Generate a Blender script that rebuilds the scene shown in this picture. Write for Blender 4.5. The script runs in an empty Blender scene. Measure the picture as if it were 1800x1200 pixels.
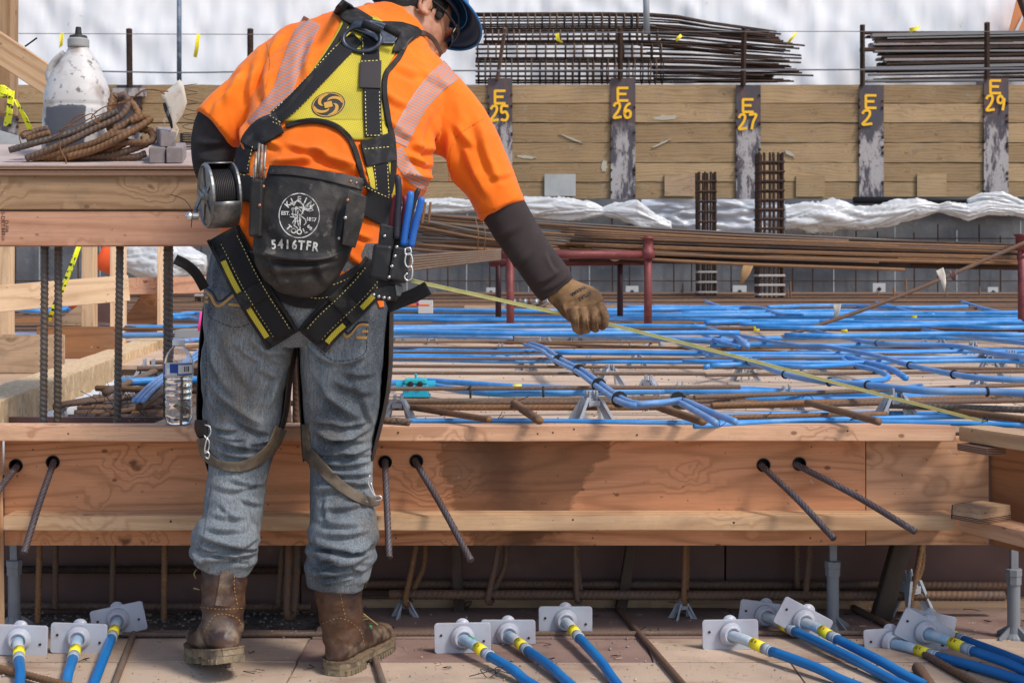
import bpy, bmesh, math, random
import numpy as np
from mathutils import Vector, Matrix, Quaternion, noise
from mathutils.bvhtree import BVHTree
R = math.radians
random.seed(7); RNG = np.random.default_rng(7)
SC = bpy.context.scene
COL = SC.collection

# ------------------------------------------------------------------ camera
F, CX, HY, H = 2400.0, 900.0, 483.0, 0.96
cam_d = bpy.data.cameras.new('camera'); cam = bpy.data.objects.new('camera', cam_d); COL.objects.link(cam)
cam.location = (0, 0, H); cam.rotation_euler = (R(90), 0, 0)
cam_d.lens = 48.0; cam_d.sensor_width = 36.0; cam_d.shift_y = -(600 - HY) / 1800.0
cam_d.clip_start = 0.05; cam_d.clip_end = 200
cam_d.dof.use_dof = True; cam_d.dof.focus_distance = 3.7; cam_d.dof.aperture_fstop = 13.0
SC.camera = cam
# ------------------------------------------------------------------ light
SUN_DIR = Vector((0.52, -0.40, 0.80)).normalized()     # towards the sun
w = bpy.data.worlds.new('World'); SC.world = w; w.use_nodes = True
wn = w.node_tree; bg = wn.nodes['Background']
sky = wn.nodes.new('ShaderNodeTexSky'); sky.sky_type = 'NISHITA'; sky.sun_disc = False
sky.sun_elevation = math.asin(SUN_DIR.z); sky.sun_rotation = math.atan2(SUN_DIR.x, SUN_DIR.y)
sky.air_density = 1.0; sky.dust_density = 1.5; sky.ozone_density = 0.6
wn.links.new(sky.outputs[0], bg.inputs[0]); bg.inputs[1].default_value = 0.15
sl = bpy.data.lights.new('sun', 'SUN'); sl.energy = 2.05; sl.angle = R(12); sl.color = (1.0, 0.945, 0.87)
so = bpy.data.objects.new('sun', sl); COL.objects.link(so); so.location = (3, -3, 8)
so.rotation_euler = SUN_DIR.to_track_quat('Z', 'Y').to_euler()
SC.view_settings.view_transform = 'Standard'; SC.view_settings.look = 'None'
SC.view_settings.exposure = 0.42; SC.view_settings.gamma = 1.0
SC.render.engine = 'CYCLES'
try:
    SC.cycles.max_bounces = 8; SC.cycles.transparent_max_bounces = 12; SC.cycles.caustics_refractive = False
    SC.cycles.use_denoising = True
except Exception: pass

# ------------------------------------------------------------------ helpers
def P(px, py, Y): return Vector(((px - CX) * Y / F, Y, H - (py - HY) * Y / F))
def PZ(px, py, z):
    Y = F * (H - z) / (py - HY); return P(px, py, Y)
WL = {}
def tag(o, label=None, cat=None, group=None, kind=None):
    if label: o['label'] = label
    if cat: o['category'] = cat
    if group: o['group'] = group
    if kind: o['kind'] = kind
    return o
def place(o, loc, parent=None, rot=None):
    WL[o.name] = Vector(loc)
    o.location = Vector(loc) - (WL[parent.name] if parent else Vector((0, 0, 0)))
    if rot is not None: o.rotation_euler = rot
    if parent: o.parent = parent
    return o
def empty(name, loc, label=None, cat=None, group=None, parent=None):
    o = bpy.data.objects.new(name, None); COL.objects.link(o); o.empty_display_size = .05
    place(o, loc, parent); return tag(o, label, cat, group)
def mesh_from(name, V, Fc, mat, smooth=False):
    me = bpy.data.meshes.new(name)
    me.from_pydata([tuple(v) for v in V], [], [tuple(f) for f in Fc])
    if smooth: me.polygons.foreach_set('use_smooth', [True] * len(me.polygons))
    if mat: me.materials.append(mat)
    me.update(); return me
def link(name, V, Fc, mat, parent=None, smooth=False, loc=None, solid=0, sub=0, bev=0, offs=-1, **kw):
    """world-space vertices -> one object whose origin sits at loc (or the centroid / base)"""
    V = np.asarray([tuple(v) for v in V], float)
    if loc is None:
        mn, mx = V.min(0), V.max(0); loc = ((mn[0] + mx[0]) / 2, (mn[1] + mx[1]) / 2, mn[2])
    loc = Vector(loc)
    me = mesh_from(name, V - np.array(loc), Fc, mat, smooth)
    if RIBV: put_rib(me)
    o = bpy.data.objects.new(name, me); COL.objects.link(o); place(o, loc, parent)
    if solid:
        m = o.modifiers.new('s', 'SOLIDIFY'); m.thickness = solid; m.offset = offs; m.use_even_offset = False
    if bev:
        m = o.modifiers.new('b', 'BEVEL'); m.width = bev; m.segments = 2; m.limit_method = 'ANGLE'
    if sub:
        m = o.modifiers.new('u', 'SUBSURF'); m.levels = sub; m.render_levels = sub
    return tag(o, **kw)
def inst(name, me, loc, rot=None, parent=None, mat3=None, scale=None, **kw):
    o = bpy.data.objects.new(name, me); COL.objects.link(o)
    place(o, loc, parent, rot)
    if mat3 is not None: o.rotation_euler = mat3.to_euler()
    if scale is not None: o.scale = scale
    return tag(o, **kw)
def bake(o):
    """apply the modifiers of o without operators"""
    dg = bpy.context.evaluated_depsgraph_get(); dg.update()
    me = bpy.data.meshes.new_from_object(o.evaluated_get(dg)); o.modifiers.clear()
    old = o.data; o.data = me; bpy.data.meshes.remove(old); return o
RIBV = []
def put_rib(me):
    if len(RIBV) == len(me.vertices):
        at = me.attributes.new('rib', 'FLOAT', 'POINT'); at.data.foreach_set('value', RIBV)
    RIBV.clear()
class MB:
    def __init__(s): s.v = []; s.f = []
    def add(s, V, Fc):
        n = len(s.v); s.v += [tuple(v) for v in V]; s.f += [tuple(i + n for i in f) for f in Fc]; return s
    def box(s, c, d, M=None):
        c = Vector(c); V = []
        for x in (-.5, .5):
            for y in (-.5, .5):
                for z in (-.5, .5):
                    q = Vector((x * d[0], y * d[1], z * d[2]))
                    V.append(c + (M @ q if M else q))
        return s.add(V, [(0, 1, 3, 2), (4, 6, 7, 5), (0, 4, 5, 1), (2, 3, 7, 6), (0, 2, 6, 4), (1, 5, 7, 3)])
    def tube(s, pts, r, n=8, cap=True, closed=False):
        V, Fc = tube(pts, r, n, cap, closed); return s.add(V, Fc)
    def lathe(s, prof, n=24, M=None, c=(0, 0, 0)):
        V = []; Fc = []; c = Vector(c)
        for (r, z) in prof:
            for k in range(n):
                a = 2 * math.pi * k / n; q = Vector((r * math.cos(a), r * math.sin(a), z)); V.append(c + (M @ q if M else q))
        for i in range(len(prof) - 1):
            for k in range(n):
                k2 = (k + 1) % n; Fc.append((i * n + k, i * n + k2, (i + 1) * n + k2, (i + 1) * n + k))
        Fc.append(tuple(range(n))[::-1]); Fc.append(tuple((len(prof) - 1) * n + k for k in range(n)))
        return s.add(V, Fc)
    def prism(s, pts, depth):
        """closed polygon of 3-D points pushed along vector depth"""
        n = len(pts); d = Vector(depth); V = [Vector(p) for p in pts] + [Vector(p) + d for p in pts]
        Fc = [tuple(range(n))[::-1], tuple(range(n, 2 * n))] + [(i, (i + 1) % n, n + (i + 1) % n, n + i) for i in range(n)]
        return s.add(V, Fc)
    def build(s, name, mat, parent=None, **kw): return link(name, s.v, s.f, mat, parent, **kw)
def frames(pts, closed=False):
    pts = [Vector(p) for p in pts]; n = len(pts); T = []
    for i in range(n):
        if closed: t = pts[(i + 1) % n] - pts[i - 1]
        else: t = pts[min(i + 1, n - 1)] - pts[max(i - 1, 0)]
        T.append(t.normalized() if t.length > 1e-9 else Vector((0, 0, 1)))
    up = Vector((0, 0, 1)) if abs(T[0].z) < .9 else Vector((0, 1, 0))
    N = (up - T[0] * up.dot(T[0])).normalized(); out = []
    for i in range(n):
        N = (N - T[i] * N.dot(T[i])).normalized(); out.append((pts[i], T[i], N, T[i].cross(N)))
    return out
def tube(pts, r, n=8, cap=True, closed=False):
    fr = frames(pts, closed); V = []; Fc = []
    m = len(fr)
    for i, (p, t, a, b) in enumerate(fr):
        rr = r[i] if hasattr(r, '__len__') else r
        for k in range(n):
            an = 2 * math.pi * k / n; V.append(p + (a * math.cos(an) + b * math.sin(an)) * rr)
    for i in range(m if closed else m - 1):
        j = (i + 1) % m
        for k in range(n):
            k2 = (k + 1) % n; Fc.append((i * n + k, j * n + k, j * n + k2, i * n + k2))
    if cap and not closed:
        Fc.append(tuple(range(n))); Fc.append(tuple((m - 1) * n + k for k in range(n))[::-1])
    return V, Fc
def smooth_path(pts, step=None, n=None):
    """Catmull-Rom through the points"""
    pts = [Vector(p) for p in pts]
    if len(pts) == 2: 
        k = n or max(2, int((pts[1] - pts[0]).length / step)); return [pts[0].lerp(pts[1], i / k) for i in range(k + 1)]
    q = [pts[0] * 2 - pts[1]] + pts + [pts[-1] * 2 - pts[-2]]; out = []
    for i in range(1, len(q) - 2):
        a, b, c, d = q[i - 1:i + 3]; k = n or max(1, int((c - b).length / step + .5))
        for j in range(k):
            t = j / k; out.append(.5 * ((2 * b) + (c - a) * t + (2 * a - 5 * b + 4 * c - d) * t * t + (3 * b - a - 3 * c + d) * t ** 3))
    out.append(pts[-1]); return out
def wtube(pts, r, mode, n=10, step=.003, rib=.0145, amp=.27, lobes=6, pitch=.13):
    """rebar ('rib') or twisted strand ('strand') or plain bar along a path"""
    pts = smooth_path(pts, step); fr = frames(pts); V = []; Fc = []; s = 0; RIBV.clear()
    K = np.arange(n) * 2 * math.pi / n
    for i, (p, t, a, b) in enumerate(fr):
        if i: s += (p - fr[i - 1][0]).length
        if mode == 'rib':
            ph = s / rib + K / math.pi
            rr = r * (1 + amp * np.clip(np.cos(2 * math.pi * ph) * 1.3 - .1, 0, 1) * (np.abs(np.sin(K)) ** .35) + .07 * (np.abs(np.cos(K)) > .97))
        elif mode == 'strand':
            rr = r * (.86 + .17 * np.abs(np.sin(lobes / 2 * (K - 2 * math.pi * s / pitch))) ** .7)
        else: rr = np.full(n, r)
        RIBV.extend(1 - np.clip((rr / r - .86) / .30, 0, 1) if mode != 'plain' else np.zeros(n))
        for k in range(n): V.append(p + (a * math.cos(K[k]) + b * math.sin(K[k])) * rr[k])
    m = len(fr)
    for i in range(m - 1):
        for k in range(n):
            k2 = (k + 1) % n; Fc.append((i * n + k, i * n + n + k, i * n + n + k2, i * n + k2))
    Fc.append(tuple(range(n))); Fc.append(tuple((m - 1) * n + k for k in range(n))[::-1])
    return V, Fc
_bars = {}
def bar_mesh(L, r, mat, mode='rib', n=10, step=.003, **kw):
    """straight bar along local X, shared between alike bars"""
    key = (round(L, 2), r, mat.name, mode, n, step)
    if key not in _bars:
        V, Fc = wtube([Vector((-L / 2, 0, 0)), Vector((L / 2, 0, 0))], r, mode, n, step, **kw)
        _bars[key] = mesh_from('bar', V, Fc, mat, True); put_rib(_bars[key])
    return _bars[key]
def bar_between(name, a, b, r, mat, mode='rib', parent=None, n=10, step=.003, **kw):
    a = Vector(a); b = Vector(b); d = b - a; L = round(d.length, 2) or .01
    me = bar_mesh(L, r, mat, mode, n, step)
    q = d.to_track_quat('X', 'Z')
    return inst(name, me, (a + b) / 2, q.to_euler(), parent, **kw)
def board(name, a, b, wy, hz, mat, parent=None, up=(0, 0, 1), bev=.0025, rough=.0012, **kw):
    """sawn timber from a to b (centre line); wy = width across, hz = along up"""
    a = Vector(a); b = Vector(b); X = (b - a); L = X.length; X.normalize()
    Z = Vector(up); Z = (Z - X * Z.dot(X)).normalized(); Yv = Z.cross(X)
    bm = bmesh.new(); bmesh.ops.create_cube(bm, size=1)
    bmesh.ops.scale(bm, vec=(L, wy, hz), verts=bm.verts)
    k = max(0, min(24, int(L / .12)))
    if rough and k:
        ed = [e for e in bm.edges if abs((e.verts[0].co - e.verts[1].co).x) > L * .9]
        bmesh.ops.subdivide_edges(bm, edges=ed, cuts=k)
        sd = random.uniform(0, 50)
        for v in bm.verts:
            v.co.y += rough * 1.6 * noise.noise(Vector((v.co.x * 4 + sd, v.co.y * 9, 1))); v.co.z += rough * 1.6 * noise.noise(Vector((v.co.x * 4 + sd, v.co.z * 9, 5)))
    if bev:
        bmesh.ops.bevel(bm, geom=[e for e in bm.edges if len(e.link_faces) == 2 and e.calc_face_angle(0) > .8], offset=bev, segments=2, affect='EDGES')
    me = bpy.data.meshes.new(name); bm.to_mesh(me); bm.free(); me.materials.append(mat)
    M3 = Matrix((X, Yv, Z)).transposed()
    return inst(name, me, (a + b) / 2, None, parent, mat3=M3, **kw)
def pxboard(name, x0, x1, y0, y1, Y, depth, mat, parent=None, **kw):
    """timber whose front face covers the pixels x0..x1, y0..y1 at distance Y"""
    a = P(x0, (y0 + y1) / 2, Y); b = P(x1, (y0 + y1) / 2, Y); a.y = b.y = Y + depth / 2
    hz = (y1 - y0) * Y / F
    if abs(x1 - x0) >= abs(y1 - y0): return board(name, a, b, depth, hz, mat, parent, **kw)
    a = P((x0 + x1) / 2, y1, Y); b = P((x0 + x1) / 2, y0, Y); a.y = b.y = Y + depth / 2
    return board(name, a, b, depth, (x1 - x0) * Y / F, mat, parent, up=(1, 0, 0), **kw)
# ------------------------------------------------------------------ materials
class NT:
    def __init__(s, name):
        s.m = bpy.data.materials.new(name); s.m.use_nodes = True; s.t = s.m.node_tree; s.b = s.t.nodes['Principled BSDF']; s._co = None
    def n(s, typ, ins=None, **props):
        o = s.t.nodes.new('ShaderNode' + typ)
        for k, v in props.items(): setattr(o, k, v)
        for k, v in (ins or {}).items(): s.set(o.inputs[k], v)
        return o
    def set(s, i, v):
        if isinstance(v, bpy.types.NodeSocket): s.t.links.new(v, i)
        elif isinstance(v, bpy.types.Node): s.t.links.new(v.outputs[0], i)
        else:
            if hasattr(i.default_value, '__len__') and not hasattr(v, '__len__'): v = [v] * len(i.default_value)
            if hasattr(v, '__len__') and len(i.default_value) == 4 and len(v) == 3: v = (*v, 1)
            i.default_value = v
    def co(s, scale=(1, 1, 1), rand=True):
        if s._co is None:
            c = s.n('TexCoord').outputs['Object']
            if rand:
                r = s.n('ObjectInfo').outputs['Random']
                o = s.n('VectorMath', {0: (37.1, 11.7, 23.3), 'Scale': r}, operation='SCALE')
                c = s.n('VectorMath', {0: c, 1: o}).outputs[0]
            s._co = c
        if not hasattr(scale, '__len__'): scale = (scale,) * 3
        return s.n('VectorMath', {0: s._co, 1: scale}, operation='MULTIPLY').outputs[0]
    def noise(s, scale, stretch=(1, 1, 1), detail=4, rough=.55, dist=0):
        return s.n('TexNoise', {'Vector': s.co(stretch), 'Scale': scale, 'Detail': detail, 'Roughness': rough, 'Distortion': dist}).outputs[0]
    def ramp(s, fac, lo, hi, a=0., b=1.):
        return s.n('MapRange', {0: fac, 1: lo, 2: hi, 3: a, 4: b}, interpolation_type='SMOOTHSTEP').outputs[0]
    def math(s, op, a, b=0., c=0.): return s.n('Math', {0: a, 1: b, 2: c}, operation=op).outputs[0]
    def mix(s, f, a, b, mode='MIX'):
        o = s.t.nodes.new('ShaderNodeMix'); o.data_type = 'RGBA'; o.blend_type = mode
        s.set(o.inputs[0], f); s.set(o.inputs[6], a); s.set(o.inputs[7], b); return o.outputs[2]
    def sep(s, v): return s.n('SeparateXYZ', {0: v})
    def out(s, col, rough=.7, metal=0., bump=None, bstr=.4, bdist=.002, spec=.4, **kw):
        s.set(s.b.inputs['Base Color'], col); s.set(s.b.inputs['Roughness'], rough); s.set(s.b.inputs['Metallic'], metal)
        s.b.inputs['Specular IOR Level'].default_value = spec
        if bump is not None:
            o = s.n('Bump', {'Height': bump, 'Strength': bstr, 'Distance': bdist}); s.set(s.b.inputs['Normal'], o.outputs[0])
        for k, v in kw.items(): s.set(s.b.inputs[k.replace('_', ' ')], v)
        return s.m
def simple(name, base, rough=.7, layers=(), bumps=(), metal=0., spec=.4, bstr=.5, bdist=.002, rand=True, **kw):
    t = NT(name); t.co(rand=rand); c = base if isinstance(base, bpy.types.NodeSocket) else (*base, 1)
    for (col, sc, lo, hi, st, amt) in layers:
        c = t.mix(t.math('MULTIPLY', t.ramp(t.noise(sc, st), lo, hi), amt), c, (*col, 1))
    b = None
    for (sc, st, amt) in bumps:
        x = t.math('MULTIPLY', t.noise(sc, st), amt); b = x if b is None else t.math('ADD', b, x)
    return t.out(c, rough, metal, b, bstr, bdist, spec, **kw)
def wood(name, light, dark, ring=42, knots=1., grime=.35, rot=0, grimecol=(.10, .085, .07), sat=1., stain=None, cathedral=0., vary=True):
    t = NT(name); co = t.co()
    n1 = t.noise(1.0, (.75, 5., 5.), 2)
    vor = t.n('TexVoronoi', {'Vector': t.n('VectorMath', {0: t.co((3.4, 6.2, 6.2)), 1: t.n('VectorMath', {0: t.n('TexNoise', {'Vector': t.co(3)}).outputs[1], 'Scale': .5}, operation='SCALE')}).outputs[0], 'Scale': 1.0, 'Randomness': 1.}).outputs['Distance']
    s = t.sep(co)
    ax = t.math('ADD', s.outputs[1], s.outputs[2])
    ph = t.math('ADD', t.math('MULTIPLY', ax, ring * 2.2), t.math('MULTIPLY', n1, 26. + cathedral * 3))
    ph = t.math('ADD', ph, t.math('MULTIPLY', t.ramp(vor, 0., .42, 1., 0.), 22. * knots))
    band = t.math('ADD', t.math('MULTIPLY', t.math('SINE', ph), .5), .5)
    band = t.math('POWER', band, 3.)
    fib = t.noise(1.0, (9, 260, 260), 3, .7)
    c = t.mix(t.math('MULTIPLY', band, .66), (*light, 1), (*[x * .85 for x in dark], 1))
    c = t.mix(t.math('MULTIPLY', t.ramp(fib, .35, .75), .35), c, tuple(x * .55 for x in dark) + (1,))
    big = t.noise(1.6, (1.2, 2.5, 2.5), 3)
    c = t.mix(t.ramp(big, .35, .7, 0, .35), c, tuple(min(1, x * 1.25) for x in light) + (1,))
    if knots:
        c = t.mix(t.ramp(vor, .05, .13, .9 * min(1, knots), 0.), c, (dark[0] * .35, dark[1] * .28, dark[2] * .22, 1))
    rv = t.n('ObjectInfo').outputs['Random']; c = t.mix(1., c, t.n('CombineColor', {0: t.ramp(rv, 0, 1, .80, 1.12), 1: t.ramp(rv, 0, 1, .76, 1.10), 2: t.ramp(rv, 0, 1, .72, 1.12)}).outputs[0], 'MULTIPLY') if vary else c
    g = t.noise(5., (1, 1.6, 1.6), 6, .68)
    c = t.mix(t.ramp(g, .52, .78, 0, grime), c, (*grimecol, 1))
    v2 = t.n('TexVoronoi', {'Vector': t.co((9, 14, 14)), 'Scale': 1.}).outputs['Distance']; c = t.mix(t.ramp(v2, .05, .10, .8 * min(1, knots), 0), c, (dark[0] * .3, dark[1] * .25, dark[2] * .2, 1))
    spk = t.noise(60., (1, 1, 1), 2)
    c = t.mix(t.ramp(spk, .70, .76, 0, .55), c, (*[x * .5 for x in grimecol], 1))
    if stain:      # wet stain with a shape of its own (x0, x1 in local metres)
        raw = t.sep(t.n('TexCoord').outputs['Object'])
        wob = t.n('TexNoise', {'Vector': t.n('VectorMath', {0: t.n('TexCoord').outputs['Object'], 1: (7, 1, 12)}, operation='MULTIPLY').outputs[0], 'Scale': 1., 'Detail': 5, 'Roughness': .65}).outputs[0]
        x = t.math('ADD', raw.outputs[0], t.math('MULTIPLY', t.math('SUBTRACT', wob, .5), .20))
        xl = t.math('ADD', x, t.math('MULTIPLY', raw.outputs[2], .35)); x = t.math('ADD', x, t.math('MULTIPLY', raw.outputs[2], -stain[2]))
        m = t.math('MULTIPLY', t.ramp(xl, stain[0], stain[0] + .018), t.ramp(x, stain[1], stain[1] + .02, 1, 0))
        c = t.mix(t.math('MULTIPLY', m, .68), c, (.17, .075, .034, 1))
        m2 = t.math('MULTIPLY', t.ramp(xl, stain[0] + .06, stain[0] + .15), t.ramp(xl, stain[0] + .17, stain[0] + .28, 1, 0))
        c = t.mix(t.math('MULTIPLY', m2, .6), c, (.05, .024, .013, 1))
    c = t.mix(t.ramp(t.noise(34., (1, 1, 1), 3), .70, .76, 0, .6), c, (.50, .45, .38, 1)); c = t.mix(t.ramp(t.noise(2.4, (1, 3, 1), 5, .7), .56, .74, 0, .35), c, (.20, .15, .11, 1))
    h = t.math('ADD', t.math('MULTIPLY', fib, .6), t.math('MULTIPLY', band, .25))
    return t.out(c, t.ramp(g, .3, .8, .6, .85), 0., h, .45, .0015, .3)
def rust(name, base, rustc, bright, amt=.6, rough=.75):
    t = NT(name)
    a = t.noise(18., (.35, 1, 1), 5, .65); b = t.noise(55., (.5, 1, 1), 3); d = t.noise(260., (1, 1, 1), 2)
    c = t.mix(t.ramp(a, .42 - amt * .2, .70 - amt * .25), (*base, 1), (*rustc, 1))
    c = t.mix(t.ramp(b, .55, .75, 0, .75 * amt), c, (*bright, 1))
    c = t.mix(t.ramp(d, .45, .75, 0, .45), c, (*[x * .4 for x in base], 1))
    ra = t.n('Attribute', attribute_name='rib').outputs['Fac']
    c = t.mix(t.ramp(ra, .4, .85, 0., .78), c, (*[x * .2 for x in base], 1))
    return t.out(c, rough, .25, t.math('ADD', d, b), .5, .0012, .35)

W_LVL = wood('fir_veneer', (.60, .305, .165), (.37, .155, .07), 26, .9, .25, cathedral=10, stain=None)
W_PLANK = wood('sawn_fir', (.70, .47, .275), (.50, .27, .13), 60, .7, .35)
W_PINK = wood('reddish_fir', (.66, .37, .235), (.46, .20, .11), 48, .8, .38)
W_BEAM = wood('old_beam', (.52, .345, .20), (.34, .19, .095), 50, .8, .4)
W_PALE = wood('pale_pine', (.72, .52, .33), (.55, .34, .17), 50, .5, .2)
W_BROWNPLY = wood('brown_form_ply', (.36, .17, .075), (.21, .085, .035), 24, .9, .4, cathedral=10)
W_TANPLY = wood('tan_form_ply', (.46, .32, .20), (.33, .21, .12), 22, .5, .4, cathedral=10)
W_LAG = wood('lagging_timber', (.40, .275, .145), (.27, .175, .088), 60, .5, .5, grimecol=(.36, .32, .25))
W_DARK = wood('dark_timber', (.085, .06, .045), (.05, .033, .024), 40, .3, .3)  # very dark brown grain for studs and deck framing
W_OSB = simple('strand_lumber', (.62, .43, .24), .8, [((.40, .24, .11), 95, .52, .64, (.5, 1, .35), .6), ((.8, .62, .4), 60, .5, .66, (.5, 1, .4), .7)], [(60, (.35, 1, 1), 1.)], bstr=.6)
PLYEDGE_T = NT('ply_edge')
_s = PLYEDGE_T.sep(PLYEDGE_T.co(rand=False))
_b = PLYEDGE_T.math('SINE', PLYEDGE_T.math('ADD', PLYEDGE_T.math('MULTIPLY', _s.outputs[2], 1500.), PLYEDGE_T.math('MULTIPLY', PLYEDGE_T.noise(3.), 1.5)))
PLYEDGE = PLYEDGE_T.out(PLYEDGE_T.mix(PLYEDGE_T.ramp(_b, -.3, .4), (.10, .045, .028, 1), (.40, .24, .15, 1)), .8, 0, _b, .6, .002)
RUST_A = rust('rebar_brown', (.150, .108, .088), (.18, .105, .068), (.32, .18, .085), .5)
RUST_B = rust('rebar_orange', (.17, .11, .075), (.24, .125, .06), (.42, .22, .08), .65)
RUST_C = rust('rebar_dark', (.11, .105, .108), (.13, .095, .07), (.30, .17, .07), .45, .5)
RUST_D = rust('rebar_dusty', (.19, .155, .125), (.20, .13, .09), (.30, .22, .16), .6, .9)
RUST_E = rust('far_rebar_dark', (.035, .027, .026), (.075, .04, .025), (.2, .10, .04), .4, .8)
STRAND = rust('strand_steel', (.15, .135, .155), (.12, .085, .08), (.34, .31, .33), .5, .5)
MAROON = rust('maroon_paint', (.16, .035, .04), (.22, .06, .055), (.34, .15, .12), .4, .55)
STEEL_G = simple('galvanised', (.42, .44, .46), .42, [((.28, .29, .30), 14, .4, .6, (1, 1, 1), .6)], [(90, (1, 1, 1), .4)], metal=.55)
STEEL_L = simple('bright_steel', (.72, .71, .69), .28, [((.35, .34, .33), 60, .5, .7, (1, 1, 1), .6)], metal=.9)
BLUE = simple('blue_sheath', (.035, .235, .58), .42, [((.12, .33, .70), 12, .4, .68, (1, 1, 1), .6), ((.30, .38, .50), 40, .58, .78, (1, 1, 1), .55)], [(120, (1, 1, 1), .3)], bstr=.25)
BLUE_D = simple('near_blue_sheath', (.010, .150, .42), .38, [((.025, .21, .50), 9, .4, .7, (1, 1, 1), .6), ((.24, .26, .30), 60, .66, .8, (1, 1, 1), .6)], [(120, (1, 1, 1), .3)], bstr=.3)
BLUE_P = simple('pale_blue_sheath', (.115, .275, .54), .45, [((.26, .36, .56), 14, .4, .68, (1, 1, 1), .6), ((.05, .22, .60), 6, .5, .7, (1, 1, 1), .5)], [(120, (1, 1, 1), .3)], bstr=.25)
CYAN = simple('cyan_plastic', (.02, .36, .52), .35, [((.01, .2, .34), 20, .45, .65, (1, 1, 1), .5)])
GREYPL = simple('grey_plastic', (.20, .215, .235), .45, [((.18, .18, .20), 20, .45, .7, (1, 1, 1), .6)], [(90, (1, 1, 1), .3)])
PLATE = simple('milky_plastic', (.46, .475, .53), .33, [((.38, .36, .43), 16, .4, .72, (1, 1, 1), .6), ((.33, .27, .25), 26, .6, .8, (1, 1, 1), .45)], [(40, (1, 1, 1), .4)], bstr=.3, Subsurface_Weight=.15)
YELLOW = simple('yellow_vinyl', (.90, .74, .03), .5, [((.6, .5, .08), 30, .5, .75, (1, 1, 1), .4)])
BLACKP = simple('black_ink', (.012, .012, .012), .6)
SPR = simple('orange_spray', (.92, .50, .02), .6)
GREEN = simple('green_tape', (.02, .28, .10), .5)
WHITE = simple('white_ink', (.56, .54, .50), .85, [((.10, .095, .09), 70, .46, .64, (1, 1, 1), .85)])
WIRE = simple('tie_wire', (.035, .03, .03), .5, metal=.6)
# ================================================================== SETTING
DK = 0.555      # height of the deck
GROUND = simple('site_dirt', (.15, .12, .10), .95, [((.30, .25, .21), 7, .4, .7, (1, 1, 1), .7), ((.06, .05, .045), 40, .5, .7, (1, 1, 1), .7)], [(30, (1, 1, 1), 1.), (140, (1, 1, 1), .6)], bstr=.9, bdist=.01)
def dusty(nm, a, b, c_):
    return simple(nm, a, .92, [(b, 2.2, .38, .66, (1, 1, 1), .8), (c_, 7, .5, .74, (.5, 1.6, 1), .75), (tuple(x * 1.35 for x in a), 3.4, .52, .72, (1, 1, 1), .6), (tuple(x * .35 for x in a), 70, .64, .72, (1, 1, 1), .7), (tuple(x * 1.5 for x in a), 110, .66, .74, (1, 1, 1), .6)], [(40, (1, 1, 1), 1.), (160, (1, 1, 1), .8)], bstr=.5)
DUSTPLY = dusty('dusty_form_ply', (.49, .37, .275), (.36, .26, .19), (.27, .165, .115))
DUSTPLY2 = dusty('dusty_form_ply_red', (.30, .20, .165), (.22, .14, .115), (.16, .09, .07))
DECKPLY = dusty('deck_ply', (.58, .42, .30), (.48, .34, .24), (.40, .27, .18))
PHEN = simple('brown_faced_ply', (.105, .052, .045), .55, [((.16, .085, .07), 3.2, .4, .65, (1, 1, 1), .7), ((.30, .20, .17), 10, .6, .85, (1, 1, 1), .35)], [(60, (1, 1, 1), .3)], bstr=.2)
g = link('ground', [(-40, -6, -.03), (40, -6, -.03), (40, 60, -.03), (-40, 60, -.03)], [(0, 1, 2, 3)], GROUND, kind='structure')
# plywood walked on in front of the beam
def slab(name, x0, x1, y0, y1, z0, z1, mat, parent=None, bev=.0015, **kw):
    m = MB().box(((x0 + x1) / 2, (y0 + y1) / 2, (z0 + z1) / 2), (x1 - x0, y1 - y0, z1 - z0))
    return m.build(name, mat, parent, loc=((x0 + x1) / 2, (y0 + y1) / 2, z0), bev=bev, **kw)
xs1 = [-3.2, -1.75, -.532, .69, 1.905, 3.2]
for i in range(5):
    slab('plywood_sheet', xs1[i] + .002, xs1[i + 1] - .002, .9, 3.385, -.018, 0, DUSTPLY, g)
xs2 = [-3.2, -1.25, -.535, .35, 1.45, 3.2]
for i in range(5):
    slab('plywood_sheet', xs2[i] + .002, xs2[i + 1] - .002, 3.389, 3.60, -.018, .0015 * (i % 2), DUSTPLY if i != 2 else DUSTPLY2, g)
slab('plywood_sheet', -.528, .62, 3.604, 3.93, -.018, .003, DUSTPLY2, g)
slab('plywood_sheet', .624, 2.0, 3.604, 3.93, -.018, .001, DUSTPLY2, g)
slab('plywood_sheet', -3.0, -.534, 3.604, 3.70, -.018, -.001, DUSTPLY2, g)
board('sleeper', (-.50, 3.955, .008), (2.4, 3.955, .008), .04, .035, W_TANPLY, g)
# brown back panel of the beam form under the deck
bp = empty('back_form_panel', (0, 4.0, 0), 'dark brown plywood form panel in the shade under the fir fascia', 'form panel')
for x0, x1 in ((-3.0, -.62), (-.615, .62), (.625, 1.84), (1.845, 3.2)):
    slab('panel', x0, x1, 3.985, 4.003, -.028, .545, PHEN, bp)
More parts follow.
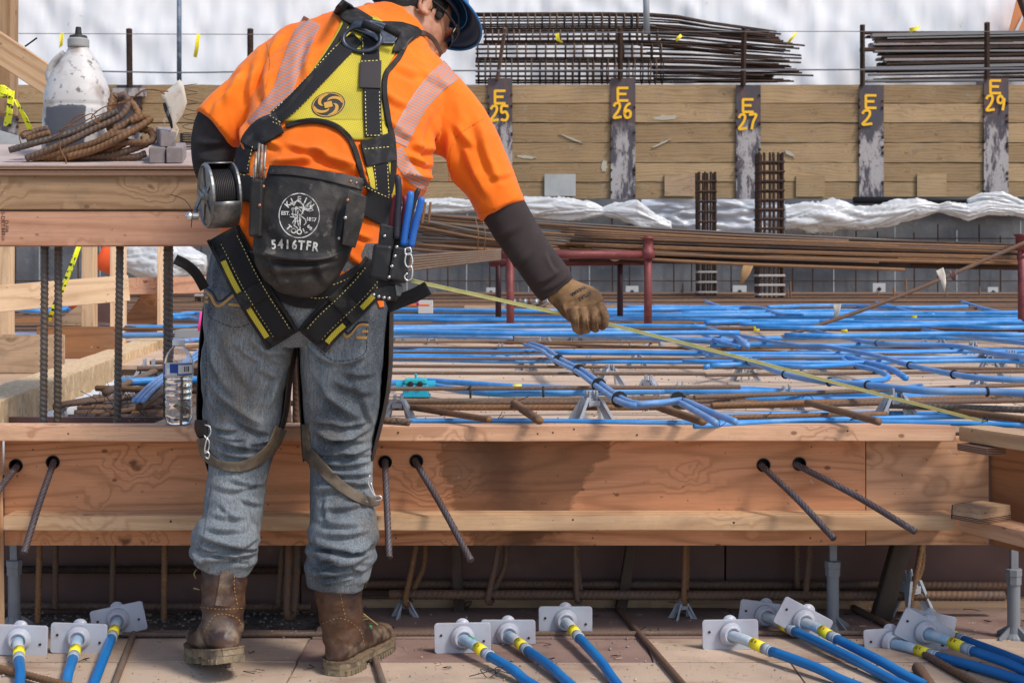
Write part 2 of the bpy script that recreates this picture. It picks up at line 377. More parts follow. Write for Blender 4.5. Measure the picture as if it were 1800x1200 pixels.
# ---- deck
dk = slab('deck', -9.5, 10.5, 6.1, 19.4, DK - .19, DK - .018, W_DARK, kind='structure')
slab('deck_joist_band', -.98, 10.5, 3.67, 6.098, DK - .06, DK - .018, W_DARK, dk)
sh = MB().box((0, 0, 0), (2.432, 1.213, .018)); sh_me = mesh_from('plywood_sheet', sh.v, sh.f, DECKPLY)
row = 0; y = 3.67 + .61
while y < 19.3:
    x = -9.4 + (row % 2) * 1.2
    while x < 10.5:
        x0, x1 = x - 1.22, x + 1.22
        if row < 2 and x0 < -1.0 and x1 > -2.6:
            if x1 > -.9: slab('plywood_sheet', -.98, x1 - .004, y - .607, y + .607, DK - .018, DK, DECKPLY, dk)
            if x0 < -2.6: slab('plywood_sheet', x0, -2.6, y - .607, y + .607, DK - .018, DK, DECKPLY, dk)
        else: inst('plywood_sheet', sh_me, (x, y, DK - .009 + random.uniform(-.001, .001)), None, dk)
        x += 2.44
    y += 1.22; row += 1
link('curb_side_deck', [(-1.56, 3.67, DK), (-1.76, 6.1, DK), (-3.2, 6.1, DK), (-3.2, 3.67, DK)], [(0, 1, 2, 3)], W_TANPLY, kind='structure', solid=.018)
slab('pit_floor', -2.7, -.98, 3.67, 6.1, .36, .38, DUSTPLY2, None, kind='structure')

# ---- fascia with drilled tendon holes
def holed_panel(name, x0, x1, z0, z1, Y, t, holes, mat, **kw):
    cx = (x0 + x1) / 2; cz = (z0 + z1) / 2
    m = MB().box((cx, Y + t / 2, cz), (x1 - x0, t, z1 - z0)); o = m.build(name, mat, None, loc=(cx, Y + t / 2, cz), **kw)
    if holes:
        c = MB()
        for (hx, hz, r) in holes: c.lathe([(r, -.1), (r, .1)], 28, Matrix.Rotation(R(90), 3, 'X'), (hx, Y, hz))
        co = c.build('cutter', mat); mod = o.modifiers.new('h', 'BOOLEAN'); mod.operation = 'DIFFERENCE'; mod.object = co; mod.solver = 'EXACT'
        bake(o); bpy.data.objects.remove(co)
    return o
FY = 3.62
def atY(px, py, Y=FY): p = P(px, py, Y); return p
zt, zb = .5295, P(0, 958, FY).z
HOLES = [(28, 818), (93, 812), (677, 812), (732, 810), (1342, 817), (1405, 815)]
xm = P(1523, 0, FY).x
W_FASC = wood('fascia_fir', (.72, .355, .185), (.40, .17, .075), 70, 1., .22, cathedral=16, stain=(.03, .37, .8), grimecol=(.12, .08, .05))
x_l = P(8, 0, FY).x; cxf = (x_l + xm - .003) / 2
fas = holed_panel('form_fascia', x_l, xm - .003, zb, zt, FY, .038, [(P(a, b, FY).x, P(a, b, FY).z, .0185) for a, b in HOLES], W_FASC,
                  label='long reddish fir form face with a dark wet stain and six tendon holes', cat='form board')
fas2 = holed_panel('form_fascia', xm, P(1738, 0, FY).x, zb + .001, zt, FY + .001, .037, [], wood('fascia_fir_end', (.56, .32, .18), (.36, .17, .08), 40, .35, .35, cathedral=30, grimecol=(.14, .09, .05)),
                   label='short fir form face with wavy grain at the right corner', cat='form board')
nm_ = MB()
for k in range(16):
    px_ = random.uniform(20, 1500); py_ = random.choice((785, 790, 884, 890, 945)); p_ = P(px_, py_, FY); nm_.lathe([(.0028, -.001), (.0026, .0008), (.0005, .001)], 8, Matrix.Rotation(R(90), 3, 'X'), p_)
nm_.build('nail_heads', RUST_C, fas, kind='stuff')
nm_ = MB()
for (px_, py_) in ((945, 762), (972, 760), (1009, 754), (1120, 764), (1490, 757), (120, 762), (700, 760)): nm_.lathe([(.0026, -.001), (.0024, .0008), (.0005, .001)], 8, Matrix.Rotation(R(90), 3, 'X'), P(px_, py_, 3.5300))
for (px_, py_) in ((972, 914), (1007, 913), (300, 916), (1290, 918)): nm_.lathe([(.0030, -.001), (.0028, .0008), (.0005, .001)], 8, Matrix.Rotation(R(90), 3, 'X'), P(px_, py_, 3.5300))
PLANK_NAILS = nm_
sleeve = simple('black_sleeve', (.012, .012, .013), .5)
for a, b in HOLES:
    p = P(a, b, FY)
    m = MB(); m.lathe([(.0183, -.036), (.0183, .003), (.0165, .003), (.0150, -.002), (.0150, -.036), (.0005, -.0362)], 24, Matrix.Rotation(R(90), 3, 'X'), (p.x, FY, p.z))
    m.build('tendon_sleeve', sleeve, fas, smooth=False)
# ---- planks (walers)
def plank(nm, pxa, pxb, z, hz, mat, label, Y0=3.53, depth=.089, cat='plank'):
    a = Vector(((pxa - CX) * Y0 / F, Y0 + depth / 2, z - hz / 2)); b = Vector(((pxb - CX) * Y0 / F, Y0 + depth / 2, z - hz / 2))
    return board(nm, a, b, depth, hz, mat, label=label, cat=cat)
ZT, ZL = .5675, .3365
W_TOPP = wood('top_plank_fir', (.68, .41, .245), (.46, .215, .12), 40, .9, .42)
plank('top_plank', -60, 1680, ZT, .0375, W_TOPP, 'long reddish top plank carrying the water bottle along the deck edge')
plank('ledger_plank', 5, 1680, ZL, .0375, W_PLANK, 'long pale lower plank fixed across the form face below the tendon holes')
PLANK_NAILS.build('nail_heads', RUST_E, bpy.data.objects['top_plank'] if False else fas, kind='stuff')
dirc = Vector((.085, -.215, 0)).normalized(); nrm = Vector((-dirc.y, dirc.x, 0))
for (z, mat, nm, lab) in ((ZT + .002, W_PLANK, 'corner_plank', 'top corner plank turning towards the viewer at the right edge'), (ZL, W_TOPP, 'corner_plank', 'lower corner plank at the right edge with a plywood stack on it')):
    a = Vector((P(1684, 0, 3.53).x, 3.535, z - .019)) + nrm * .045 + dirc * .004; board(nm, a, a + dirc * 1.2, .089, .0375, mat, label=lab, cat='plank')
a = Vector((P(1735, 0, 3.62).x + .01, 3.63, (zt + zb) / 2)); board('form_fascia', a + nrm * .012, a + dirc * 1.3 + nrm * .012, .022, zt - zb - .002, W_BROWNPLY, label='darker fir form face returning towards the viewer at the far right', cat='form board')
PE = simple('end_coat', (.02, .02, .022), .7)
sb = empty('plywood_offcuts', P(1735, 905, 3.47), 'small stack of plywood offcuts with black edges on the lower corner plank', 'offcut stack')
for k in range(3):
    c = Vector((P(1729, 0, 3.46).x, 3.475, ZL + .0075 + .0125 * k)); M3 = Matrix.Rotation(R(-58 + 2 * k), 3, 'Z')
    MB().box(c, (.085, .12, .012), M3).build('offcut', W_TANPLY if k else PLYEDGE, sb)
    MB().box(c + M3 @ Vector((-.0445, 0, 0)), (.003, .12, .012), M3).build('black_edge', PE, sb)
MB().box(Vector((P(1725, 0, 3.47).x, 3.47, ZT - .049)), (.11, .06, .018), Matrix.Rotation(math.atan2(dirc.y, dirc.x), 3, 'Z')).build('shim_block', PLYEDGE, label='ply shim wedged under the top corner plank', cat='shim')
# timber at left edge in front
board('edge_post', (P(1, 0, 3.6).x, 3.585, -.0), (P(-3, 0, 3.6).x, 3.585, .5295), .05, .016, W_PLANK, up=(1, 0, 0), label='narrow pale upright at the left edge under the top plank', cat='post')

# ---- adjustable posts
def jack(px, pybase, ptop, label):
    b = PZ(px, pybase, 0); top = .242; s = empty('shore_post', (b.x, b.y, 0), label, 'shore post', 'grey adjustable posts under the planks')
    MB().lathe([(.0165, .012), (.0165, .165), ], 20, None, (b.x, b.y, 0)).build('tube', GREYPL, s)
    MB().lathe([(.0205, .145), (.0205, .166), (.022, .168), (.022, .184), (.0175, .186)], 8, None, (b.x, b.y, 0)).build('collar', GREYPL, s)
    MB().box((b.x, b.y, .214), (.020, .016, .058)).build('stem', GREYPL, s, bev=.002)
    m = MB().lathe([(.030, 0), (.028, .006), (.018, .016), (.0165, .03)], 16, None, (b.x, b.y, 0))
    for k in range(4):
        a = k * math.pi / 2 + .5; M3 = Matrix.Rotation(a, 3, 'Z')
        m.prism([Vector((b.x, b.y, 0)) + M3 @ Vector(q) for q in ((.012, -.002, 0), (.055, -.002, 0), (.055, -.002, .008), (.012, -.002, .036))], M3 @ Vector((0, .004, 0)))
    m.build('foot', GREYPL, s); return s
jack(25, 1103, 0, 'grey post with ribbed foot at the far left under the plank')
jack(1464, 1105, 0, 'grey post whose head meets a hanging strand, right of centre')
jack(1782, 1122, 0, 'grey post under the corner planks at the right edge')
# props & cage in the cavity
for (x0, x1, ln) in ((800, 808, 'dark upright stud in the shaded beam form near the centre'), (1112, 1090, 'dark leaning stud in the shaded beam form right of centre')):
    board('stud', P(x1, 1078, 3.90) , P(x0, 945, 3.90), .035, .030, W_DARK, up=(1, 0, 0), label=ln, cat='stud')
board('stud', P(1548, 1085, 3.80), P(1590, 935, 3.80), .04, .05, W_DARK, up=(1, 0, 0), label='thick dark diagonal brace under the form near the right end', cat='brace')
cg = 'hooked stirrups in the shaded beam form'
for i, (xt, xb, yb, Y, lb) in enumerate([(70, 66, 1100, 3.72, 'nearest the left edge post'), (98, 97, 1075, 3.86, 'thin rear one behind the leftmost plate'), (200, 197, 1065, 3.84, 'third from the left edge'), (290, 288, 1095, 3.74, 'left of the worker boots'),
        (508, 504, 1095, 3.74, 'upright between the two boots'), (498, 490, 1075, 3.84, 'leaning rear one between the boots'), (735, 712, 1072, 3.80, 'first one right of the boots'), (880, 858, 1068, 3.80, 'over the middle anchor plates'),
        (1010, 1014, 1066, 3.80, 'over the gap between two anchor groups'), (1205, 1202, 1070, 3.80, 'left of the right anchor group'), (1400, 1401, 1040, 3.86, 'dark one left of the grey post'), (1424, 1416, 1062, 3.82, 'close beside the grey post'), (1624, 1600, 1075, 3.80, 'behind the rightmost anchors')]):
    a = P(xt, 935, Y); b = P(xb, yb - 6, Y)
    pts = [a, a.lerp(b, .5), b + Vector((0, 0, .02)), b + Vector((.004, .012, .003)), b + Vector((.01, .035, .004)), b + Vector((.012, .05, .02)), Vector((a.x + .012, a.y + .06, (a.z + b.z) / 2)), Vector((a.x + .014, a.y + .065, a.z))]
    if i < 4: pts = [a, a.lerp(b, .5), b]
    V, Fc = wtube(pts, .0075 if i != 4 else .009, 'rib', 10, .0035, rib=.0125); link('stirrup', V, Fc, RUST_A if i % 3 else RUST_B, smooth=True, label='hooked rebar stirrup in the dark form, ' + lb, cat='rebar', group=cg)
for (x0, x1, y, Y, r, m, lb) in ((-80, 548, 1000, 3.93, .010, RUST_E, 'upper dark splashed bar behind the left stirrups'), (-80, 548, 1064, 3.90, .010, RUST_A, 'lower rusty bar behind the left stirrups'),
        (548, 700, 1030, 3.95, .009, RUST_E, 'short dark bar behind the right boot'), (684, 1765, 1044, 3.82, .0125, RUST_A, 'thick front bar of the shaded right beam'), (640, 1790, 1026, 3.92, .011, RUST_A, 'rear bar of the shaded right beam')):
    bar_between('rebar', P(x0, y, Y), P(x1, y + (3 if x0 > 600 else 2), Y), r, m, label='long horizontal rebar, ' + lb, cat='rebar', group='long bars in the beam form')
# grey chairs in the cavity
def chair_verts(h=.07, w_=.075, d=.05, t=.0035):
    """plastic rebar chair: four splayed legs, saddle with two prongs"""
    m = MB(); hp = h
    for sx in (-1, 1):
        for sy in (-1, 1):
            top = Vector((sx * w_ * .12, sy * d * .10, hp * .72)); bot = Vector((sx * w_ * .5, sy * d * .5, 0)); n_ = Vector((t, 0, 0)); e = Vector((0, sy * d * .30, 0)); ex = Vector((sx * w_ * .18, 0, 0))
            m.prism([bot - e * .5 - ex, bot + e * .2, top + e * .6 + Vector((0, 0, hp * .10)), top - e * .5], Vector((sx * t * 2, 0, 0)))
        m.prism([Vector((sx * w_ * .08, -d * .24, hp * .5)), Vector((sx * w_ * .08, d * .24, hp * .5)), Vector((sx * w_ * .08, d * .20, hp)), Vector((sx * w_ * .08, d * .08, hp * 1.02)), Vector((sx * w_ * .08, 0, hp * .80)), Vector((sx * w_ * .08, -d * .08, hp * 1.02)), Vector((sx * w_ * .08, -d * .20, hp))], Vector((sx * t * 1.2, 0, 0)))
    m.box((0, 0, hp * .62), (w_ * .34, d * .6, hp * .16)); m.box((0, 0, hp * .74), (w_ * .30, d * .10, t))
    return m
CH = chair_verts(); CH_ME = mesh_from('rebar_chair', CH.v, CH.f, simple('chair_plastic', (.33, .35, .385), .45, [((.2, .2, .22), 30, .45, .7, (1, 1, 1), .5)]))
for (px, py, sc, lb) in ((712, 1085, .8, 'under the first stirrup right of the boots'), (1200, 1088, .8, 'under the stirrup left of the right anchors')):
    inst('rebar_chair', CH_ME, PZ(px, py, 0), (0, 0, .4), None, scale=(sc,) * 3, label='small grey rebar chair ' + lb, cat='rebar chair', group='rebar chairs on the ground')
inst('rebar_chair', CH_ME, PZ(1600, 1086, 0), (0, 0, .5), None, scale=(1.35, 1.6, 1.9), label='tall grey bar support standing behind the rightmost plates', cat='rebar chair')

# ---- strands out of the holes
STR = [((28, 818), (-30, 905), 3.40, 'strand cut off by the left edge'), ((93, 812), (42, 972), 3.37, 'second strand from the left edge, leaning left'), ((677, 812), (684, 980), 3.38, 'strand hanging almost straight down beside the right knee'),
       ((732, 810), (828, 985), 3.36, 'strand slanting right beside the wet stain'), ((1342, 817), (1466, 946), 3.36, 'steeper strand of the right pair, ending at the grey post'), ((1405, 815), (1609, 934), 3.36, 'flatter strand of the right pair crossing the panel joint')]
for (h_, t_, Yt, lb) in STR:
    a = P(h_[0], h_[1] + 3, 3.67); b = P(t_[0], t_[1], Yt); mid = P(h_[0], h_[1] + 4, 3.60)
    q = mid.lerp(b, .5) + Vector((0, 0, .006))
    V, Fc = wtube([a, mid, q, b], .0086, 'strand', 18, .0028, lobes=6, pitch=.085); link('steel_strand', V, Fc, STRAND, smooth=True, label='twisted steel ' + lb, cat='strand', group='strands out of the form face')
# ================================================================== LEFT TABLE
TY = 3.80
pxboard('beam', -50, 352, 308, 369, TY, .09, W_BEAM, label='upper timber beam right under the plywood table top', cat='beam')
pxboard('beam', -50, 402, 371, 432, TY + .004, .088, W_PINK, label='lower reddish timber beam above the upright rebars', cat='beam')
f0 = P(-60, 309, TY - .012); f1 = P(352, 309, TY - .012); b0 = P(-90, 262, 4.34); b1 = P(352, 262, 4.34)
tt = .021
DUSTY = simple('dusty_ply_top', (.47, .37, .33), .85, [((.36, .26, .23), 6, .45, .65, (1, 1, 1), .7), ((.6, .5, .44), 22, .5, .7, (1, 1, 1), .5), ((.12, .10, .09), 90, .68, .75, (1, 1, 1), .6)], [(60, (1, 1, 1), .6)], bstr=.4)
tb = empty('table_top', (f0.x, f0.y, f0.z), 'dusty plywood table top with layered edge carrying the jug and rebars', 'table top')
b0.z = f0.z + .110; b1.z = b0.z
for k in range(3):
    z0 = .0088 * k + .0006; z1 = z0 + .0076; off = (.0, .004, .001)[k]
    A = [f0 + Vector((0, off, z0)), f1 + Vector((off, off, z0)), b1 + Vector((0, 0, z0)), b0 + Vector((0, 0, z0))]
    MB().prism(A, (0, 0, z1 - z0)).build('plywood_layer', PLYEDGE if k < 2 else PLYEDGE, tb)
A = [f0 + Vector((0, .003, .0266)), f1 + Vector((0, .003, .0266)), b1 + Vector((0, 0, .0266)), b0 + Vector((0, 0, .0266))]
MB().prism(A, (0, 0, .0035)).build('top_face', DUSTY, tb)
def onT(px, py, lift=0):
    """point on the table top seen at (px, py)"""
    p0 = f0 + Vector((0, .003, .0301)); sl = .110 / (b0.y - f0.y)
    # H - (py-HY)Y/F = p0.z + (Y-p0.y)*sl
    Y = (H - p0.z + p0.y * sl) / (sl + (py - HY) / F); q = P(px, py, Y); q.z += lift; return q
def tz(Y): return f0.z + .0301 + (Y - (f0.y + .003)) * .110 / (b0.y - f0.y)
# table legs / upright rebars
for (x, xb, r, Y, lb) in ((79, 76, .0098, 3.86, 'leftmost of the four upright rebars below the beam'), (103, 101, .0100, 3.87, 'upright rebar second from the left below the beam'), (211, 206, .0098, 3.86, 'upright rebar with a dark taped upper half'), (296, 295, .0128, 3.88, 'thickest upright rebar, behind the water bottle')):
    bar_between('upright_rebar', P(xb, 760, Y), P(x, 428, Y), r, RUST_C, n=12, step=.0028, label=lb, cat='rebar', group='upright rebars under the table')
for (x, Y, lb) in ((505, 3.72, 'upright rebar seen between the thighs, left'), (521, 3.74, 'upright rebar seen between the thighs, right')):
    bar_between('upright_rebar', P(x, 760, Y), P(x - 1, 470, Y), .0095, RUST_A, label=lb, cat='rebar', group='upright rebars under the table')
# jug
JW = simple('jug_plastic', (.70, .67, .645), .5, [((.36, .29, .25), 14, .50, .72, (1, 1, 1), .8), ((.12, .09, .08), 44, .62, .74, (1, 1, 1), .8), ((.52, .47, .44), 7, .4, .7, (1, 1, 1), .6)], [(30, (1, 1, 1), .4)], bstr=.3, Subsurface_Weight=.1)
JL = simple('jug_oil', (.10, .10, .115), .5, [((.15, .145, .15), 12, .4, .7, (1, 1, 1), .6)])
jb = P(136, 262, 4.02); jb.z = tz(4.02); J = empty('jug', jb, 'dirty white plastic jug with dark liquid and black spout behind the rebars', 'jug')
sj = 4.02 / F
def jug_r(z):      # half width in px at px-height above z=0 (262)
    prof = [(0, 55), (6, 57), (60, 57), (92, 57), (110, 56), (130, 51), (150, 42), (165, 33), (178, 24), (186, 18), (192, 17)]
    zs_ = np.linspace(0, 192, 97); r_ = np.interp(zs_, [p[0] for p in prof], [p[1] for p in prof])
    for _ in range(6): r_[1:-1] = (r_[:-2] + 2 * r_[1:-1] + r_[2:]) / 4
    return float(np.interp(z, zs_, r_))
V = []; Fc = []; n = 40; zs = list(np.linspace(0, 192, 60))
for z in zs:
    r = jug_r(z)
    for k in range(n):
        a = 2 * math.pi * k / n; c, s_ = math.cos(a), math.sin(a); e = 2.0 + 1.6 * max(0, 1 - z / 120)
        q = (abs(c) ** e + abs(s_) ** e) ** (-1 / e)
        dent = 1 - .035 * math.exp(-((z - 86) / 3.0) ** 2)
        V.append(jb + Vector(((q * c * r * dent + (2 if z > 150 else 0)) * sj, q * s_ * r * .82 * dent * sj, z * sj)))
for i in range(len(zs) - 1):
    for k in range(n): Fc.append((i * n + k, i * n + (k + 1) % n, i * n + n + (k + 1) % n, i * n + n + k))
Fc += [tuple(range(n))[::-1], tuple((len(zs) - 1) * n + k for k in range(n))]
t = NT('jug_two_tone'); c0 = t.n('TexCoord').outputs['Object']; s0 = t.sep(c0); nz = t.noise(16., (1, 1, 1), 5, .7)
lev = t.math('ADD', s0.outputs[2], t.math('MULTIPLY', t.math('SUBTRACT', nz, .5), .05)); inx = t.ramp(t.math('ADD', t.math('ABSOLUTE', t.math('ADD', s0.outputs[0], .012)), t.math('MULTIPLY', t.math('SUBTRACT', nz, .5), .02)), .058, .062, 1, 0)
fill = t.math('MULTIPLY', t.ramp(lev, .136, .140, 1, 0), inx)
dirt = t.mix(t.ramp(t.noise(14., (1, 1, 1), 5), .46, .70, 0, .85), (.60, .57, .545, 1), (.33, .26, .22, 1)); dirt = t.mix(t.ramp(t.noise(42., (1, 1, 1), 4), .58, .70, 0, .85), dirt, (.11, .085, .075, 1))
t.out(t.mix(fill, dirt, (.095, .095, .11, 1)), .45, 0, t.noise(30.), .3, .003)
link('body', V, Fc, t.m, J, smooth=True, loc=jb)
m = MB().lathe([(.030, 0), (.031, .004), (.031, .022), (.028, .026), (.012, .028)], 26, None, jb + Vector((.003, 0, 190 * sj))); m.build('cap', simple('cap_plastic', (.33, .32, .31), .5), J)
m = MB().lathe([(.027, 0), (.024, .008), (.010, .012), (.008, .032), (.0065, .034)], 20, None, jb + Vector((.003, 0, 190 * sj + .0262))); m.build('spout', simple('black_spout', (.025, .022, .02), .6, [((.14, .09, .06), 60, .5, .7, (1, 1, 1), .5)]), J)
hp = [jb + Vector(((-44) * sj, 0, 125 * sj)), jb + Vector(((-50) * sj, .0, 142 * sj)), jb + Vector(((-40) * sj, 0, 164 * sj)), jb + Vector(((-22) * sj, 0, 180 * sj))]
MB().tube(smooth_path(hp, .008), .011, 10).build('handle', simple('jug_handle', (.5, .47, .45), .5, [((.2, .16, .14), 20, .5, .7, (1, 1, 1), .7)]), J, smooth=True)
# bent rebars bundle
RB = 'short bent rebars piled before the jug'
bent = [  # pixel path, lift, label
    ([(17, 264), (60, 252), (130, 232), (185, 206), (207, 196)], .050, 'topmost straight grey end reaching furthest left'),
    ([(46, 283), (100, 258), (160, 230), (212, 205), (225, 180), (218, 168), (208, 170)], .046, 'hooked bar with its bend at the top of the pile'),
    ([(57, 290), (110, 268), (165, 252), (205, 236), (236, 232)], .040, 'middle bar with square cut left end'),
    ([(60, 296), (130, 276), (200, 252), (262, 250), (266, 232), (240, 226)], .026, 'wide bar hooked back at the right end'),
    ([(85, 300), (140, 286), (200, 272), (250, 256), (260, 250)], .018, 'lowest front bar resting on the plywood edge'),
    ([(120, 276), (170, 262), (216, 240), (262, 212), (256, 206), (230, 214)], .052, 'bar curving up to a rounded hook on the right'),
    ([(100, 282), (150, 262), (205, 228), (240, 205), (238, 190), (228, 178)], .036, 'inner hooked bar behind the front ones'),
    ([(38, 240), (60, 232), (85, 226)], .018, 'stub end left of the jug, upper'), ([(48, 246), (66, 240), (88, 234)], .012, 'stub end left of the jug, lower'),
    ([(194, 230), (194, 200), (198, 172), (205, 168)], .010, 'upright bend rising right of the jug'),
    ([(130, 286), (180, 283), (235, 278), (256, 270)], .012, 'shadowed bottom bar near the blocks'),
    ([(80, 293), (120, 284), (180, 270), (228, 248)], .010, 'bar buried in the middle of the pile')]
def pathT(pts, lift):
    out = []
    for (px, py) in pts:
        Y = 3.875 if py > 232 else 3.90 + (232 - py) * .0007
        q = P(px, py, Y - lift * .9 + .02)
        q.z = max(q.z, tz(q.y) + .0108) if q.y > f0.y else q.z
        out.append(q)
    return out
for i, (pts, lift, lb) in enumerate(bent):
    V, Fc = wtube(pathT(pts, lift), .0093 if i != 0 else .0086, 'rib', 12, .0028, rib=.0135, amp=.3)
    link('bent_rebar', V, Fc, (RUST_B, RUST_A, RUST_B)[i % 3] if i else RUST_C, smooth=True, label='rusty rebar in the pile, ' + lb, cat='rebar', group=RB)
TWIRE = rust('rusty_tie', (.10, .055, .035), (.24, .11, .05), (.4, .2, .1), .7)
tw = [[(114, 298), (116, 282), (106, 262), (105, 240), (112, 226), (130, 215), (160, 200), (170, 210), (175, 217), (165, 213), (161, 205), (180, 190), (205, 182)],
      [(37, 252), (34, 240), (40, 232), (55, 230), (68, 240)], [(104, 232), (118, 222), (140, 218), (160, 208), (190, 196), (210, 180)], [(205, 182), (225, 178), (250, 160), (275, 158), (290, 166)],
      [(206, 184), (222, 176), (238, 170), (256, 158), (284, 160), (296, 161)], [(85, 246), (110, 232), (124, 215), (133, 205), (150, 200)]]
tm = MB()
for p_ in tw: tm.tube(smooth_path([P(x, y, 3.81 + .002 * (i % 3)) for i, (x, y) in enumerate(p_)], .006), .0017, 6)
tm.build('tie_wire', TWIRE, smooth=True, label='rusty tie wire looped round the rebar pile up to the paper tag', cat='wire')
# paper tag
def sheet_px(name, poly_l, poly_r, Y, mat, parent=None, wob=.01, t=.0008, nu=6, **kw):
    """curled strip between two pixel polylines, real depth wobble"""
    n = len(poly_l); V = []; Fc = []
    for i in range(n):
        for j in range(nu + 1):
            u = j / nu; x = poly_l[i][0] * (1 - u) + poly_r[i][0] * u; y = poly_l[i][1] * (1 - u) + poly_r[i][1] * u
            V.append(P(x, y, Y + wob * math.sin(i * 1.3 + u * 2.6)))
    for i in range(n - 1):
        for j in range(nu): a = i * (nu + 1) + j; Fc.append((a, a + 1, a + nu + 2, a + nu + 1))
    return link(name, V, Fc, mat, parent, smooth=True, solid=t, **kw)
PAPER = simple('tag_paper', (.66, .58, .48), .8, [((.42, .22, .09), 24, .5, .68, (1, 1, 1), .8), ((.80, .76, .70), 40, .5, .7, (1, 1, 1), .5)])
pt = empty('paper_tag', P(305, 200, 3.84), 'stained curled paper tag hanging on tie wire beside the orange sleeve', 'tag')
sheet_px('paper', [(283, 168), (288, 178), (294, 195), (300, 212), (303, 222), (297, 236), (302, 250)], [(316, 140), (323, 150), (329, 180), (322, 200), (309, 218), (315, 228), (306, 252)], 3.84, PAPER, pt, .006)
sheet_px('black_strip', [(286, 182), (289, 195), (297, 214), (301, 226)], [(291, 180), (297, 196), (303, 214), (304, 225)], 3.832, BLACKP, pt, .002)
def text_mesh(body, size=1., ext=0., bold=0.):
    cu = bpy.data.curves.new('t', 'FONT'); cu.body = body; cu.size = size; cu.extrude = ext; cu.offset = bold; cu.align_x = 'CENTER'; cu.align_y = 'CENTER'; cu.resolution_u = 3
    o = bpy.data.objects.new('t', cu); COL.objects.link(o); dg = bpy.context.evaluated_depsgraph_get(); dg.update()
    me = bpy.data.meshes.new_from_object(o.evaluated_get(dg)); V = [v.co.copy() for v in me.vertices]; Fc = [tuple(p.vertices) for p in me.polygons]
    bpy.data.objects.remove(o); bpy.data.meshes.remove(me); return V, Fc
def text_at(name, body, px, py, Y, hpx, rot, mat, parent=None, bold=0, sx=1., **kw):
    V, Fc = text_mesh(body, 1., 0., bold); c = math.cos(R(rot)); s_ = math.sin(R(rot)); k = hpx / .72
    out = [P(px + (v.x * sx * c + v.y * s_) * k, py - (v.y * c - v.x * sx * s_) * k, Y) for v in V]
    return link(name, out, Fc, mat, parent, **kw)
text_at('lettering', 'AW58R2', 294, 202, 3.826, 6, -68, WHITE, pt)
for (tx, x_, y_, h_) in (('S-DRY/HT', 5, 393, 7), ('D.FIR', 11, 398, 7), ('GRADE', 5, 412, 5)): text_at('grade_stamp', tx, x_, y_ , TY + .0025, h_, 90, simple('stamp_ink', (.10, .05, .04), .8), bpy.data.objects['beam.001'])
# blocks
BLK = simple('grey_block', (.30, .26, .255), .85, [((.22, .18, .18), 20, .4, .7, (1, 1, 1), .6), ((.40, .35, .34), 50, .5, .7, (1, 1, 1), .5)], [(80, (1, 1, 1), .6)], bstr=.5)
for (x0, x1, y0, y1, Y, L_, lb) in ((262, 290, 258, 290, 3.815, .15, 'lower left block of three stacked at the table edge'), (293, 320, 261, 293, 3.815, .15, 'lower right block of three stacked at the table edge'), (281, 310, 235, 268, 3.835, .17, 'top block of three stacked at the table edge')):
    a = P((x0 + x1) / 2, (y0 + y1) / 2, Y); wz = .0435; sl = math.atan(.11 / .55)
    a.z = tz(Y) + wz / 2 + (.0445 if y0 < 240 else .001)
    d = Vector((-.16 if y0 > 240 else -.34, math.cos(sl), math.sin(sl))).normalized(); board('wood_block', a, a + d * L_, wz, wz, BLK, label='grey wooden ' + lb, cat='block', group='grey blocks on the table')
# wire coil beyond the blocks
cm = MB(); c0 = onT(334, 262); c0.z = tz(c0.y)
for k in range(9): cm.tube([c0 + Vector((.03 * math.cos(a), .03 * math.sin(a), .004 + .0052 * k)) for a in np.linspace(0, 6.0, 18)], .0018, 5)
for k in range(5): cm.tube([c0 + Vector((.022 * math.cos(a), .022 * math.sin(a), .055 + .03 * k + .004 * a)) for a in np.linspace(0, 6.2, 18)], .0010, 5)
cm.build('wire_coil', WIRE, smooth=True, label='coil of black tie wire springing up beside the orange sleeve', cat='wire coil')
# timber behind the table
pxboard('upright_timber', -12, 17, -60, 200, 4.9, .09, W_BEAM, label='weathered upright timber at the top left edge', cat='post')
a = P(-40, 58, 4.75); b = P(92, 146, 4.75); board('brace', a + (a - b) * .3, b + (b - a) * .1, .09, .095, W_PLANK, label='diagonal timber brace running down behind the white jug', cat='brace')
a = P(-60, 228, 4.6); b = P(52, 262, 4.6); board('brace', a, b, .06, .06, simple('painted_wood', (.45, .46, .45), .8, [((.3, .3, .3), 12, .4, .7, (1, 1, 1), .7)]), label='greyish painted board end lying at the left edge behind the rebars', cat='board')
m = MB().tube([P(44, 82, 4.7), P(65, 67, 4.7)], .003, 6); m.build('nail', WIRE, label='nail standing up on the diagonal brace', cat='nail')
def tape_mat(name, ):
    t = NT(name); c = t.sep(t.co(rand=False)); nn = t.n('TexNoise', {'Vector': t.co((14, 14, 14), False), 'Scale': 3., 'Detail': 1}).outputs[0]
    bar = t.ramp(t.math('SINE', t.math('ADD', t.math('MULTIPLY', c.outputs[2], 190.), t.math('MULTIPLY', c.outputs[0], 60.))), .2, .35)
    return t.out(t.mix(t.math('MULTIPLY', bar, t.ramp(nn, .45, .55)), (.82, .80, .02, 1), (.03, .03, .01, 1)), .4)
CTAPE = tape_mat('caution_tape')
ct = empty('caution_tape', P(20, 180, 4.65), 'yellow and black caution tape knotted on the left upright', 'tape')
sheet_px('tape_strip', [(-10, 148), (8, 150), (22, 160)], [(-10, 172), (6, 172), (18, 172)], 4.63, CTAPE, ct, .008)
sheet_px('tape_strip', [(14, 160), (12, 185), (6, 221)], [(26, 160), (23, 190), (19, 224)], 4.62, CTAPE, ct, .01)
sheet_px('tape_strip', [(20, 168), (36, 200), (50, 230)], [(30, 176), (48, 206), (60, 231)], 4.62, CTAPE, ct, .008)
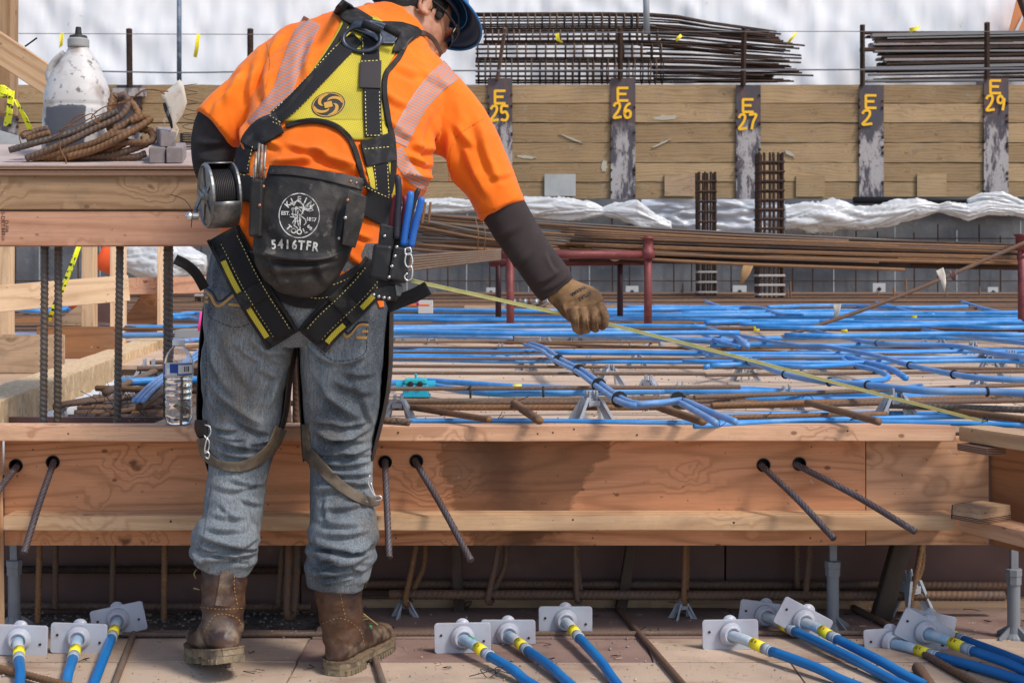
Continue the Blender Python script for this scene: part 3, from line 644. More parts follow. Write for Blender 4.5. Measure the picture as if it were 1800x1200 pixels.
sheet_px('caution_tape', [(136, 428), (124, 460), (108, 500), (92, 535), (84, 560)], [(144, 430), (131, 466), (116, 504), (99, 540), (88, 566)], 6.3, CTAPE, None, .02, label='yellow tape hanging behind the upright rebars', cat='tape')
# ---- left background timbers (standing on the deck)
g2 = 'upright studs of the far left form'
for (x0, x1, y0, y1, Y, lb) in ((-2, 15, 425, 690, 7.0, 'pale stud at the left edge below the beam'), (143, 163, 425, 622, 7.6, 'pale stud crossed by the slanting board'), (193, 215, 425, 612, 7.8, 'pale stud behind the taped upright rebar'), (276, 290, 425, 592, 8.0, 'slim pale stud beside the thickest upright rebar')):
    pxboard('stud', x0, x1, y0, y1, Y, .09, W_PALE, label=lb, cat='stud', group=g2)
a = P(-40, 528, 6.6); b = P(226, 506, 6.9); board('cross_board', a, b, .038, .13, W_PALE, label='pale slanting board nailed across the left studs', cat='board')
a = P(225, 503, 8.1); b = P(420, 499, 8.1); board('cross_board', a, b, .04, .10, W_PINK, label='reddish horizontal board behind the thick upright rebar', cat='board')
for (pts, Y, mat, lb) in (([(15, 628), (160, 520), (163, 640), (20, 660)], 7.9, W_TANPLY, 'tan triangular plywood gusset at the left'), ([(213, 596), (214, 565), (262, 500), (276, 486), (278, 590)], 8.2, W_BROWNPLY, 'brown triangular plywood gusset beside the slim stud'), ([(15, 560), (120, 555), (140, 600), (18, 640)], 8.4, W_BROWNPLY, 'brown plywood piece behind the tan gusset')):
    MB().prism([P(x, y, Y) for x, y in pts], (0, .018, 0)).build('gusset', mat, label=lb, cat='gusset')
for (x0, x1, y0, y1, Y, mat, lb) in ((165, 193, 520, 640, 8.3, PHEN, 'dark form panel between the two middle studs'), (-10, 10, 425, 680, 7.3, PHEN, 'dark form panel behind the edge stud'), (15, 140, 635, 660, 7.6, W_TANPLY, 'low plywood strip at the foot of the tan gusset'), (18, 70, 655, 668, 7.0, W_PALE, 'short pale block at the foot of the edge stud'), (-40, 112, 588, 656, 5.6, W_TANPLY, 'tan plywood board standing just outside the curb'), (64, 204, 574, 630, 6.6, W_BROWNPLY, 'brown plywood board standing outside the curb farther back')):
    pxboard('plywood_piece', x0, x1, y0, y1, Y, .018, mat, label=lb, cat='form panel')
# strand-lumber curb
a = P(-40, 722, 3.75); b = P(288, 592, 8.05)
q0 = Vector((-1.50, 3.68, .495)); q1 = Vector((-2.07, 8.0, .495)); board('curb_beam', q0, q1, .14, .21, W_OSB, label='strand lumber curb running back from the left end of the top plank', cat='beam')
V = []; Fc = []; N_ = 90
for i in range(N_ + 1):
    p = q0.lerp(q1, .62 * i / N_) + Vector((.085 + .006 * math.sin(i * 1.1), 0, -.1)); V += [p, p + Vector((.0, 0, .115))]
for i in range(N_): Fc.append((2 * i, 2 * i + 2, 2 * i + 3, 2 * i + 1))
link('corrugated_strip', V, Fc, simple('white_corrugated', (.62, .64, .66), .5), smooth=True, solid=.002, label='white corrugated plastic strip along the foot of the curb', cat='strip')
# ================================================================== DECK CONTENTS
ords = ['first', 'second', 'third', 'fourth', 'fifth', 'sixth', 'seventh', 'eighth', 'ninth', 'tenth', 'eleventh', 'twelfth', 'thirteenth', 'fourteenth', 'fifteenth', 'sixteenth', 'seventeenth', 'eighteenth', 'nineteenth', 'twentieth']
# dense rebar mat in the pit at the left
for i in range(16):
    Y = 4.34 + .056 * i; z = .500 + .004 * math.sin(i * 2.3)
    bar_between('mat_rebar', (-1.42 - .16 * (Y - 4.34) + .05 * math.sin(i * 3.1), Y, z), (-.99, Y + .01, z), .0080, (RUST_A, RUST_C, RUST_A, RUST_B)[i % 4], step=.003,
                label='tightly laid rebar of the mat behind the bottle, ' + (ords[i] + ' row back from the top plank'), cat='rebar', group='rebar mat left of the worker')
for k, (x0, x1, lb) in enumerate(((-1.62, -1.50, 'left'), (-1.30, -1.18, 'middle'), (-1.72, -1.40, 'far left'))):
    bar_between('mat_rebar', (x0, 4.28, .516), (x1, 4.95, .516), .0085, RUST_A, label='cross bar lying on top of the left rebar mat, ' + lb + ' one', cat='rebar', group='rebar mat left of the worker')
wm = MB()
for k in range(60):
    x = random.uniform(-1.5, -1.0); Y = random.uniform(4.3, 5.2); p = Vector((x, Y, .508))
    wm.tube(smooth_path([p, p + Vector((random.uniform(-.03, .03), 0, random.uniform(.01, .05))), p + Vector((random.uniform(-.05, .05), .02, random.uniform(0, .07)))], .01), .0011, 4)
wm.build('tie_wires', WIRE, kind='stuff')
# rebars across the deck: (y at px 700, y at px 1750, x0, x1, radius, mat, label)
def deckbar(xa, ya, xb, yb, z=.612, r=.0062, mat=RUST_A, lb='', mode='rib', z2=None, group='rebars across the deck', step=.003, cat='rebar', name='rebar'):
    return bar_between(name, PZ(xa, ya, z), PZ(xb, yb, z2 or z), r, mat, mode, n=10 if ya > 640 else 8, step=step, label=lb, cat=cat, group=group)
RR = [(560, 716, 1140, 716, .590, .0078, RUST_B, 'rusty bar lying between the right thigh and the centre chair'), (1140, 716, 1800, 703, .590, .0078, RUST_A, 'bar running on from the centre chair towards the right edge'),
      (380, 709, 1330, 706, .594, .0072, RUST_A, 'bar just behind the rustiest front bar'), (1250, 712, 1800, 696, .596, .0075, RUST_B, 'orange-brown bar at right behind the loose crossing stub'),
      (660, 706, 1310, 698, .600, .0070, RUST_D, 'dusty bar passing behind the centre chair'), (1560, 712, 1830, 721, .598, .0085, RUST_C, 'thick banded bar at the right end under the tape'),
      (1650, 719, 1830, 740, .588, .0085, RUST_B, 'thick orange bar ending at the top right plank'), (1250, 734, 1560, 728, .580, .0078, RUST_B, 'low rusty bar right of the blue conduit pair'),
      (640, 703, 860, 737, .592, .0078, RUST_B, 'rusty bar slanting down to the top plank at right knee'), (560, 684, 1300, 680, .610, .0062, RUST_D, 'dusty bar through the cyan junction box row'), (1220, 698, 1800, 676, .612, .0065, RUST_D, 'bar rising gently towards the right edge behind the tape'),
      (560, 655, 1240, 657, .612, .0058, RUST_D, 'bar in front of the double blue band'), (1240, 659, 1830, 652, .612, .0058, RUST_D, 'bar behind the long pale conduit at right'),
      (560, 643, 1830, 648, .612, .0056, RUST_A, 'bar under the second chair row'), (540, 631, 1830, 630, .612, .0055, RUST_A, 'dark bar above the double blue band'), (540, 619, 1830, 618, .612, .0055, RUST_A, 'thin bar behind the double blue band'),
      (540, 610, 1830, 612, .612, .0055, RUST_A, 'thin bar before the rack feet'), (540, 601, 1160, 601, .612, .0055, RUST_B, 'rusty bar at the rack feet'), (860, 601, 1830, 632, .625, .0065, RUST_B, 'loose rusty bar slanting across the right deck')]
for (xa, ya, xb, yb, z, r, m, lb) in RR: deckbar(xa, ya, xb, yb, z, r, m, lb.replace('bar', 'rebar', 1))
far = 'thin rebars crossing the far deck'
for i in range(44):
    Y = 7.6 + i * .24 + random.uniform(-.1, .1); s = F / Y; x0 = -1.0 * Y * .40; x1 = Y * .41
    bar_between('rebar', (x0, Y, .66), (x1, Y + random.uniform(-.3, .3), .66 + random.uniform(-.02, .03)), .0095, (RUST_A, RUST_E, RUST_B)[i % 3], 'plain', n=6, label='thin dark rebar crossing the far half of the deck', cat='rebar', group=far)
for i in range(26):   # upright splice bars and low cages at the far edge
    x = random.uniform(-3, 7.0); Y = random.uniform(17, 19)
    bar_between('dowel', (x, Y, DK), (x + random.uniform(-.02, .02), Y, DK + random.uniform(.12, .35)), .012, (RUST_B, RUST_A)[i % 2], 'plain', n=6, label='short rusty dowel standing at the far deck edge', cat='dowel', group='dowels at the far deck edge')
for i in range(10):
    Y = 17.2 + i * .2; z = .62 + .03 * (i % 4)
    bar_between('rebar', (-7.5, Y, z), (7.8, Y, z), .016, (RUST_E, RUST_A)[i % 2], 'plain', n=6, label='dark rebar stacked along the far deck edge', cat='rebar', group='stacked rebars at the far deck edge')
# loose stubs
for (a, b, z, r, lb) in (((903, 708), (948, 739), .600, .0095, 'thick rusty stub pointing back, left of the centre chair'), ((1148, 712), (1235, 741), .600, .0095, 'rusty stub beside the blue conduit pair'), ((1418, 707), (1545, 741), .602, .0098, 'smooth brown stub crossing the right front bars'), ((668, 738), (718, 742), .590, .009, 'dusty stub ends beside the right knee')):
    bar_between('rebar_stub', PZ(a[0], a[1], z), PZ(b[0], b[1], z - .004), r, RUST_B if r > .0094 else RUST_D, 'rib' if a[0] < 1400 else 'plain', label=lb, cat='rebar', group='loose stubs behind the top plank')
# left part beyond the pit: crossing bars and tubes
for k, (xa, ya, xb, yb, z, r, m, lb) in enumerate([(185, 690, 300, 640, .60, .010, RUST_D, 'dusty slanting bar left of the bottle'), (245, 715, 330, 655, .60, .010, RUST_A, 'slanting bar behind the bottle'), (330, 655, 400, 600, .60, .010, RUST_B, 'orange slanting bar beside the left thigh'), (170, 682, 380, 688, .60, .009, RUST_B, 'rusty bar in front of the blue tube at left'), (240, 648, 400, 645, .61, .009, RUST_A, 'bar end sticking out left of the bottle'), (265, 637, 400, 632, .61, .008, RUST_A, 'dark bar above the bottle cap'),
        (300, 612, 420, 604, .62, .008, RUST_B, 'bar above the bottle, near'), (300, 590, 420, 575, .64, .010, RUST_E, 'black bar rising right behind the thick upright'), (300, 575, 420, 562, .64, .009, RUST_E, 'upper black bar rising right behind the thick upright'), (300, 600, 420, 598, .61, .008, RUST_A, 'thin bar between bottle and thigh')]):
    deckbar(xa, ya, xb, yb, z, r, m, 'rebar at left, ' + lb, group='rebars between curb and worker')
# ---- blue conduits
def conduit(pts, r, mat, lb, z=.628, dz=None, name='blue_conduit', group='blue conduits on the deck', cat='conduit', n=12):
    w_ = [PZ(x, y, z + (dz[i] if dz else 0)) for i, (x, y) in enumerate(pts)]
    r = r * (.82 if w_[0].y < 7.5 else .9)
    V, Fc = tube(smooth_path(w_, .06), r, n); return link(name, V, Fc, mat, smooth=True, label=lb, cat=cat, group=group)
A_ = [(925, 603), (952, 612), (982, 633), (1018, 651), (1053, 677), (1089, 702), (1120, 711), (1156, 708), (1192, 704), (1222, 718), (1262, 741)]
conduit([(x - 4, y + 2) for x, y in A_], .0095, BLUE_P, 'pale blue conduit of the diagonal pair at the centre, lower one', .64)
conduit([(x + 6, y - 1) for x, y in A_[:-2]] + [(1240, 720), (1292, 741)], .0095, BLUE_P, 'pale blue conduit of the diagonal pair at the centre, upper one', .645)
conduit([(1180, 596), (1220, 611), (1317, 635), (1381, 658), (1458, 671), (1526, 677), (1632, 687), (1735, 688), (1840, 693)], .0125, BLUE_P, 'long pale conduit sweeping under the tape to the right edge', .645)
conduit([(1300, 590), (1387, 605), (1445, 608), (1535, 624), (1600, 642), (1677, 658), (1735, 665), (1840, 669)], .0115, BLUE_P, 'pale conduit sweeping down to the right edge above the tape', .65)
conduit([(1400, 576), (1478, 592), (1542, 603), (1677, 608), (1748, 621), (1840, 632)], .013, BLUE_P, 'slim conduit sloping to the right edge, third from the front', .65)
conduit([(1622, 580), (1703, 592), (1800, 603), (1840, 606)], .014, BLUE_P, 'conduit sloping behind the right rack leg', .66)
conduit([(1220, 572), (1268, 585), (1294, 593), (1313, 608)], .016, BLUE_P, 'short bent conduit ending behind the tape', .66)
conduit([(1240, 530), (1262, 538), (1300, 553), (1400, 560)], .02, BLUE_P, 'conduit sloping down from the far cages', .68)
conduit([(1540, 532), (1570, 540), (1600, 549), (1640, 554)], .02, BLUE, 'short conduit sloping at the far right', .68)
conduit([(1690, 530), (1720, 540), (1760, 550), (1800, 556)], .02, BLUE, 'conduit sloping at the far right edge', .68)
conduit([(1240, 645), (1380, 620), (1450, 618), (1475, 628), (1495, 640), (1530, 648), (1560, 660), (1550, 668), (1500, 672)], .012, BLUE, 'looping conduit curling round a cyan joint at right', .62)
conduit([(1480, 625), (1520, 636), (1565, 648), (1592, 664)], .013, BLUE, 'short curved conduit end beside the looping one', .63)
conduit([(1100, 540), (1250, 540), (1330, 541), (1370, 553), (1410, 556)], .018, BLUE, 'far conduit humped beside the column cages', .70)
conduit([(748, 544), (765, 560), (785, 572), (830, 577)], .014, BLUE, 'conduit bending down left of the rack legs', .66)
conduit([(905, 562), (925, 570), (940, 574), (1300, 578)], .016, BLUE, 'conduit with a hooked end behind the gloved hand', .65)
conduit([(1200, 570), (1230, 585), (1262, 600), (1300, 610)], .011, BLUE, 'conduit slanting behind the right rack leg pair', .65)
# horizontals
HB = [(560, 667, 1830, 690, .024, .0135, 'thick conduit leaving the cyan box to the right', [(560, 672), (700, 673), (735, 674), (780, 681), (850, 690), (950, 691), (1150, 687), (1290, 684), (1420, 691), (1500, 690), (1620, 680)]),
      (0, 0, 0, 0, 0, .0125, 'upper conduit of the pair behind the cyan box', [(735, 668), (800, 672), (900, 679), (1050, 684), (1250, 688), (1400, 689), (1560, 696), (1700, 698)]),
      (0, 0, 0, 0, 0, .013, 'broad near conduit below the front chairs at right', [(1240, 697), (1330, 701), (1480, 703), (1640, 700), (1830, 695)]),
      (0, 0, 0, 0, 0, .0085, 'lowest conduit along the back of the top plank', [(600, 741), (900, 739), (1240, 743), (1500, 736), (1700, 732), (1830, 736)]),
      (0, 0, 0, 0, 0, .0085, 'second lowest conduit along the top plank', [(1220, 749), (1400, 739), (1560, 741), (1700, 744), (1830, 749)]),
      (0, 0, 0, 0, 0, .0085, 'third conduit along the top plank at right', [(1240, 731), (1400, 727), (1560, 726), (1700, 731), (1830, 745)])]
for h in HB: conduit(h[7], h[5], BLUE, 'blue ' + h[6], .592 if 'plank' not in h[6] else .572)
bands = [(612, [0, 4, 8], 540, 990, 'first band'), (626, [0, 4, 8], 540, 960, 'second band')]
for (y0, offs, xa, xb, bn) in bands:
    for k, o_ in enumerate(offs):
        conduit([(xa, y0 - 2 + o_ * .8), (760, y0 - 1 + o_), (880, y0 + 3 + o_ * .8), (xb, y0 + 5 + o_ * .5), (1250, y0 + 7 + o_ * .5)], .0098, BLUE, 'flat-lying blue conduit behind the right thigh, %s, %s of three' % (bn, ('upper', 'middle', 'lower')[k]), .60)
hz = [(573, 560, 1240, 'behind the glove'), (580, 540, 1100, 'below the tape at left'), (585, 540, 1300, 'passing behind the fingers'), (556, 540, 1830, 'running level with the cuff'), (560, 540, 1800, 'just in front of the pink flag'), (549, 1200, 1830, 'far one near the dark wall'), (545, 560, 1300, 'far one behind the rack legs'), (552, 1000, 1830, 'far one passing the column cages'), (563, 760, 1500, 'between hand and tilted rod, far'),
      (566, 1240, 1830, 'below the tilted rod'), (570, 1300, 1830, 'joining the far thick group'), (588, 1380, 1830, 'before the dark far bars'), (593, 1250, 1830, 'right half, mid deck'), (627, 1240, 1830, 'right half, behind the second chair row'), (636, 1200, 1830, 'right half, before the looping one'), (574, 1330, 1830, 'right half, in the thick group'),
      (539, 1350, 1700, 'near the wall foot'), (606, 1250, 1640, 'right half, crossing under the pale ones'), (616, 1500, 1830, 'right half, beside the slim conduit'), (592, 560, 900, 'behind the double band'), (642, 1250, 1500, 'short one by the looping conduit'), (620, 980, 1830, 'crossing under the diagonal pair'), (598, 300, 380, 'between the thick upright and the thigh'), (552, 300, 390, 'left background, upper'), (560, 300, 395, 'left background, lower'), (545, 20, 140, 'behind the slanting board')]
for i, (y0, xa, xb, lb) in enumerate(hz):
    m_ = 6; pts = [(xa + (xb - xa) * k / m_, y0 + 1.6 * math.sin(i * 1.7 + k * 1.3) + (k / m_ - .5) * random.uniform(-3, 3)) for k in range(m_ + 1)]
    Yh = F * (H - .63) / (y0 - HY); conduit(pts, .0105 if Yh < 6 else (.014 if Yh < 11 else .018), (BLUE, BLUE_P, BLUE)[i % 3] if Yh < 9 else BLUE, 'level blue conduit ' + lb, .63 if Yh < 7.5 else .69, n=10)
for i in range(10):
    Y = 7.2 + i * 1.0; x = random.uniform(-2, 3) ; dx = random.uniform(3, 5) * random.choice((-1, 1))
    w_ = [Vector((x + dx * t / 5, Y + (t - 2.5) * random.uniform(.1, .35), .64 + .02 * math.sin(t + i))) for t in range(6)]
    V, Fc = tube(smooth_path(w_, .15), .016, 8); link('blue_conduit', V, Fc, BLUE if i % 3 else BLUE_P, smooth=True, label='blue conduit lying loosely on the far deck', cat='conduit', group='loose blue conduits far back')
for k, dx in enumerate((-8, 0, 8)):
    conduit([(243 + dx, 705), (265 + dx, 682), (290 + dx, 662), (334 + dx, 634), (362 + dx, 612)], .0075, BLUE_P, 'pale blue tube slanting behind the bottle, %s of three' % ('left', 'middle', 'right')[k], .62, group='blue tubes behind the bottle')
conduit([(212, 672), (300, 668), (420, 668)], .0165, BLUE, 'thick blue tube lying behind the bottle label', .60)
# dark ties on the conduit pairs
tm = MB()
def ring_at(c, d, r, w_=.003):
    q = Vector(d).to_track_quat('Z', 'Y').to_matrix(); tm.lathe([(r, -w_), (r + .0012, 0), (r, w_)], 12, q, c)
for (x, y, x2, y2, z) in ((1018, 651, 1030, 660, .64), (1053, 677, 1064, 685, .64), (982, 633, 992, 640, .64), (1089, 702, 1100, 706, .64), (1192, 703, 1204, 709, .64), (1317, 635, 1330, 640, .645), (1381, 658, 1393, 661, .645), (1458, 671, 1470, 672, .645), (1735, 688, 1750, 688, .645), (1526, 677, 1540, 679, .645), (1600, 642, 1612, 646, .65), (1677, 658, 1690, 660, .65), (1542, 603, 1554, 604, .65), (827, 689, 836, 689, .60), (955, 691, 965, 691, .60)):
    a = PZ(x, y, z); b = PZ(x2, y2, z); ring_at(a, b - a, .021 if x < 1300 and z < .645 else .0135)
tm.build('conduit_ties', BLACKP, kind='stuff')
for (x, y, z, lb) in ((909, 683, .605, 'on the thick conduit right of the cyan box'), (1330, 578, .665, 'on the conduit left of the tilted rod'), (1484, 580, .665, 'on the conduit below the tilted rod'), (1607, 558, .70, 'on the far thick group at right')):
    c = PZ(x, y, z); MB().lathe([(.0142, -.014), (.0144, .014)], 14, Matrix.Rotation(R(90), 3, 'Y'), c).build('yellow_label', YELLOW, smooth=True, label='small yellow label wrapped round the conduit ' + lb, cat='label', group='yellow conduit labels')
# cyan junction boxes
def jbox(px, py, s, lb):
    c = PZ(px, py, .555 + .005); b = empty('junction_box', c, lb, 'junction box'); 
    MB().box(c + Vector((0, 0, .022 * s)), (.085 * s, .06 * s, .036 * s)).build('body', CYAN, b, bev=.004)
    MB().box(c + Vector((0, 0, .051 * s)), (.075 * s, .052 * s, .018 * s)).build('lid', simple('teal_lid', (.03, .42, .48), .35), b, bev=.004)
    m = MB()
    for k in (-1, 1): m.lathe([(.010 * s, 0), (.010 * s, .012 * s), (.004 * s, .013 * s)], 12, Matrix.Rotation(R(90), 3, 'X'), c + Vector((k * .016 * s, -.028 * s, .042 * s)))
    m.build('port', BLACKP, b)
    m = MB()
    for k in (-1, 1): m.lathe([(.017 * s, -.014 * s), (.017 * s, .014 * s)], 14, Matrix.Rotation(R(90), 3, 'Y'), c + Vector((k * .052 * s, 0, .036 * s)))
    m.build('side_socket', CYAN, b, smooth=False)
    MB().lathe([(.004 * s, 0), (.004 * s, .014 * s), (.002 * s, .016 * s)], 8, None, c + Vector((0, 0, .060 * s))).build('knob', CYAN, b)
    MB().box(c + Vector((0, -.01 * s, .004 * s)), (.10 * s, .05 * s, .008 * s)).build('foot', CYAN, b)
jbox(731, 696, .98, 'cyan conduit junction box on the deck beside the right thigh')
jbox(1280, 592, 1.1, 'cyan junction box behind the tape right of the rack')
jbox(1466, 634, .8, 'cyan junction box in the looping conduit at right')
jbox(890, 566, 1.2, 'cyan junction box beside the left rack legs')
# chairs
CHS = [(700, 741, .95, 'close behind the right knee'), (1040, 742, 1.12, 'nearest one, at the centre of the top plank'), (1383, 719, .92, 'left of the brown stub'), (1575, 739, 1.15, 'near one before the right end of the plank'), (1072, 677, 1.0, 'beside the diagonal pair'), (1035, 652, .85, 'behind the diagonal pair'), (1310, 669, 1.0, 'right of the centre, mid deck'),
       (1722, 708, 1.05, 'under the sweeping pale conduit near the right edge'), (1430, 652, 1.0, 'behind the tape, above the brown stub'), (1400, 630, .9, 'behind the tape, farther back'), (700, 600, 1.0, 'just right of the right hip'), (758, 606, .8, 'second right of the right hip'), (808, 597, .8, 'third right of the right hip'),
       (958, 606, .9, 'left of the diagonal pair head'), (1012, 600, .9, 'below the gloved hand'), (1100, 612, .8, 'between hand and rack leg'), (1150, 608, 1.1, 'at the right rack leg'), (880, 628, .9, 'behind the blue bands'), (925, 651, .8, 'on the bare ply left of the diagonal pair'), (1120, 647, .9, 'right of the diagonal pair'),
       (1740, 660, 1.1, 'brownish one near the right edge'), (1778, 655, 1.2, 'at the right edge, mid deck'), (1710, 628, 1.0, 'right, farther'), (1655, 622, 1.0, 'right of the looping conduit'), (1625, 620, .9, 'second right of the looping conduit'), (1195, 704, .8, 'under the bend of the diagonal pair'), (1140, 696, .9, 'next to the thick conduit, centre right'),
       (668, 690, .9, 'half hidden by the right thigh'), (225, 705, 1.2, 'left of the bottle, near'), (262, 690, 1.7, 'tall one left of the bottle'), (1530, 700, .8, 'half hidden under the tape'), (1268, 620, .9, 'right of the rack')]
for (px, py, sc, lb) in CHS: inst('rebar_chair', CH_ME, PZ(px, py, DK if px > 400 else .5), (0, 0, random.uniform(-.5, .5)), None, scale=(sc * 1.2, sc * 1.2, sc * 1.1), label='grey plastic rebar chair ' + lb, cat='rebar chair', group='rebar chairs on the deck')
for i in range(46):
    Y = random.uniform(9, 18); x = random.uniform(-.36, .37) * Y
    inst('rebar_chair', CH_ME, (x, Y, DK), (0, 0, random.uniform(-.6, .6)), None, scale=(random.uniform(1.2, 1.6),) * 3, label='tiny grey rebar chair on the far deck', cat='rebar chair', group='tiny chairs far back')
# debris on the deck / ground
dm = MB()
def pebble(m, c, r):
    bm_ = []; n0 = len(m.v); 
    for q in [(1, 0, 0), (-1, 0, 0), (0, 1, 0), (0, -1, 0), (0, 0, 1), (0, 0, -.4)]: bm_.append(Vector(c) + Vector(q) * r * random.uniform(.6, 1.2))
    m.add(bm_, [(0, 2, 4), (2, 1, 4), (1, 3, 4), (3, 0, 4), (2, 0, 5), (1, 2, 5), (3, 1, 5), (0, 3, 5)])
for k in range(1500):
    pebble(dm, (random.uniform(-1.5, 2.0), 3.0 + random.random() ** .6 * .95, .001), random.choice((.0012, .0015, .002, .003, .004)))
for (x, y) in ((900, 1160), (1102, 1122), (1072, 1140), (1103, 1135), (820, 1085), (757, 1080), (1330, 1080), (280, 1127), (5, 1187), (1780, 1078)): pebble(dm, PZ(x, y, .003), .006)
for k in range(700): pebble(dm, (random.uniform(-2.6, -.6), random.uniform(3.60, 3.98), -.022), random.uniform(.002, .007))
dm.build('gravel', simple('grit', (.33, .29, .26), .9, [((.14, .12, .11), 50, .4, .6, (1, 1, 1), .7)]), kind='stuff')
dm = MB()
for k in range(1400):
    Y = 3.75 + random.random() ** 1.5 * 5; pebble(dm, (random.uniform(-.3, .38) * Y, Y, DK + .001), random.choice((.0015, .002, .003, .004)))
dm.build('sawdust', simple('deck_grit', (.20, .15, .11), .9), kind='stuff')
wm = MB()
for k in range(36):
    x = random.uniform(-1.3, 1.6); Y = random.uniform(3.3, 3.9); p = Vector((x, Y, .004)); q = [p]
    for j in range(4): q.append(q[-1] + Vector((random.uniform(-.03, .03), random.uniform(-.02, .02), 0))); q[-1].z = .003 + random.uniform(0, .008)
    wm.tube(smooth_path(q, .008), .0009, 4)
for (x, y) in ((300, 1095), (570, 1110), (1190, 1075), (830, 1068), (1250, 1060), (865, 1190), (880, 1188), (1150, 1115)):
    for j in range(2):
        p = PZ(x + random.uniform(-10, 10), y, .004); wm.tube(smooth_path([p, p + Vector((random.uniform(-.03, .03), 0, .02)), p + Vector((random.uniform(-.05, .05), 0, .035 * random.random()))], .006), .0011, 4)
wm.build('wire_scraps', WIRE, kind='stuff')
wm = MB()
for (x, y) in ((700, 740), (880, 735), (903, 706), (1120, 716), (1258, 742), (1240, 735), (1425, 700), (1500, 738), (1730, 741), (1750, 700), (1162, 712), (1350, 738)):
    p = PZ(x, y, .60)
    for j in range(1):
        q = [p + Vector((random.uniform(-.012, .012), random.uniform(-.01, .01), random.uniform(-.012, .015))) for _ in range(4)]; q.append(p + Vector((random.uniform(-.05, .05), 0, random.uniform(0, .02)))); wm.tube(smooth_path(q, .005), .0011, 4)
wm.build('tie_wires', WIRE, kind='stuff')
dm = MB()
for k in range(150):
    c_ = Vector((random.uniform(-1.4, 1.7), random.uniform(3.05, 3.95), .003)); dm.box(c_, (random.uniform(.004, .022), random.uniform(.001, .004), .001), Matrix.Rotation(random.uniform(0, 3), 3, 'Z') @ Matrix.Rotation(random.uniform(-.2, .2), 3, 'X'))
for k in range(90):
    Y = 3.75 + random.random() * 3; c_ = Vector((random.uniform(-.25, .38) * Y, Y, DK + .003)); dm.box(c_, (random.uniform(.006, .03), random.uniform(.002, .006), .001), Matrix.Rotation(random.uniform(0, 3), 3, 'Z'))
dm.build('wood_chips', W_PALE, kind='stuff')
# ---- measuring tape
TAPE = simple('tape_measure', (.80, .82, .34), .3, [((.55, .56, .2), 30, .45, .7, (1, 1, 1), .4)])
tp = [P(722, 493, 3.16), P(850, 521, 3.30), P(985, 551, 3.49), P(1040, 563, 3.485), P(1090, 575, 3.49), P(1300, 628, 3.57), P(1500, 681, 3.64), P(1700, 733, 3.68), P(1742, 744, 3.685)]
q = smooth_path(tp, .02); V = []; Fc = []
for i, p in enumerate(q):
    for k, (dz, dy) in enumerate(((.0062, 0), (.0031, .0018), (0, .0024), (-.0031, .0018), (-.0062, 0))): V.append(p + Vector((0, dy * 1.5 - dz * .7, dz * .75)))
for i in range(len(q) - 1):
    for k in range(4): a = i * 5 + k; Fc.append((a, a + 5, a + 6, a + 1))
link('tape_blade', V, Fc, TAPE, smooth=True, solid=.0004, label='yellow-green measuring tape stretched from the belt to the right plank end', cat='tape measure')
# ---- bottle
bb = P(314, 745.5, 3.585); bb.z = ZT; s = 3.585 / F
BT = empty('water_bottle', bb, 'clear plastic water bottle with blue and white label standing on the top plank', 'bottle')
PET = NT('clear_plastic'); PET = PET.out((1, 1, 1, 1), .03, 0, PET.noise(28., (1, 1, 1.6)), .35, .004, .5, Transmission_Weight=1.0, IOR=1.22)
WAT = NT('water'); WAT = WAT.out((.97, .99, 1, 1), .0, Transmission_Weight=1.0, IOR=1.33)
prof = [(12, 0), (20, 1), (23, 5), (24, 14), (23.2, 28), (24, 40), (22.6, 44), (24, 50), (22.6, 56), (24, 62), (22.4, 67), (23.6, 74), (22.6, 80), (24, 84), (25, 86), (25.2, 110), (24.4, 113), (23.5, 118), (20.5, 126), (15.5, 133), (10.5, 138), (9.8, 141)]
pf = []
for (a, b_) in zip(prof, prof[1:]):
    for j in range(3): t_ = j / 3; pf.append(((a[0] + (b_[0] - a[0]) * t_) * s, (a[1] + (b_[1] - a[1]) * t_) * s * .985))
pf.append((prof[-1][0] * s, prof[-1][1] * s * .985))
def lathe_w(prof, n, c, wob=0, petal=0):
    V = []; Fc = []
    for (r, z) in prof:
        for k in range(n):
            a = 2 * math.pi * k / n; rr = r
            if petal and z < .022: rr *= 1 - .10 * abs(math.cos(2.5 * a)) * (1 - z / .022)
            if wob and .03 < z < .12: rr += wob * math.sin(3 * a + z * 260)
            V.append(Vector(c) + Vector((rr * math.cos(a), rr * math.sin(a), z)))
    for i in range(len(prof) - 1):
        for k in range(n): Fc.append((i * n + k, i * n + (k + 1) % n, i * n + n + (k + 1) % n, i * n + n + k))
    Fc.append(tuple(range(n))[::-1]); return V, Fc
V, Fc = lathe_w(pf, 40, bb, .0004, 1); link('shell', V, Fc, PET, BT, smooth=True, loc=bb, solid=.0006)
wf = [(max(.001, r - .0012), z + .001) for r, z in pf if z < 88 * s]; V, Fc = lathe_w(wf, 40, bb, .0004, 1); n = 40; Fc.append(tuple((len(wf) - 1) * n + k for k in range(n))); link('water', V, Fc, WAT, BT, smooth=True, loc=bb)
MB().lathe([(10.6 * s, 139 * s), (10.8 * s, 140 * s), (10.8 * s, 148 * s), (10 * s, 149 * s), (2 * s, 149.2 * s)], 30, None, bb).build('cap', simple('cap_white', (.72, .74, .76), .35), BT)
LW = simple('label_white', (.70, .72, .72), .4); LB = simple('label_blue', (.01, .06, .30), .4)
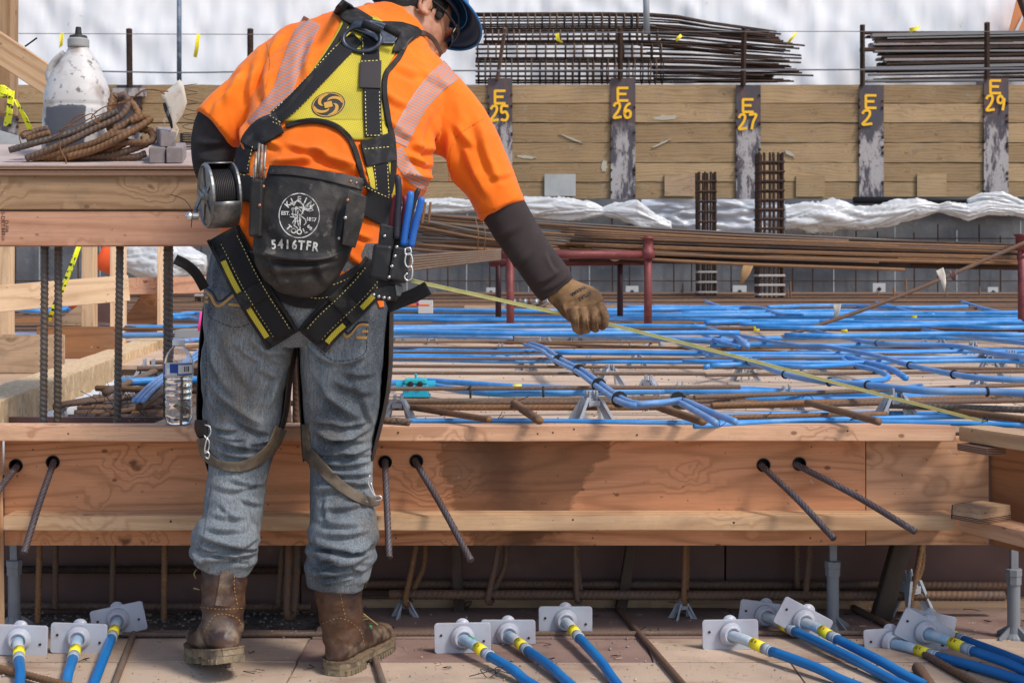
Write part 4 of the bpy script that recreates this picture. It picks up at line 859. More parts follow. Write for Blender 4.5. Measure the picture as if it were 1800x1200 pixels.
def arcband(name, a0, a1, z0, z1, r, mat):
    V = []; Fc = []; k = max(2, int(abs(a1 - a0) / 8))
    for i in range(k + 1):
        a = R(a0 + (a1 - a0) * i / k); V += [bb + Vector((r * math.cos(a), r * math.sin(a), z0 * s)), bb + Vector((r * math.cos(a), r * math.sin(a), z1 * s))]
    for i in range(k): Fc.append((2 * i, 2 * i + 2, 2 * i + 3, 2 * i + 1))
    return link(name, V, Fc, mat, BT, smooth=True)
arcband('label_band', -185, 5, 87, 110, 25.5 * s, simple('label_film', (.52, .54, .56), .35))
arcband('label_patch', -175, -140, 88, 108, 25.8 * s, LB); arcband('label_patch', -112, -82, 92, 108, 25.8 * s, LB); arcband('label_patch', -128, -112, 88, 100, 25.8 * s, LW); arcband('label_patch', -82, -10, 88, 108, 25.7 * s, LB); arcband('label_patch', -78, -14, 90.5, 106, 25.9 * s, LW)
arcband('label_patch', -55, -50, 94, 103, 26.0 * s, BLACKP); arcband('label_patch', -46, -43, 94, 103, 26.0 * s, BLACKP); arcband('label_patch', -40, -34, 94, 103, 26.0 * s, BLACKP)
# ---- anchors
def anchor(px, py, rot, ex, ey, lb, Yc=None, green=False, grp=None):
    """px,py = centre of the plate; (ex,ey) = where the sheath leaves the picture"""
    Yc = Yc or F * .96 / ((py + 27) - HY + 0.0); c = P(px, py, Yc); e = PZ(ex, ey, .012)
    A = empty('tendon_anchor', (c.x, c.y, 0), lb, 'anchor', 'white anchor plates with blue sheathed tendons')
    d = (e - c).normalized(); M3 = Matrix.Rotation(R(rot), 3, 'Y')
    pl = MB(); w_, h_ = .0715, .0385; out = []
    for (sx, sy) in ((1, 1), (-1, 1), (-1, -1), (1, -1)):
        for k in range(5):
            a = math.atan2(sy, sx) - math.pi / 4 + k * math.pi / 8; out.append(c + M3 @ Vector((sx * (w_ - .008) + .008 * math.cos(a), 0, sy * (h_ - .008) + .008 * math.sin(a))))
    pl.prism(out, M3 @ Vector((0, .007, 0))); po = pl.build('plate', PLATE, A, bev=.0012)
    for k in (-1, 1):
        q = c + M3 @ Vector((k * .054, -.0006, -.008 * k)); MB().lathe([(.0034, -.001), (.0034, .0012), (.0005, .0013)], 10, Matrix.Rotation(R(90), 3, 'X'), q).build('screw_hole', RUST_E, A)
    Q = d.to_track_quat('Z', 'Y').to_matrix(); Qf = (Vector((d.x * .5, -1, d.z * .5))).normalized().to_track_quat('Z', 'Y').to_matrix()
    MB().lathe([(.031, -.001), (.030, .006), (.0245, .009), (.0235, .015), (.0185, .0175), (.0175, .012)], 28, Qf, c + M3 @ Vector((0, -.001, .002))).build('boss', PLATE, A, smooth=True)
    MB().lathe([(.019, .001), (.016, .013), (.004, .015)], 18, Matrix.Rotation(R(-90), 3, 'X'), c + M3 @ Vector((0, .007, .030))).build('rear_hub', PLATE, A, smooth=True)
    L_ = (e - c).length; n0 = Vector((0, -1, 0)); p0 = c + Vector((0, -.006, 0)); p1 = p0 + n0 * .02 + d * .02; p2 = p1 + d * .055
    p2 = c + d * .080 + Vector((0, 0, .002)); p3 = c + d * .118; p4 = c + d * .142
    V, Fc = tube(smooth_path([p0, p0.lerp(p2, .5) + Vector((0, -.004, .002)), p2], .008), .0135, 16); n_ = len(V) // 16
    link('white_sleeve', V, Fc, simple('sleeve_white', (.50, .56, .60), .35, [((.22, .42, .58), 16, .42, .62, (1, 1, 1), .7)]) if 'SLV' not in globals() else SLV, A, smooth=True)
    if green: MB().tube([c + d * .035 + Vector((0, 0, .003)), c + d * .062 + Vector((0, 0, .003))], .0141, 16).build('green_band', GREEN, A, smooth=True)
    MB().tube([p2, p3], .0142, 18).build('yellow_band', YELLOW, A, smooth=True)
    MB().tube([p3, p4], .0136, 18).build('grey_collar', GREYPL2, A, smooth=True)
    MB().tube([p4, p4 + d * .004], .0148, 18).build('collar_ring', GREYPL2, A, smooth=True)
    pe = e + (e - c).normalized() * .5; pe.z = .012; V, Fc = tube(smooth_path([p4, p4.lerp(e, .5) + Vector((.003 * math.sin(px), 0, .003)), e, pe], .03), .0122, 16); link('blue_sheath', V, Fc, BLUE_D, A, smooth=True)
    # print on the yellow band: small dark marks facing up / the viewer
    up = Vector((0, 0, 1)); up = (up - d * up.dot(d)).normalized(); sd = d.cross(up); m = MB()
    Vt, Ft = TXT[abs(int(px)) % 2]
    ang0 = math.atan2(-.8, .55)
    for li, (V0, F0, sz, off) in enumerate(((TXT[0][0], TXT[0][1], .0075, .009), (TXT[1][0], TXT[1][1], .008, .020))):
        out = []
        for v in V0:
            al = v.x * sz / .0145 ; t_ = off - v.y * sz * -1
            fv = (Vector((0, -1, .55)) - d * Vector((0, -1, .55)).dot(d)).normalized(); sv = d.cross(fv)
            out.append(p2 + d * (off + v.y * -sz) + (fv * math.cos(al) + sv * math.sin(-al) * -1) * .01445)
        m.add(out, F0)
    m.build('band_print', BLACKP, A)
    return A
SLV = simple('sleeve_white', (.52, .58, .62), .35, [((.20, .40, .58), 16, .42, .62, (1, 1, 1), .7)], [(60, (1, 1, 1), .3)], bstr=.3)
GREYPL2 = simple('grey_collar', (.36, .42, .48), .45, [((.22, .24, .27), 30, .45, .7, (1, 1, 1), .6)])
TXT = [text_mesh('DSI', 1., 0, .02), text_mesh('34', 1., 0, .02)]
anchor(33, 1125, 2, 34, 1215, 'white anchor plate cut by the left edge, its blue tendon pointing at the viewer')
anchor(138, 1122, 2, 112, 1215, 'white anchor plate second from the left edge, with a wire round its tendon')
anchor(208, 1090, -12, 158, 1215, 'tilted white anchor plate overlapping the leftmost pair', Yc=3.62)
anchor(893, 1115, 0, 1012, 1210, 'middle group anchor plate partly behind the green banded one', Yc=3.56)
anchor(813, 1121, -1, 945, 1208, 'white anchor plate with a green band on its sleeve', green=True)
anchor(994, 1091, 0, 1095, 1214, 'white anchor plate standing highest in the middle group', Yc=3.64)
anchor(1345, 1083, 8, 1600, 1210, 'anchor plate behind the others at the left of the right cluster', Yc=3.72)
anchor(1284, 1115, -1, 1520, 1210, 'white anchor plate leftmost of the right cluster')
anchor(1412, 1092, 28, 1640, 1210, 'steeply tilted anchor plate before the grey post', Yc=3.60)
anchor(1632, 1100, 12, 1850, 1185, 'anchor plate mostly hidden behind the tilted one at the far right', Yc=3.68)
anchor(1568, 1130, -4, 1850, 1212, 'anchor plate lowest of the far right trio', Yc=3.52)
anchor(1626, 1112, 26, 1850, 1196, 'front tilted anchor plate of the far right trio', Yc=3.50)
# rods on the ground
for (a, b, r, m, md, lb) in (((215, 1115), (1560, 1112), .0065, RUST_D, 'rib', 'long dusty rebar lying behind the anchor plates'), ((237, 1108), (196, 1215), .0085, RUST_D, 'plain', 'dusty smooth rod pointing at the viewer left of the boots'), ((656, 1148), (680, 1220), .0085, RUST_D, 'plain', 'rod end sticking out from under the right boot'),
        ((1088, 1072), (1212, 1215), .0085, RUST_A, 'plain', 'smooth rod slanting across the ply right of the middle plates'), ((1500, 1068), (1560, 1098), .009, RUST_A, 'rib', 'short rebar behind the tilted far right plates'), ((1612, 1172), (1646, 1222), .0125, RUST_A, 'rib', 'thick ribbed bar end at the bottom right'),
        ((1626, 1150), (1740, 1215), .009, RUST_A, 'rib', 'ribbed bar under the far right tendons'), ((-30, 1166), (150, 1212), .008, RUST_B, 'rib', 'orange rusted rebar crossing the bottom left corner')):
    bar_between('ground_bar', PZ(a[0], a[1], r + .001), PZ(b[0], b[1], r + (.016 if a[0] < 0 else .001)), r, m, md, label=lb, cat='rebar')
# ================================================================== RACK WITH REBARS
def pipe(m, a, b, r=.024, n=14): m.tube([Vector(a), Vector(b)], r, n)
rk = empty('rebar_rack', PZ(1000, 600, DK), 'maroon pipe rack carrying the long rusty rebars behind the gloved hand', 'rack')
Yf, Yb = 7.95, 8.55
for (px, py0, py1, Y) in ((897, 604, 447, Yf), (1139, 604, 415, Yf), (876, 600, 455, Yb), (1090, 600, 452, Yb)):
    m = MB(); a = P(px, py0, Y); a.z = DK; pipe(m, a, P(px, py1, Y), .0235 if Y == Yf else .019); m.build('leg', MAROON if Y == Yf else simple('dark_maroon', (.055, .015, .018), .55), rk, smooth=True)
m = MB(); pipe(m, P(880, 448, Yf), P(1139, 447, Yf), .024); m.build('top_rail', MAROON, rk, smooth=True)
m = MB(); pipe(m, P(860, 463, Yb), P(1145, 460, Yb), .022); m.build('rear_rail', MAROON, rk, smooth=True)
m = MB().lathe([(.040, 0), (.040, .05), (.030, .055), (.030, .115), (.044, .118), (.044, .124), (.01, .126)], 20, None, P(1139, 455, Yf)); m.build('coupler', MAROON, rk, smooth=True)
rk2 = empty('rebar_rack', PZ(1795, 600, DK), 'second maroon rack leg at the right edge under the rebars', 'rack')
a = P(1796, 604, Yf); a.z = DK; m = MB(); pipe(m, a, P(1796, 430, Yf), .022); m.build('leg', MAROON, rk2, smooth=True)
m = MB().lathe([(.035, 0), (.035, .08), (.044, .085), (.044, .095), (.01, .097)], 18, None, P(1796, 440, Yf)); m.build('coupler', MAROON, rk2, smooth=True)
m = MB(); pipe(m, P(1790, 452, Yf), P(1900, 452, Yf)); m.build('top_rail', MAROON, rk2, smooth=True)
m = MB(); c = P(1090, 447, 8.2)
for k in range(5): m.add(*(lambda b_: (b_.v, b_.f))(MB().lathe([(.01, -.03), (.03, -.02), (.035, 0), (.028, .02), (.01, .03)], 10, None, c + Vector(((k - 2) * .03, 0, random.uniform(-.012, .012))))))
m.build('foam_lump', simple('foam', (.55, .42, .28), .9, [((.3, .22, .15), 20, .4, .7, (1, 1, 1), .7)]), smooth=True, label='tan lumps of hardened foam on the rack rail', cat='foam')
def longbar(xa, ya, xb, yb, Ya, Yb_, r, mat, lb, grp, sag=.0):
    a = P(xa, ya, Ya); b = P(xb, yb, Yb_); mid = a.lerp(b, .5) + Vector((0, 0, -sag))
    V, Fc = tube(smooth_path([a, mid, b], n=6), r, 7); return link('long_rebar', V, Fc, mat, smooth=True, label=lb, cat='rebar', group=grp)
for i in range(44):      # darker left bundle
    t_ = (i % 11) / 10; lay = i // 11
    ya = 378 + 62 * t_ + random.uniform(-2, 2); yb = 424 + 16 * t_ + random.uniform(-1.5, 1.5); xa = random.uniform(726, 745) if i % 3 else random.uniform(660, 735)
    longbar(xa, ya, random.choice((1000, 1150, 1480, 1590)) + random.uniform(-20, 20), yb + lay, 8.03 + .11 * lay + t_ * .05, 8.05 + .11 * lay, .0085, (RUST_A, RUST_C, RUST_D, RUST_B, RUST_A)[i % 5], 'grey-brown long rebar of the bundle left of the sleeve cuff', 'darker bundle on the rack', .01 + .02 * random.random())
for i in range(6):
    longbar(700, 452 + i * 5, 880, 440 + i * 3, 7.6, 7.9, .0085, RUST_D, 'dusty rebar sagging low beside the pliers', 'low bars beside the pliers')
for i in range(46):
    t_ = (i % 9) / 8; lay = i // 9
    xa = 985 + random.uniform(-8, 22) + 12 * (i % 4); ya = 404 + 38 * t_ + random.uniform(-1.5, 1.5); yb = 432 + 32 * t_ + random.uniform(-1, 1)
    longbar(xa, ya, 1840 if i % 7 else random.uniform(1500, 1600), yb, 8.03 + .11 * lay, 8.03 + .11 * lay, .0092, (RUST_B, RUST_B, RUST_A, RUST_B, RUST_E)[i % 5], 'orange-rusted long rebar of the bundle running to the right edge', 'orange bundle on the rack', .012 * random.random())
longbar(1000, 448, 1590, 474, 8.03, 8.03, .011, RUST_B, 'lowest rusty rebar hanging under the orange bundle', 'orange bundle on the rack', .01)
longbar(1050, 452, 1600, 466, 8.06, 8.06, .011, RUST_E, 'dark rebar under the orange bundle', 'orange bundle on the rack', .01)
longbar(1000, 452, 1840, 468, 8.3, 8.3, .03, RUST_E, 'thick dark bar at the underside of the orange bundle', 'orange bundle on the rack', .0)
m = MB()
for x in (836, 848): m.tube(smooth_path([P(x, 375 + 10, 7.6), P(x + 5, 410, 7.55), P(x + 3, 440, 7.6)], .02), .003, 5)
m.build('bundle_tie', RUST_B, smooth=True, label='rusty wire tie round the darker bundle', cat='wire')
for (x0, x1, lb) in ((742, 748, 'left'), (753, 757, 'right')):
    bar_between('standing_bar', P(x0, 392, 7.7), P(x1, 355, 7.7), .007, RUST_B, 'plain', label='short upright rusty bar at the bundle end, %s one' % lb, cat='rebar')
# tilted rod with tags
a = PZ(1340, 604, .60); b = P(1800, 426, 7.2); a2 = a
m = MB().tube(smooth_path([a, a.lerp(b, .5) + Vector((0, 0, -.03)), b + (b - a) * .05], .1), .0105, 8); m.build('leaning_rod', RUST_A, smooth=True, label='thin rusty rod leaning up to the right rack leg with tags', cat='rebar')
sheet_px('paper_tag', [(1645, 476), (1648, 484), (1654, 494), (1660, 512)], [(1658, 470), (1662, 482), (1663, 496), (1661, 512)], 7.0, PAPER, None, .01, label='pale pointed paper tag hanging from the leaning rod', cat='tag')
sheet_px('paper_tag', [(1668, 476), (1670, 486), (1676, 494)], [(1678, 474), (1682, 484), (1678, 495)], 7.05, PHEN, None, .01, label='small dark tag beside the pale one on the leaning rod', cat='tag')
sheet_px('paper_tag', [(1464, 535), (1467, 548), (1463, 568)], [(1479, 534), (1476, 550), (1467, 570)], 7.4, simple('tag_grey', (.42, .38, .32), .8), None, .01, label='greyish tag tied to the lower part of the leaning rod', cat='tag')
sheet_px('paper_tag', [(1306, 466), (1302, 480), (1300, 500)], [(1324, 467), (1318, 482), (1303, 502)], 7.6, simple('tag_brown', (.34, .19, .08), .8), None, .01, label='brown paper tag hanging under the rebar bundle', cat='tag')
for i in range(7):
    bar_between('grey_rod', PZ(845 + i * 9, 560, .60), PZ(905 + i * 10, 529, .75), .022, (STEEL_G, RUST_D)[i % 2], 'plain', label='grey rod in the bundle lying obliquely behind the tape', cat='rod', group='oblique grey rods')
for (x0, x1, y0, y1, Y, mat, lb) in ((816, 1010, 537, 553, 11, W_TANPLY, 'tan timber lying behind the rack legs'), (1020, 1090, 537, 552, 11.3, W_TANPLY, 'short tan timber right of the hand'), (735, 760, 528, 551, 9.5, simple('white_box', (.55, .53, .5), .7), 'small white box with an orange rim on the deck'), ):
    pxboard('timber', x0, x1, y0, y1, Y, .09, mat, label=lb, cat='box' if 'box' in lb else 'timber')
ORG = simple('orange_paint', (.80, .14, .02), .6); PINK = simple('pink_ribbon', (.85, .06, .32), .6)
pxboard('box_rim', 716, 754, 535, 538, 9.0, .1, ORG, label='orange strip along the small white box', cat='strip')
sheet_px('pink_flag', [(732, 520), (732, 537)], [(736, 520), (736, 537)], 9.0, PINK, None, .0, label='pink marker ribbon right of the belt end', cat='ribbon')
sheet_px('pink_flag', [(352, 548), (349, 565), (347, 582)], [(357, 548), (355, 566), (352, 582)], 6.8, PINK, None, .0, label='pink marker ribbon left of the jeans', cat='ribbon')
pxboard('grey_tray', 306, 358, 580, 594, 7.2, .2, simple('grey_tray', (.25, .26, .27), .5), label='grey metal tray between the thick upright and the jeans', cat='tray')
pxboard('red_cap', 330, 338, 594, 603, 6.9, .03, simple('red_cap', (.7, .06, .05), .5), label='small red cap beside the bottle top', cat='cap')
sheet_px('orange_flag', [(182, 430), (172, 450), (163, 470)], [(222, 430), (212, 452), (192, 482)], 9.5, simple('orange_banner', (.78, .10, .02), .7), None, .03, label='orange-red warning banner hanging behind the left studs', cat='banner')
sheet_px('orange_flag', [(128, 525), (120, 540)], [(150, 515), (132, 548)], 8.2, simple('orange_banner2', (.75, .12, .03), .7), None, .01, label='scrap of orange banner over the tan gusset', cat='banner')
# ================================================================== BACK WALL
WY = 20.3; S = F / WY
piles = [(-208, None), (10, None), (228, ''), (440, ''), (660, ''), (879, ('E', '25')), (1095, ('E', '26')), (1315, ('E', '27')), (1531, ('E', '2')), (1750, ('E', '29')), (1966, None)]
tp_ = NT('pile_steel'); n1 = tp_.noise(1.6, (1.2, 1, 1), 5, .65); n2 = tp_.noise(7., (1, 1, .35), 5, .7); n3 = tp_.noise(22., (1, 1, 1), 3)
c_ = tp_.mix(tp_.ramp(n2, .42, .6), (.075, .07, .085, 1), (.12, .075, .07, 1)); z_ = tp_.sep(tp_.n('TexCoord').outputs['Object']).outputs[2]
lim = tp_.math('MULTIPLY', tp_.ramp(tp_.math('ADD', z_, tp_.math('MULTIPLY', n1, .9)), 1.55, 1.80, 1, 0), tp_.ramp(n2, .44, .56)); c_ = tp_.mix(tp_.math('MULTIPLY', lim, .85), c_, (.44, .41, .40, 1)); c_ = tp_.mix(tp_.ramp(n3, .58, .7, 0, .6), c_, (.13, .055, .03, 1))
PILE = tp_.out(c_, .7, .1, n2, .5, .01)
for lab_i, (x, txt) in enumerate(piles):
    top = 138 if x in (1095, 1750) else 150 if x != 879 else 138
    b = P(x, 0, WY); b.z = 1.95; t_ = P(x, top, WY).z
    names = {879: 'steel pile marked E 25 beside the orange sleeve', 1095: 'steel pile marked E 26 with a white washed lower half', 1315: 'steel pile marked E 27 behind the taller column cage', 1531: 'steel pile marked E 2 smeared with pale mortar', 1750: 'steel pile marked E 29 at the right, rust speckled', 228: 'steel pile behind the white jug', 440: 'steel pile hidden left of the worker', 660: 'steel pile hidden behind the worker', 10: 'steel pile at the left edge behind the timbers', -208: 'steel pile beyond the left edge', 1966: 'steel pile beyond the right edge'}
    pl = empty('soldier_pile', b, names[x], 'steel pile', 'steel piles of the timber wall')
    MB().box((b.x, WY - .02, (b.z + t_) / 2), (43 / S, .022, t_ - b.z)).build('front_flange', PILE, pl, loc=(b.x, WY - .02, b.z)); MB().box((b.x, WY + .14, (b.z + t_) / 2), (.02, .297, t_ - b.z)).build('web', PILE, pl); MB().box((b.x, WY + .30, (b.z + t_) / 2), (43 / S, .022, t_ - b.z)).build('rear_flange', PILE, pl)
    m = MB()
    for k in range(7):
        y_ = random.uniform(165, 345); m.tube([P(x - 22, y_, WY - .04), P(x - 19, y_, WY - .04)], random.uniform(.012, .03), 6); y_ = random.uniform(165, 345); m.tube([P(x + 19, y_, WY - .04), P(x + 22, y_, WY - .04)], random.uniform(.012, .028), 6)
    m.build('weld_stubs', RUST_E, pl, kind='stuff')
    if txt:
        gl = {'E': [[(1, 1), (0, 1), (0, 0), (1, 0)], [(0, .52), (.8, .52)]], '2': [[(0, .8), (.25, 1), (.7, 1), (.8, .75), (.5, .4), (0, 0), (1, .05)]], '5': [[(.9, 1), (.1, 1), (.05, .55), (.6, .6), (.9, .3), (.6, 0), (0, .05)]], '6': [[(.8, 1), (.3, .8), (.02, .35), (.25, 0), (.75, .05), (.85, .35), (.5, .5), (.1, .35)]], '7': [[(0, 1), (.9, 1), (.5, .5), (.3, 0)]], '9': [[(.85, .75), (.5, 1), (.1, .85), (.15, .55), (.6, .5), (.9, .8), (.85, .4), (.7, 0)]]}
        m = MB(); y0 = {879: 160, 1095: 155, 1315: 175, 1531: 168, 1750: 142}[x]
        def stroke(ch, x0, y0, w_, h_, dx):
            for st in gl[ch]:
                q = smooth_path([P(x0 + u * w_, y0 + (1 - v) * h_, WY - .036) for u, v in st], .02) if ch != 'E' else [P(x0 + u * w_, y0 + (1 - v) * h_, WY - .036) for u, v in st]
                for a_, b_ in zip(q, q[1:]):
                    d_ = (b_ - a_); n_ = Vector((-d_.z, 0, d_.x)).normalized() * .019; e_ = d_.normalized() * .006; kk = Vector((0, -.0007 * (len(m.v) // 8), 0)); m.prism([a_ - e_ - n_ + kk, b_ + e_ - n_ + kk, b_ + e_ + n_ + kk, a_ - e_ + n_ + kk], (0, .004, 0))
        stroke('E', x - 9, y0, 18, 22, 0); s2 = txt[1]; y1 = y0 + 27
        if len(s2) == 1: stroke(s2, x - 15, y1, 16, 24, 0)
        else: stroke(s2[0], x - 16, y1, 13, 25, 0); stroke(s2[1], x + 2, y1, 13, 25, 0)
        m.build('spray_marking', simple('orange_spray', (.82, .42, .02), .6) if 'SPR' not in globals() else SPR, pl)
MB().box((0, WY + .33, 2.8), (24, .3, 1.9)).build('dark_backing', simple('backing_dark', (.04, .032, .025), .95), kind='structure')  # dark backing added to stop light showing through the board gaps
rows = [(150, 182), (183, 216), (217.5, 251), (252, 286), (287, 320), (321, 350)]
edges = [p[0] for p in piles]
for bi in range(len(edges) - 1):
    xa, xb = edges[bi] + 20, edges[bi + 1] - 20
    where = {4: 'right behind the orange shoulder', 5: 'behind the leaning grey square sheet', 6: 'behind the slim column cage', 7: 'just right of the taller column cage', 8: 'under the dark slat stack', 9: 'ending at the right edge'}.get(bi, 'at the left, bay %s' % ('beyond the edge', 'behind the jug', 'behind the paper tag', 'behind the orange sleeve')[min(bi, 3)])
    bay = empty('lagging_bay', P((xa + xb) / 2, 350, WY + .03), 'weathered timber lagging boards ' + where, 'timber lagging', 'timber lagging bays')
    for ri, (ya, yb) in enumerate(rows):
        a = P(xa, (ya + yb) / 2, WY + .05 + random.uniform(-.012, .012)); b = P(xb, (ya + yb) / 2 + random.uniform(-.5, .5), WY + .05 + random.uniform(-.012, .012))
        board('board', a, b, .09, (yb - ya + .1) / S, W_LAG, bay, bev=.004, rough=.004)
# cut ply pieces, mortar smears, plates on the wall
for (x0, x1, y0, y1, mat, lb) in ((957, 1012, 306, 345, simple('grey_card', (.42, .42, .40), .8, [((.3, .3, .29), 4, .4, .7, (1, 1, 1), .6)]), 'grey square sheet leaning on the lagging right of E 25'), (1168, 1222, 306, 345, W_TANPLY, 'printed plywood square low on the lagging'), (1399, 1450, 309, 346, W_LAG, 'pale square board low between E 27 and E 2'), (1612, 1664, 305, 350, W_LAG, 'pale square board low left of E 29')):
    pxboard('wall_patch', x0, x1, y0, y1, WY - .03, .02, mat, label=lb, cat='board')
MORT = simple('mortar', (.44, .40, .31), .9)
def blob(px, py, w_, h_, rot, lb):
    m = MB(); n_ = 26; c, s_ = math.cos(R(rot)), math.sin(R(rot)); pts = []
    for k in range(n_):
        a = 2 * math.pi * k / n_; rr = 1 + .35 * noise.noise(Vector((math.cos(a) * 2 + px, math.sin(a) * 2, 0))) + .15 * math.sin(a * 7 + px)
        u, v = w_ * rr * math.cos(a), h_ * rr * math.sin(a); pts.append(P(px + u * c - v * s_, py + u * s_ + v * c, WY - .012))
    m.prism(pts, (0, .014, 0)); m.build('mortar_smear', MORT, label=lb, cat='mortar', group='mortar smears on the lagging')
for (px, py, w_, h_, rot, lb) in ((1005, 244, 20, 1.6, 22, 'streak of pale mortar between E 25 and E 26'), (1163, 252, 18, 1.6, -25, 'rising pale streak right of E 26'), (1170, 207, 22, 4, -4, 'broad pale smudge right of E 26'), (925, 276, 16, 2.6, 6, 'short pale streak low right of E 25'), (1062, 292, 5, 10, 0, 'pale drip left of E 26'), (1388, 270, 10, 3, 30, 'small smear beside the taller cage')): blob(px, py, w_, h_, rot, lb)
# wires, rods above the wall
for i, (x0, y0, x1, y1, r, lb) in enumerate(((888, 50, 874, 140, .030, 'leaning rod above E 25'), (1090, 48, 1090, 138, .040, 'square rod above E 26'), (1308, 48, 1306, 152, .040, 'rod above E 27'), (1516, 44, 1516, 150, .038, 'rod above E 2'), (1735, 40, 1735, 138, .040, 'rod above E 29'), (227, 51, 228, 156, .045, 'rod above the pile behind the jug'), (440, 51, 440, 150, .045, 'rod left of the orange shoulder'))):
    MB().tube([P(x0, y0, 19.9), P(x1, y1, 20.25)], r, 4).build('stanchion', RUST_E if i else RUST_A, label='brown upright guard ' + lb, cat='guard rod', group='guard rods on the pile tops')
for (pts, lb) in (([(-60, 59), (700, 61), (1250, 56), (1860, 56)], 'upper thin guard wire along the top of the wall'), ([(-60, 120), (300, 128), (450, 126), (1000, 124), (1450, 123), (1860, 120)], 'lower dark guard cable along the top of the wall')):
    MB().tube(smooth_path([P(x, y, 19.85) for x, y in pts], .6), .006 if 'upper' in lb else .012, 5).build('guard_wire', simple('wire_grey', (.16, .17, .19), .6), label=lb, cat='cable')
MB().box(P(228, 163, WY - .1), (.48, .12, .12)).build('cap_plate', PILE, label='dark steel cap plate behind the jug', cat='plate')
m = MB().tube([P(315, -40, 20.6), P(315, 142, 20.6)], .036, 10); m.build('fence_pipe', simple('blue_grey_pipe', (.10, .14, .20), .5, [((.4, .42, .44), 9, .5, .7, (1, 1, 1), .6)]), smooth=True, label='blue-grey upright pipe before the white tarp at left', cat='pipe')
m = MB().tube([P(1135, -40, 20.7), P(1137, 60, 20.7)], .05, 10); m.build('fence_pipe', simple('grey_pipe', (.3, .32, .34), .5), smooth=True, label='grey upright pipe above the cage stack', cat='pipe')
for (pl_, pr_, lb) in (([(346, 60), (343, 80), (340, 100)], [(352, 60), (350, 82), (346, 102)], 'yellow ribbon hanging on the wire left of the worker'), ([(106, 60), (104, 85)], [(112, 58), (110, 80)], 'yellow ribbon behind the jug spout'), ([(976, 60), (978, 72), (988, 76)], [(982, 58), (984, 70), (990, 74)], 'yellow ribbon on the rebar cages'), ([(1186, 70), (1196, 60)], [(1190, 74), (1200, 64)], 'yellow ribbon right of the cages'), ([(1384, 74), (1398, 57)], [(1388, 76), (1402, 58)], 'yellow ribbon on the bar tails'), ([(1598, 50), (1616, 46)], [(1600, 58), (1618, 50)], 'yellow ribbon on the dark pile')):
    sheet_px('ribbon', pl_, pr_, 19.8, YELLOW, None, .02, label=lb, cat='ribbon')
# cages on top
CR = RUST_E
def cage(x0, x1, y0, y1, Y, nb, lb, step=14.5, tail=None):
    c = empty('rebar_cage', P((x0 + x1) / 2, y1, Y), lb, 'rebar cage', 'rebar cages above the wall'); hh = (y1 - y0) / 2; cy = (y0 + y1) / 2; rad = hh * Y / F
    for k in range(nb):
        a = 2 * math.pi * (k + .3) / nb; cx_ = P(x0, cy, Y); q0 = Vector((P(x0, cy, Y).x, Y + rad * math.cos(a), cx_.z + rad * math.sin(a))); q1 = Vector((P(x1, cy, Y).x, Y + rad * math.cos(a), cx_.z + rad * math.sin(a) * .97))
        pts = [q0, q1]
        if tail: te = P(tail[0] - random.uniform(0, 60), tail[1] + (math.sin(a) * -tail[2]), Y); pts = [q0, q1, q1.lerp(te, .5), te]
        V, Fc = tube(smooth_path(pts, n=3), .015, 6); link('bar', V, Fc, CR, c, smooth=True)
    k = 0; x = x0 + 4
    while x < x1:
        p = P(x + random.uniform(-2, 2), cy, Y); ring = [Vector((p.x, p.y + rad * 1.08 * math.cos(a), p.z + rad * 1.08 * math.sin(a))) for a in np.linspace(0, 2 * math.pi, 13)[:-1]]
        V, Fc = tube(ring, .012, 5, closed=True); link('tie', V, Fc, RUST_A if k % 3 else RUST_E, c, smooth=True); x += step; k += 1
cage(832, 1140, 24, 52, 21.2, 9, 'topmost rounded rebar cage of the stack above the wall', 13, (1400, 62, 8))
cage(850, 1160, 54, 76, 21.0, 8, 'second rebar cage of the stack', 12, (1420, 84, 7))
cage(836, 1165, 78, 103, 20.9, 4, 'third rebar cage with wide open gaps', 17, (1435, 104, 7))
cage(836, 1165, 105, 146, 21.0, 14, 'lowest rebar cage, darkest and densest', 12, (1410, 130, 14))
for i in range(18):
    y = 48 + (i % 9) * 11.5; longbar(1140 + random.uniform(-20, 30), y + random.uniform(-3, 3), 1300 + random.uniform(-40, 130), y + 14 - (y - 50) * .12, 20.9 + .1 * (i // 9), 20.9, .015, CR, 'long dark bar tail fanning right of the cages', 'bar tails right of the cages')
for i in range(40):
    lay = i % 14; y = 58 + lay * 6.3; x0 = 1520 + random.uniform(-8, 40); m_ = (CR, simple('grey_slat', (.23, .22, .22), .8) if i == 0 else GS, RUST_E, BLK)[i % 4]
    if i == 0: GS = m_ = bpy.data.materials.get('grey_slat') or simple('grey_slat', (.23, .22, .22), .8)
    GS = GS if 'GS' in globals() else m_
    a = P(x0, y + random.uniform(0, 8), 20.9 + .12 * (i // 14)); b = P(1850, y + random.uniform(-2, 2), 20.9 + .12 * (i // 14)); board('slat', a, b, .12, random.uniform(.022, .05), m_, label='dark weathered slat in the stack above the wall at right', cat='slat', group='dark slat stack')
sg = empty('orange_sign', P(1800, 40, 21.6), 'orange panel with a white stripe at the top right corner', 'sign')
MB().prism([P(1774, 56, 21.6), P(1790, -10, 21.6), P(1850, -10, 21.6), P(1850, 100, 21.6), P(1770, 100, 21.6)], (0, .03, 0)).build('panel', simple('sign_orange', (.72, .26, .10), .6), sg)
MB().prism([P(1782, 58, 21.57), P(1797, 28, 21.57), P(1800, 30, 21.57), P(1787, 60, 21.57)], (0, .02, 0)).build('stripe', LW, sg)
MB().tube([P(1786, -20, 21.3), P(1815, 60, 21.3)], .05, 8).build('dark_post', RUST_E, label='black slanting post over the orange panel', cat='post')
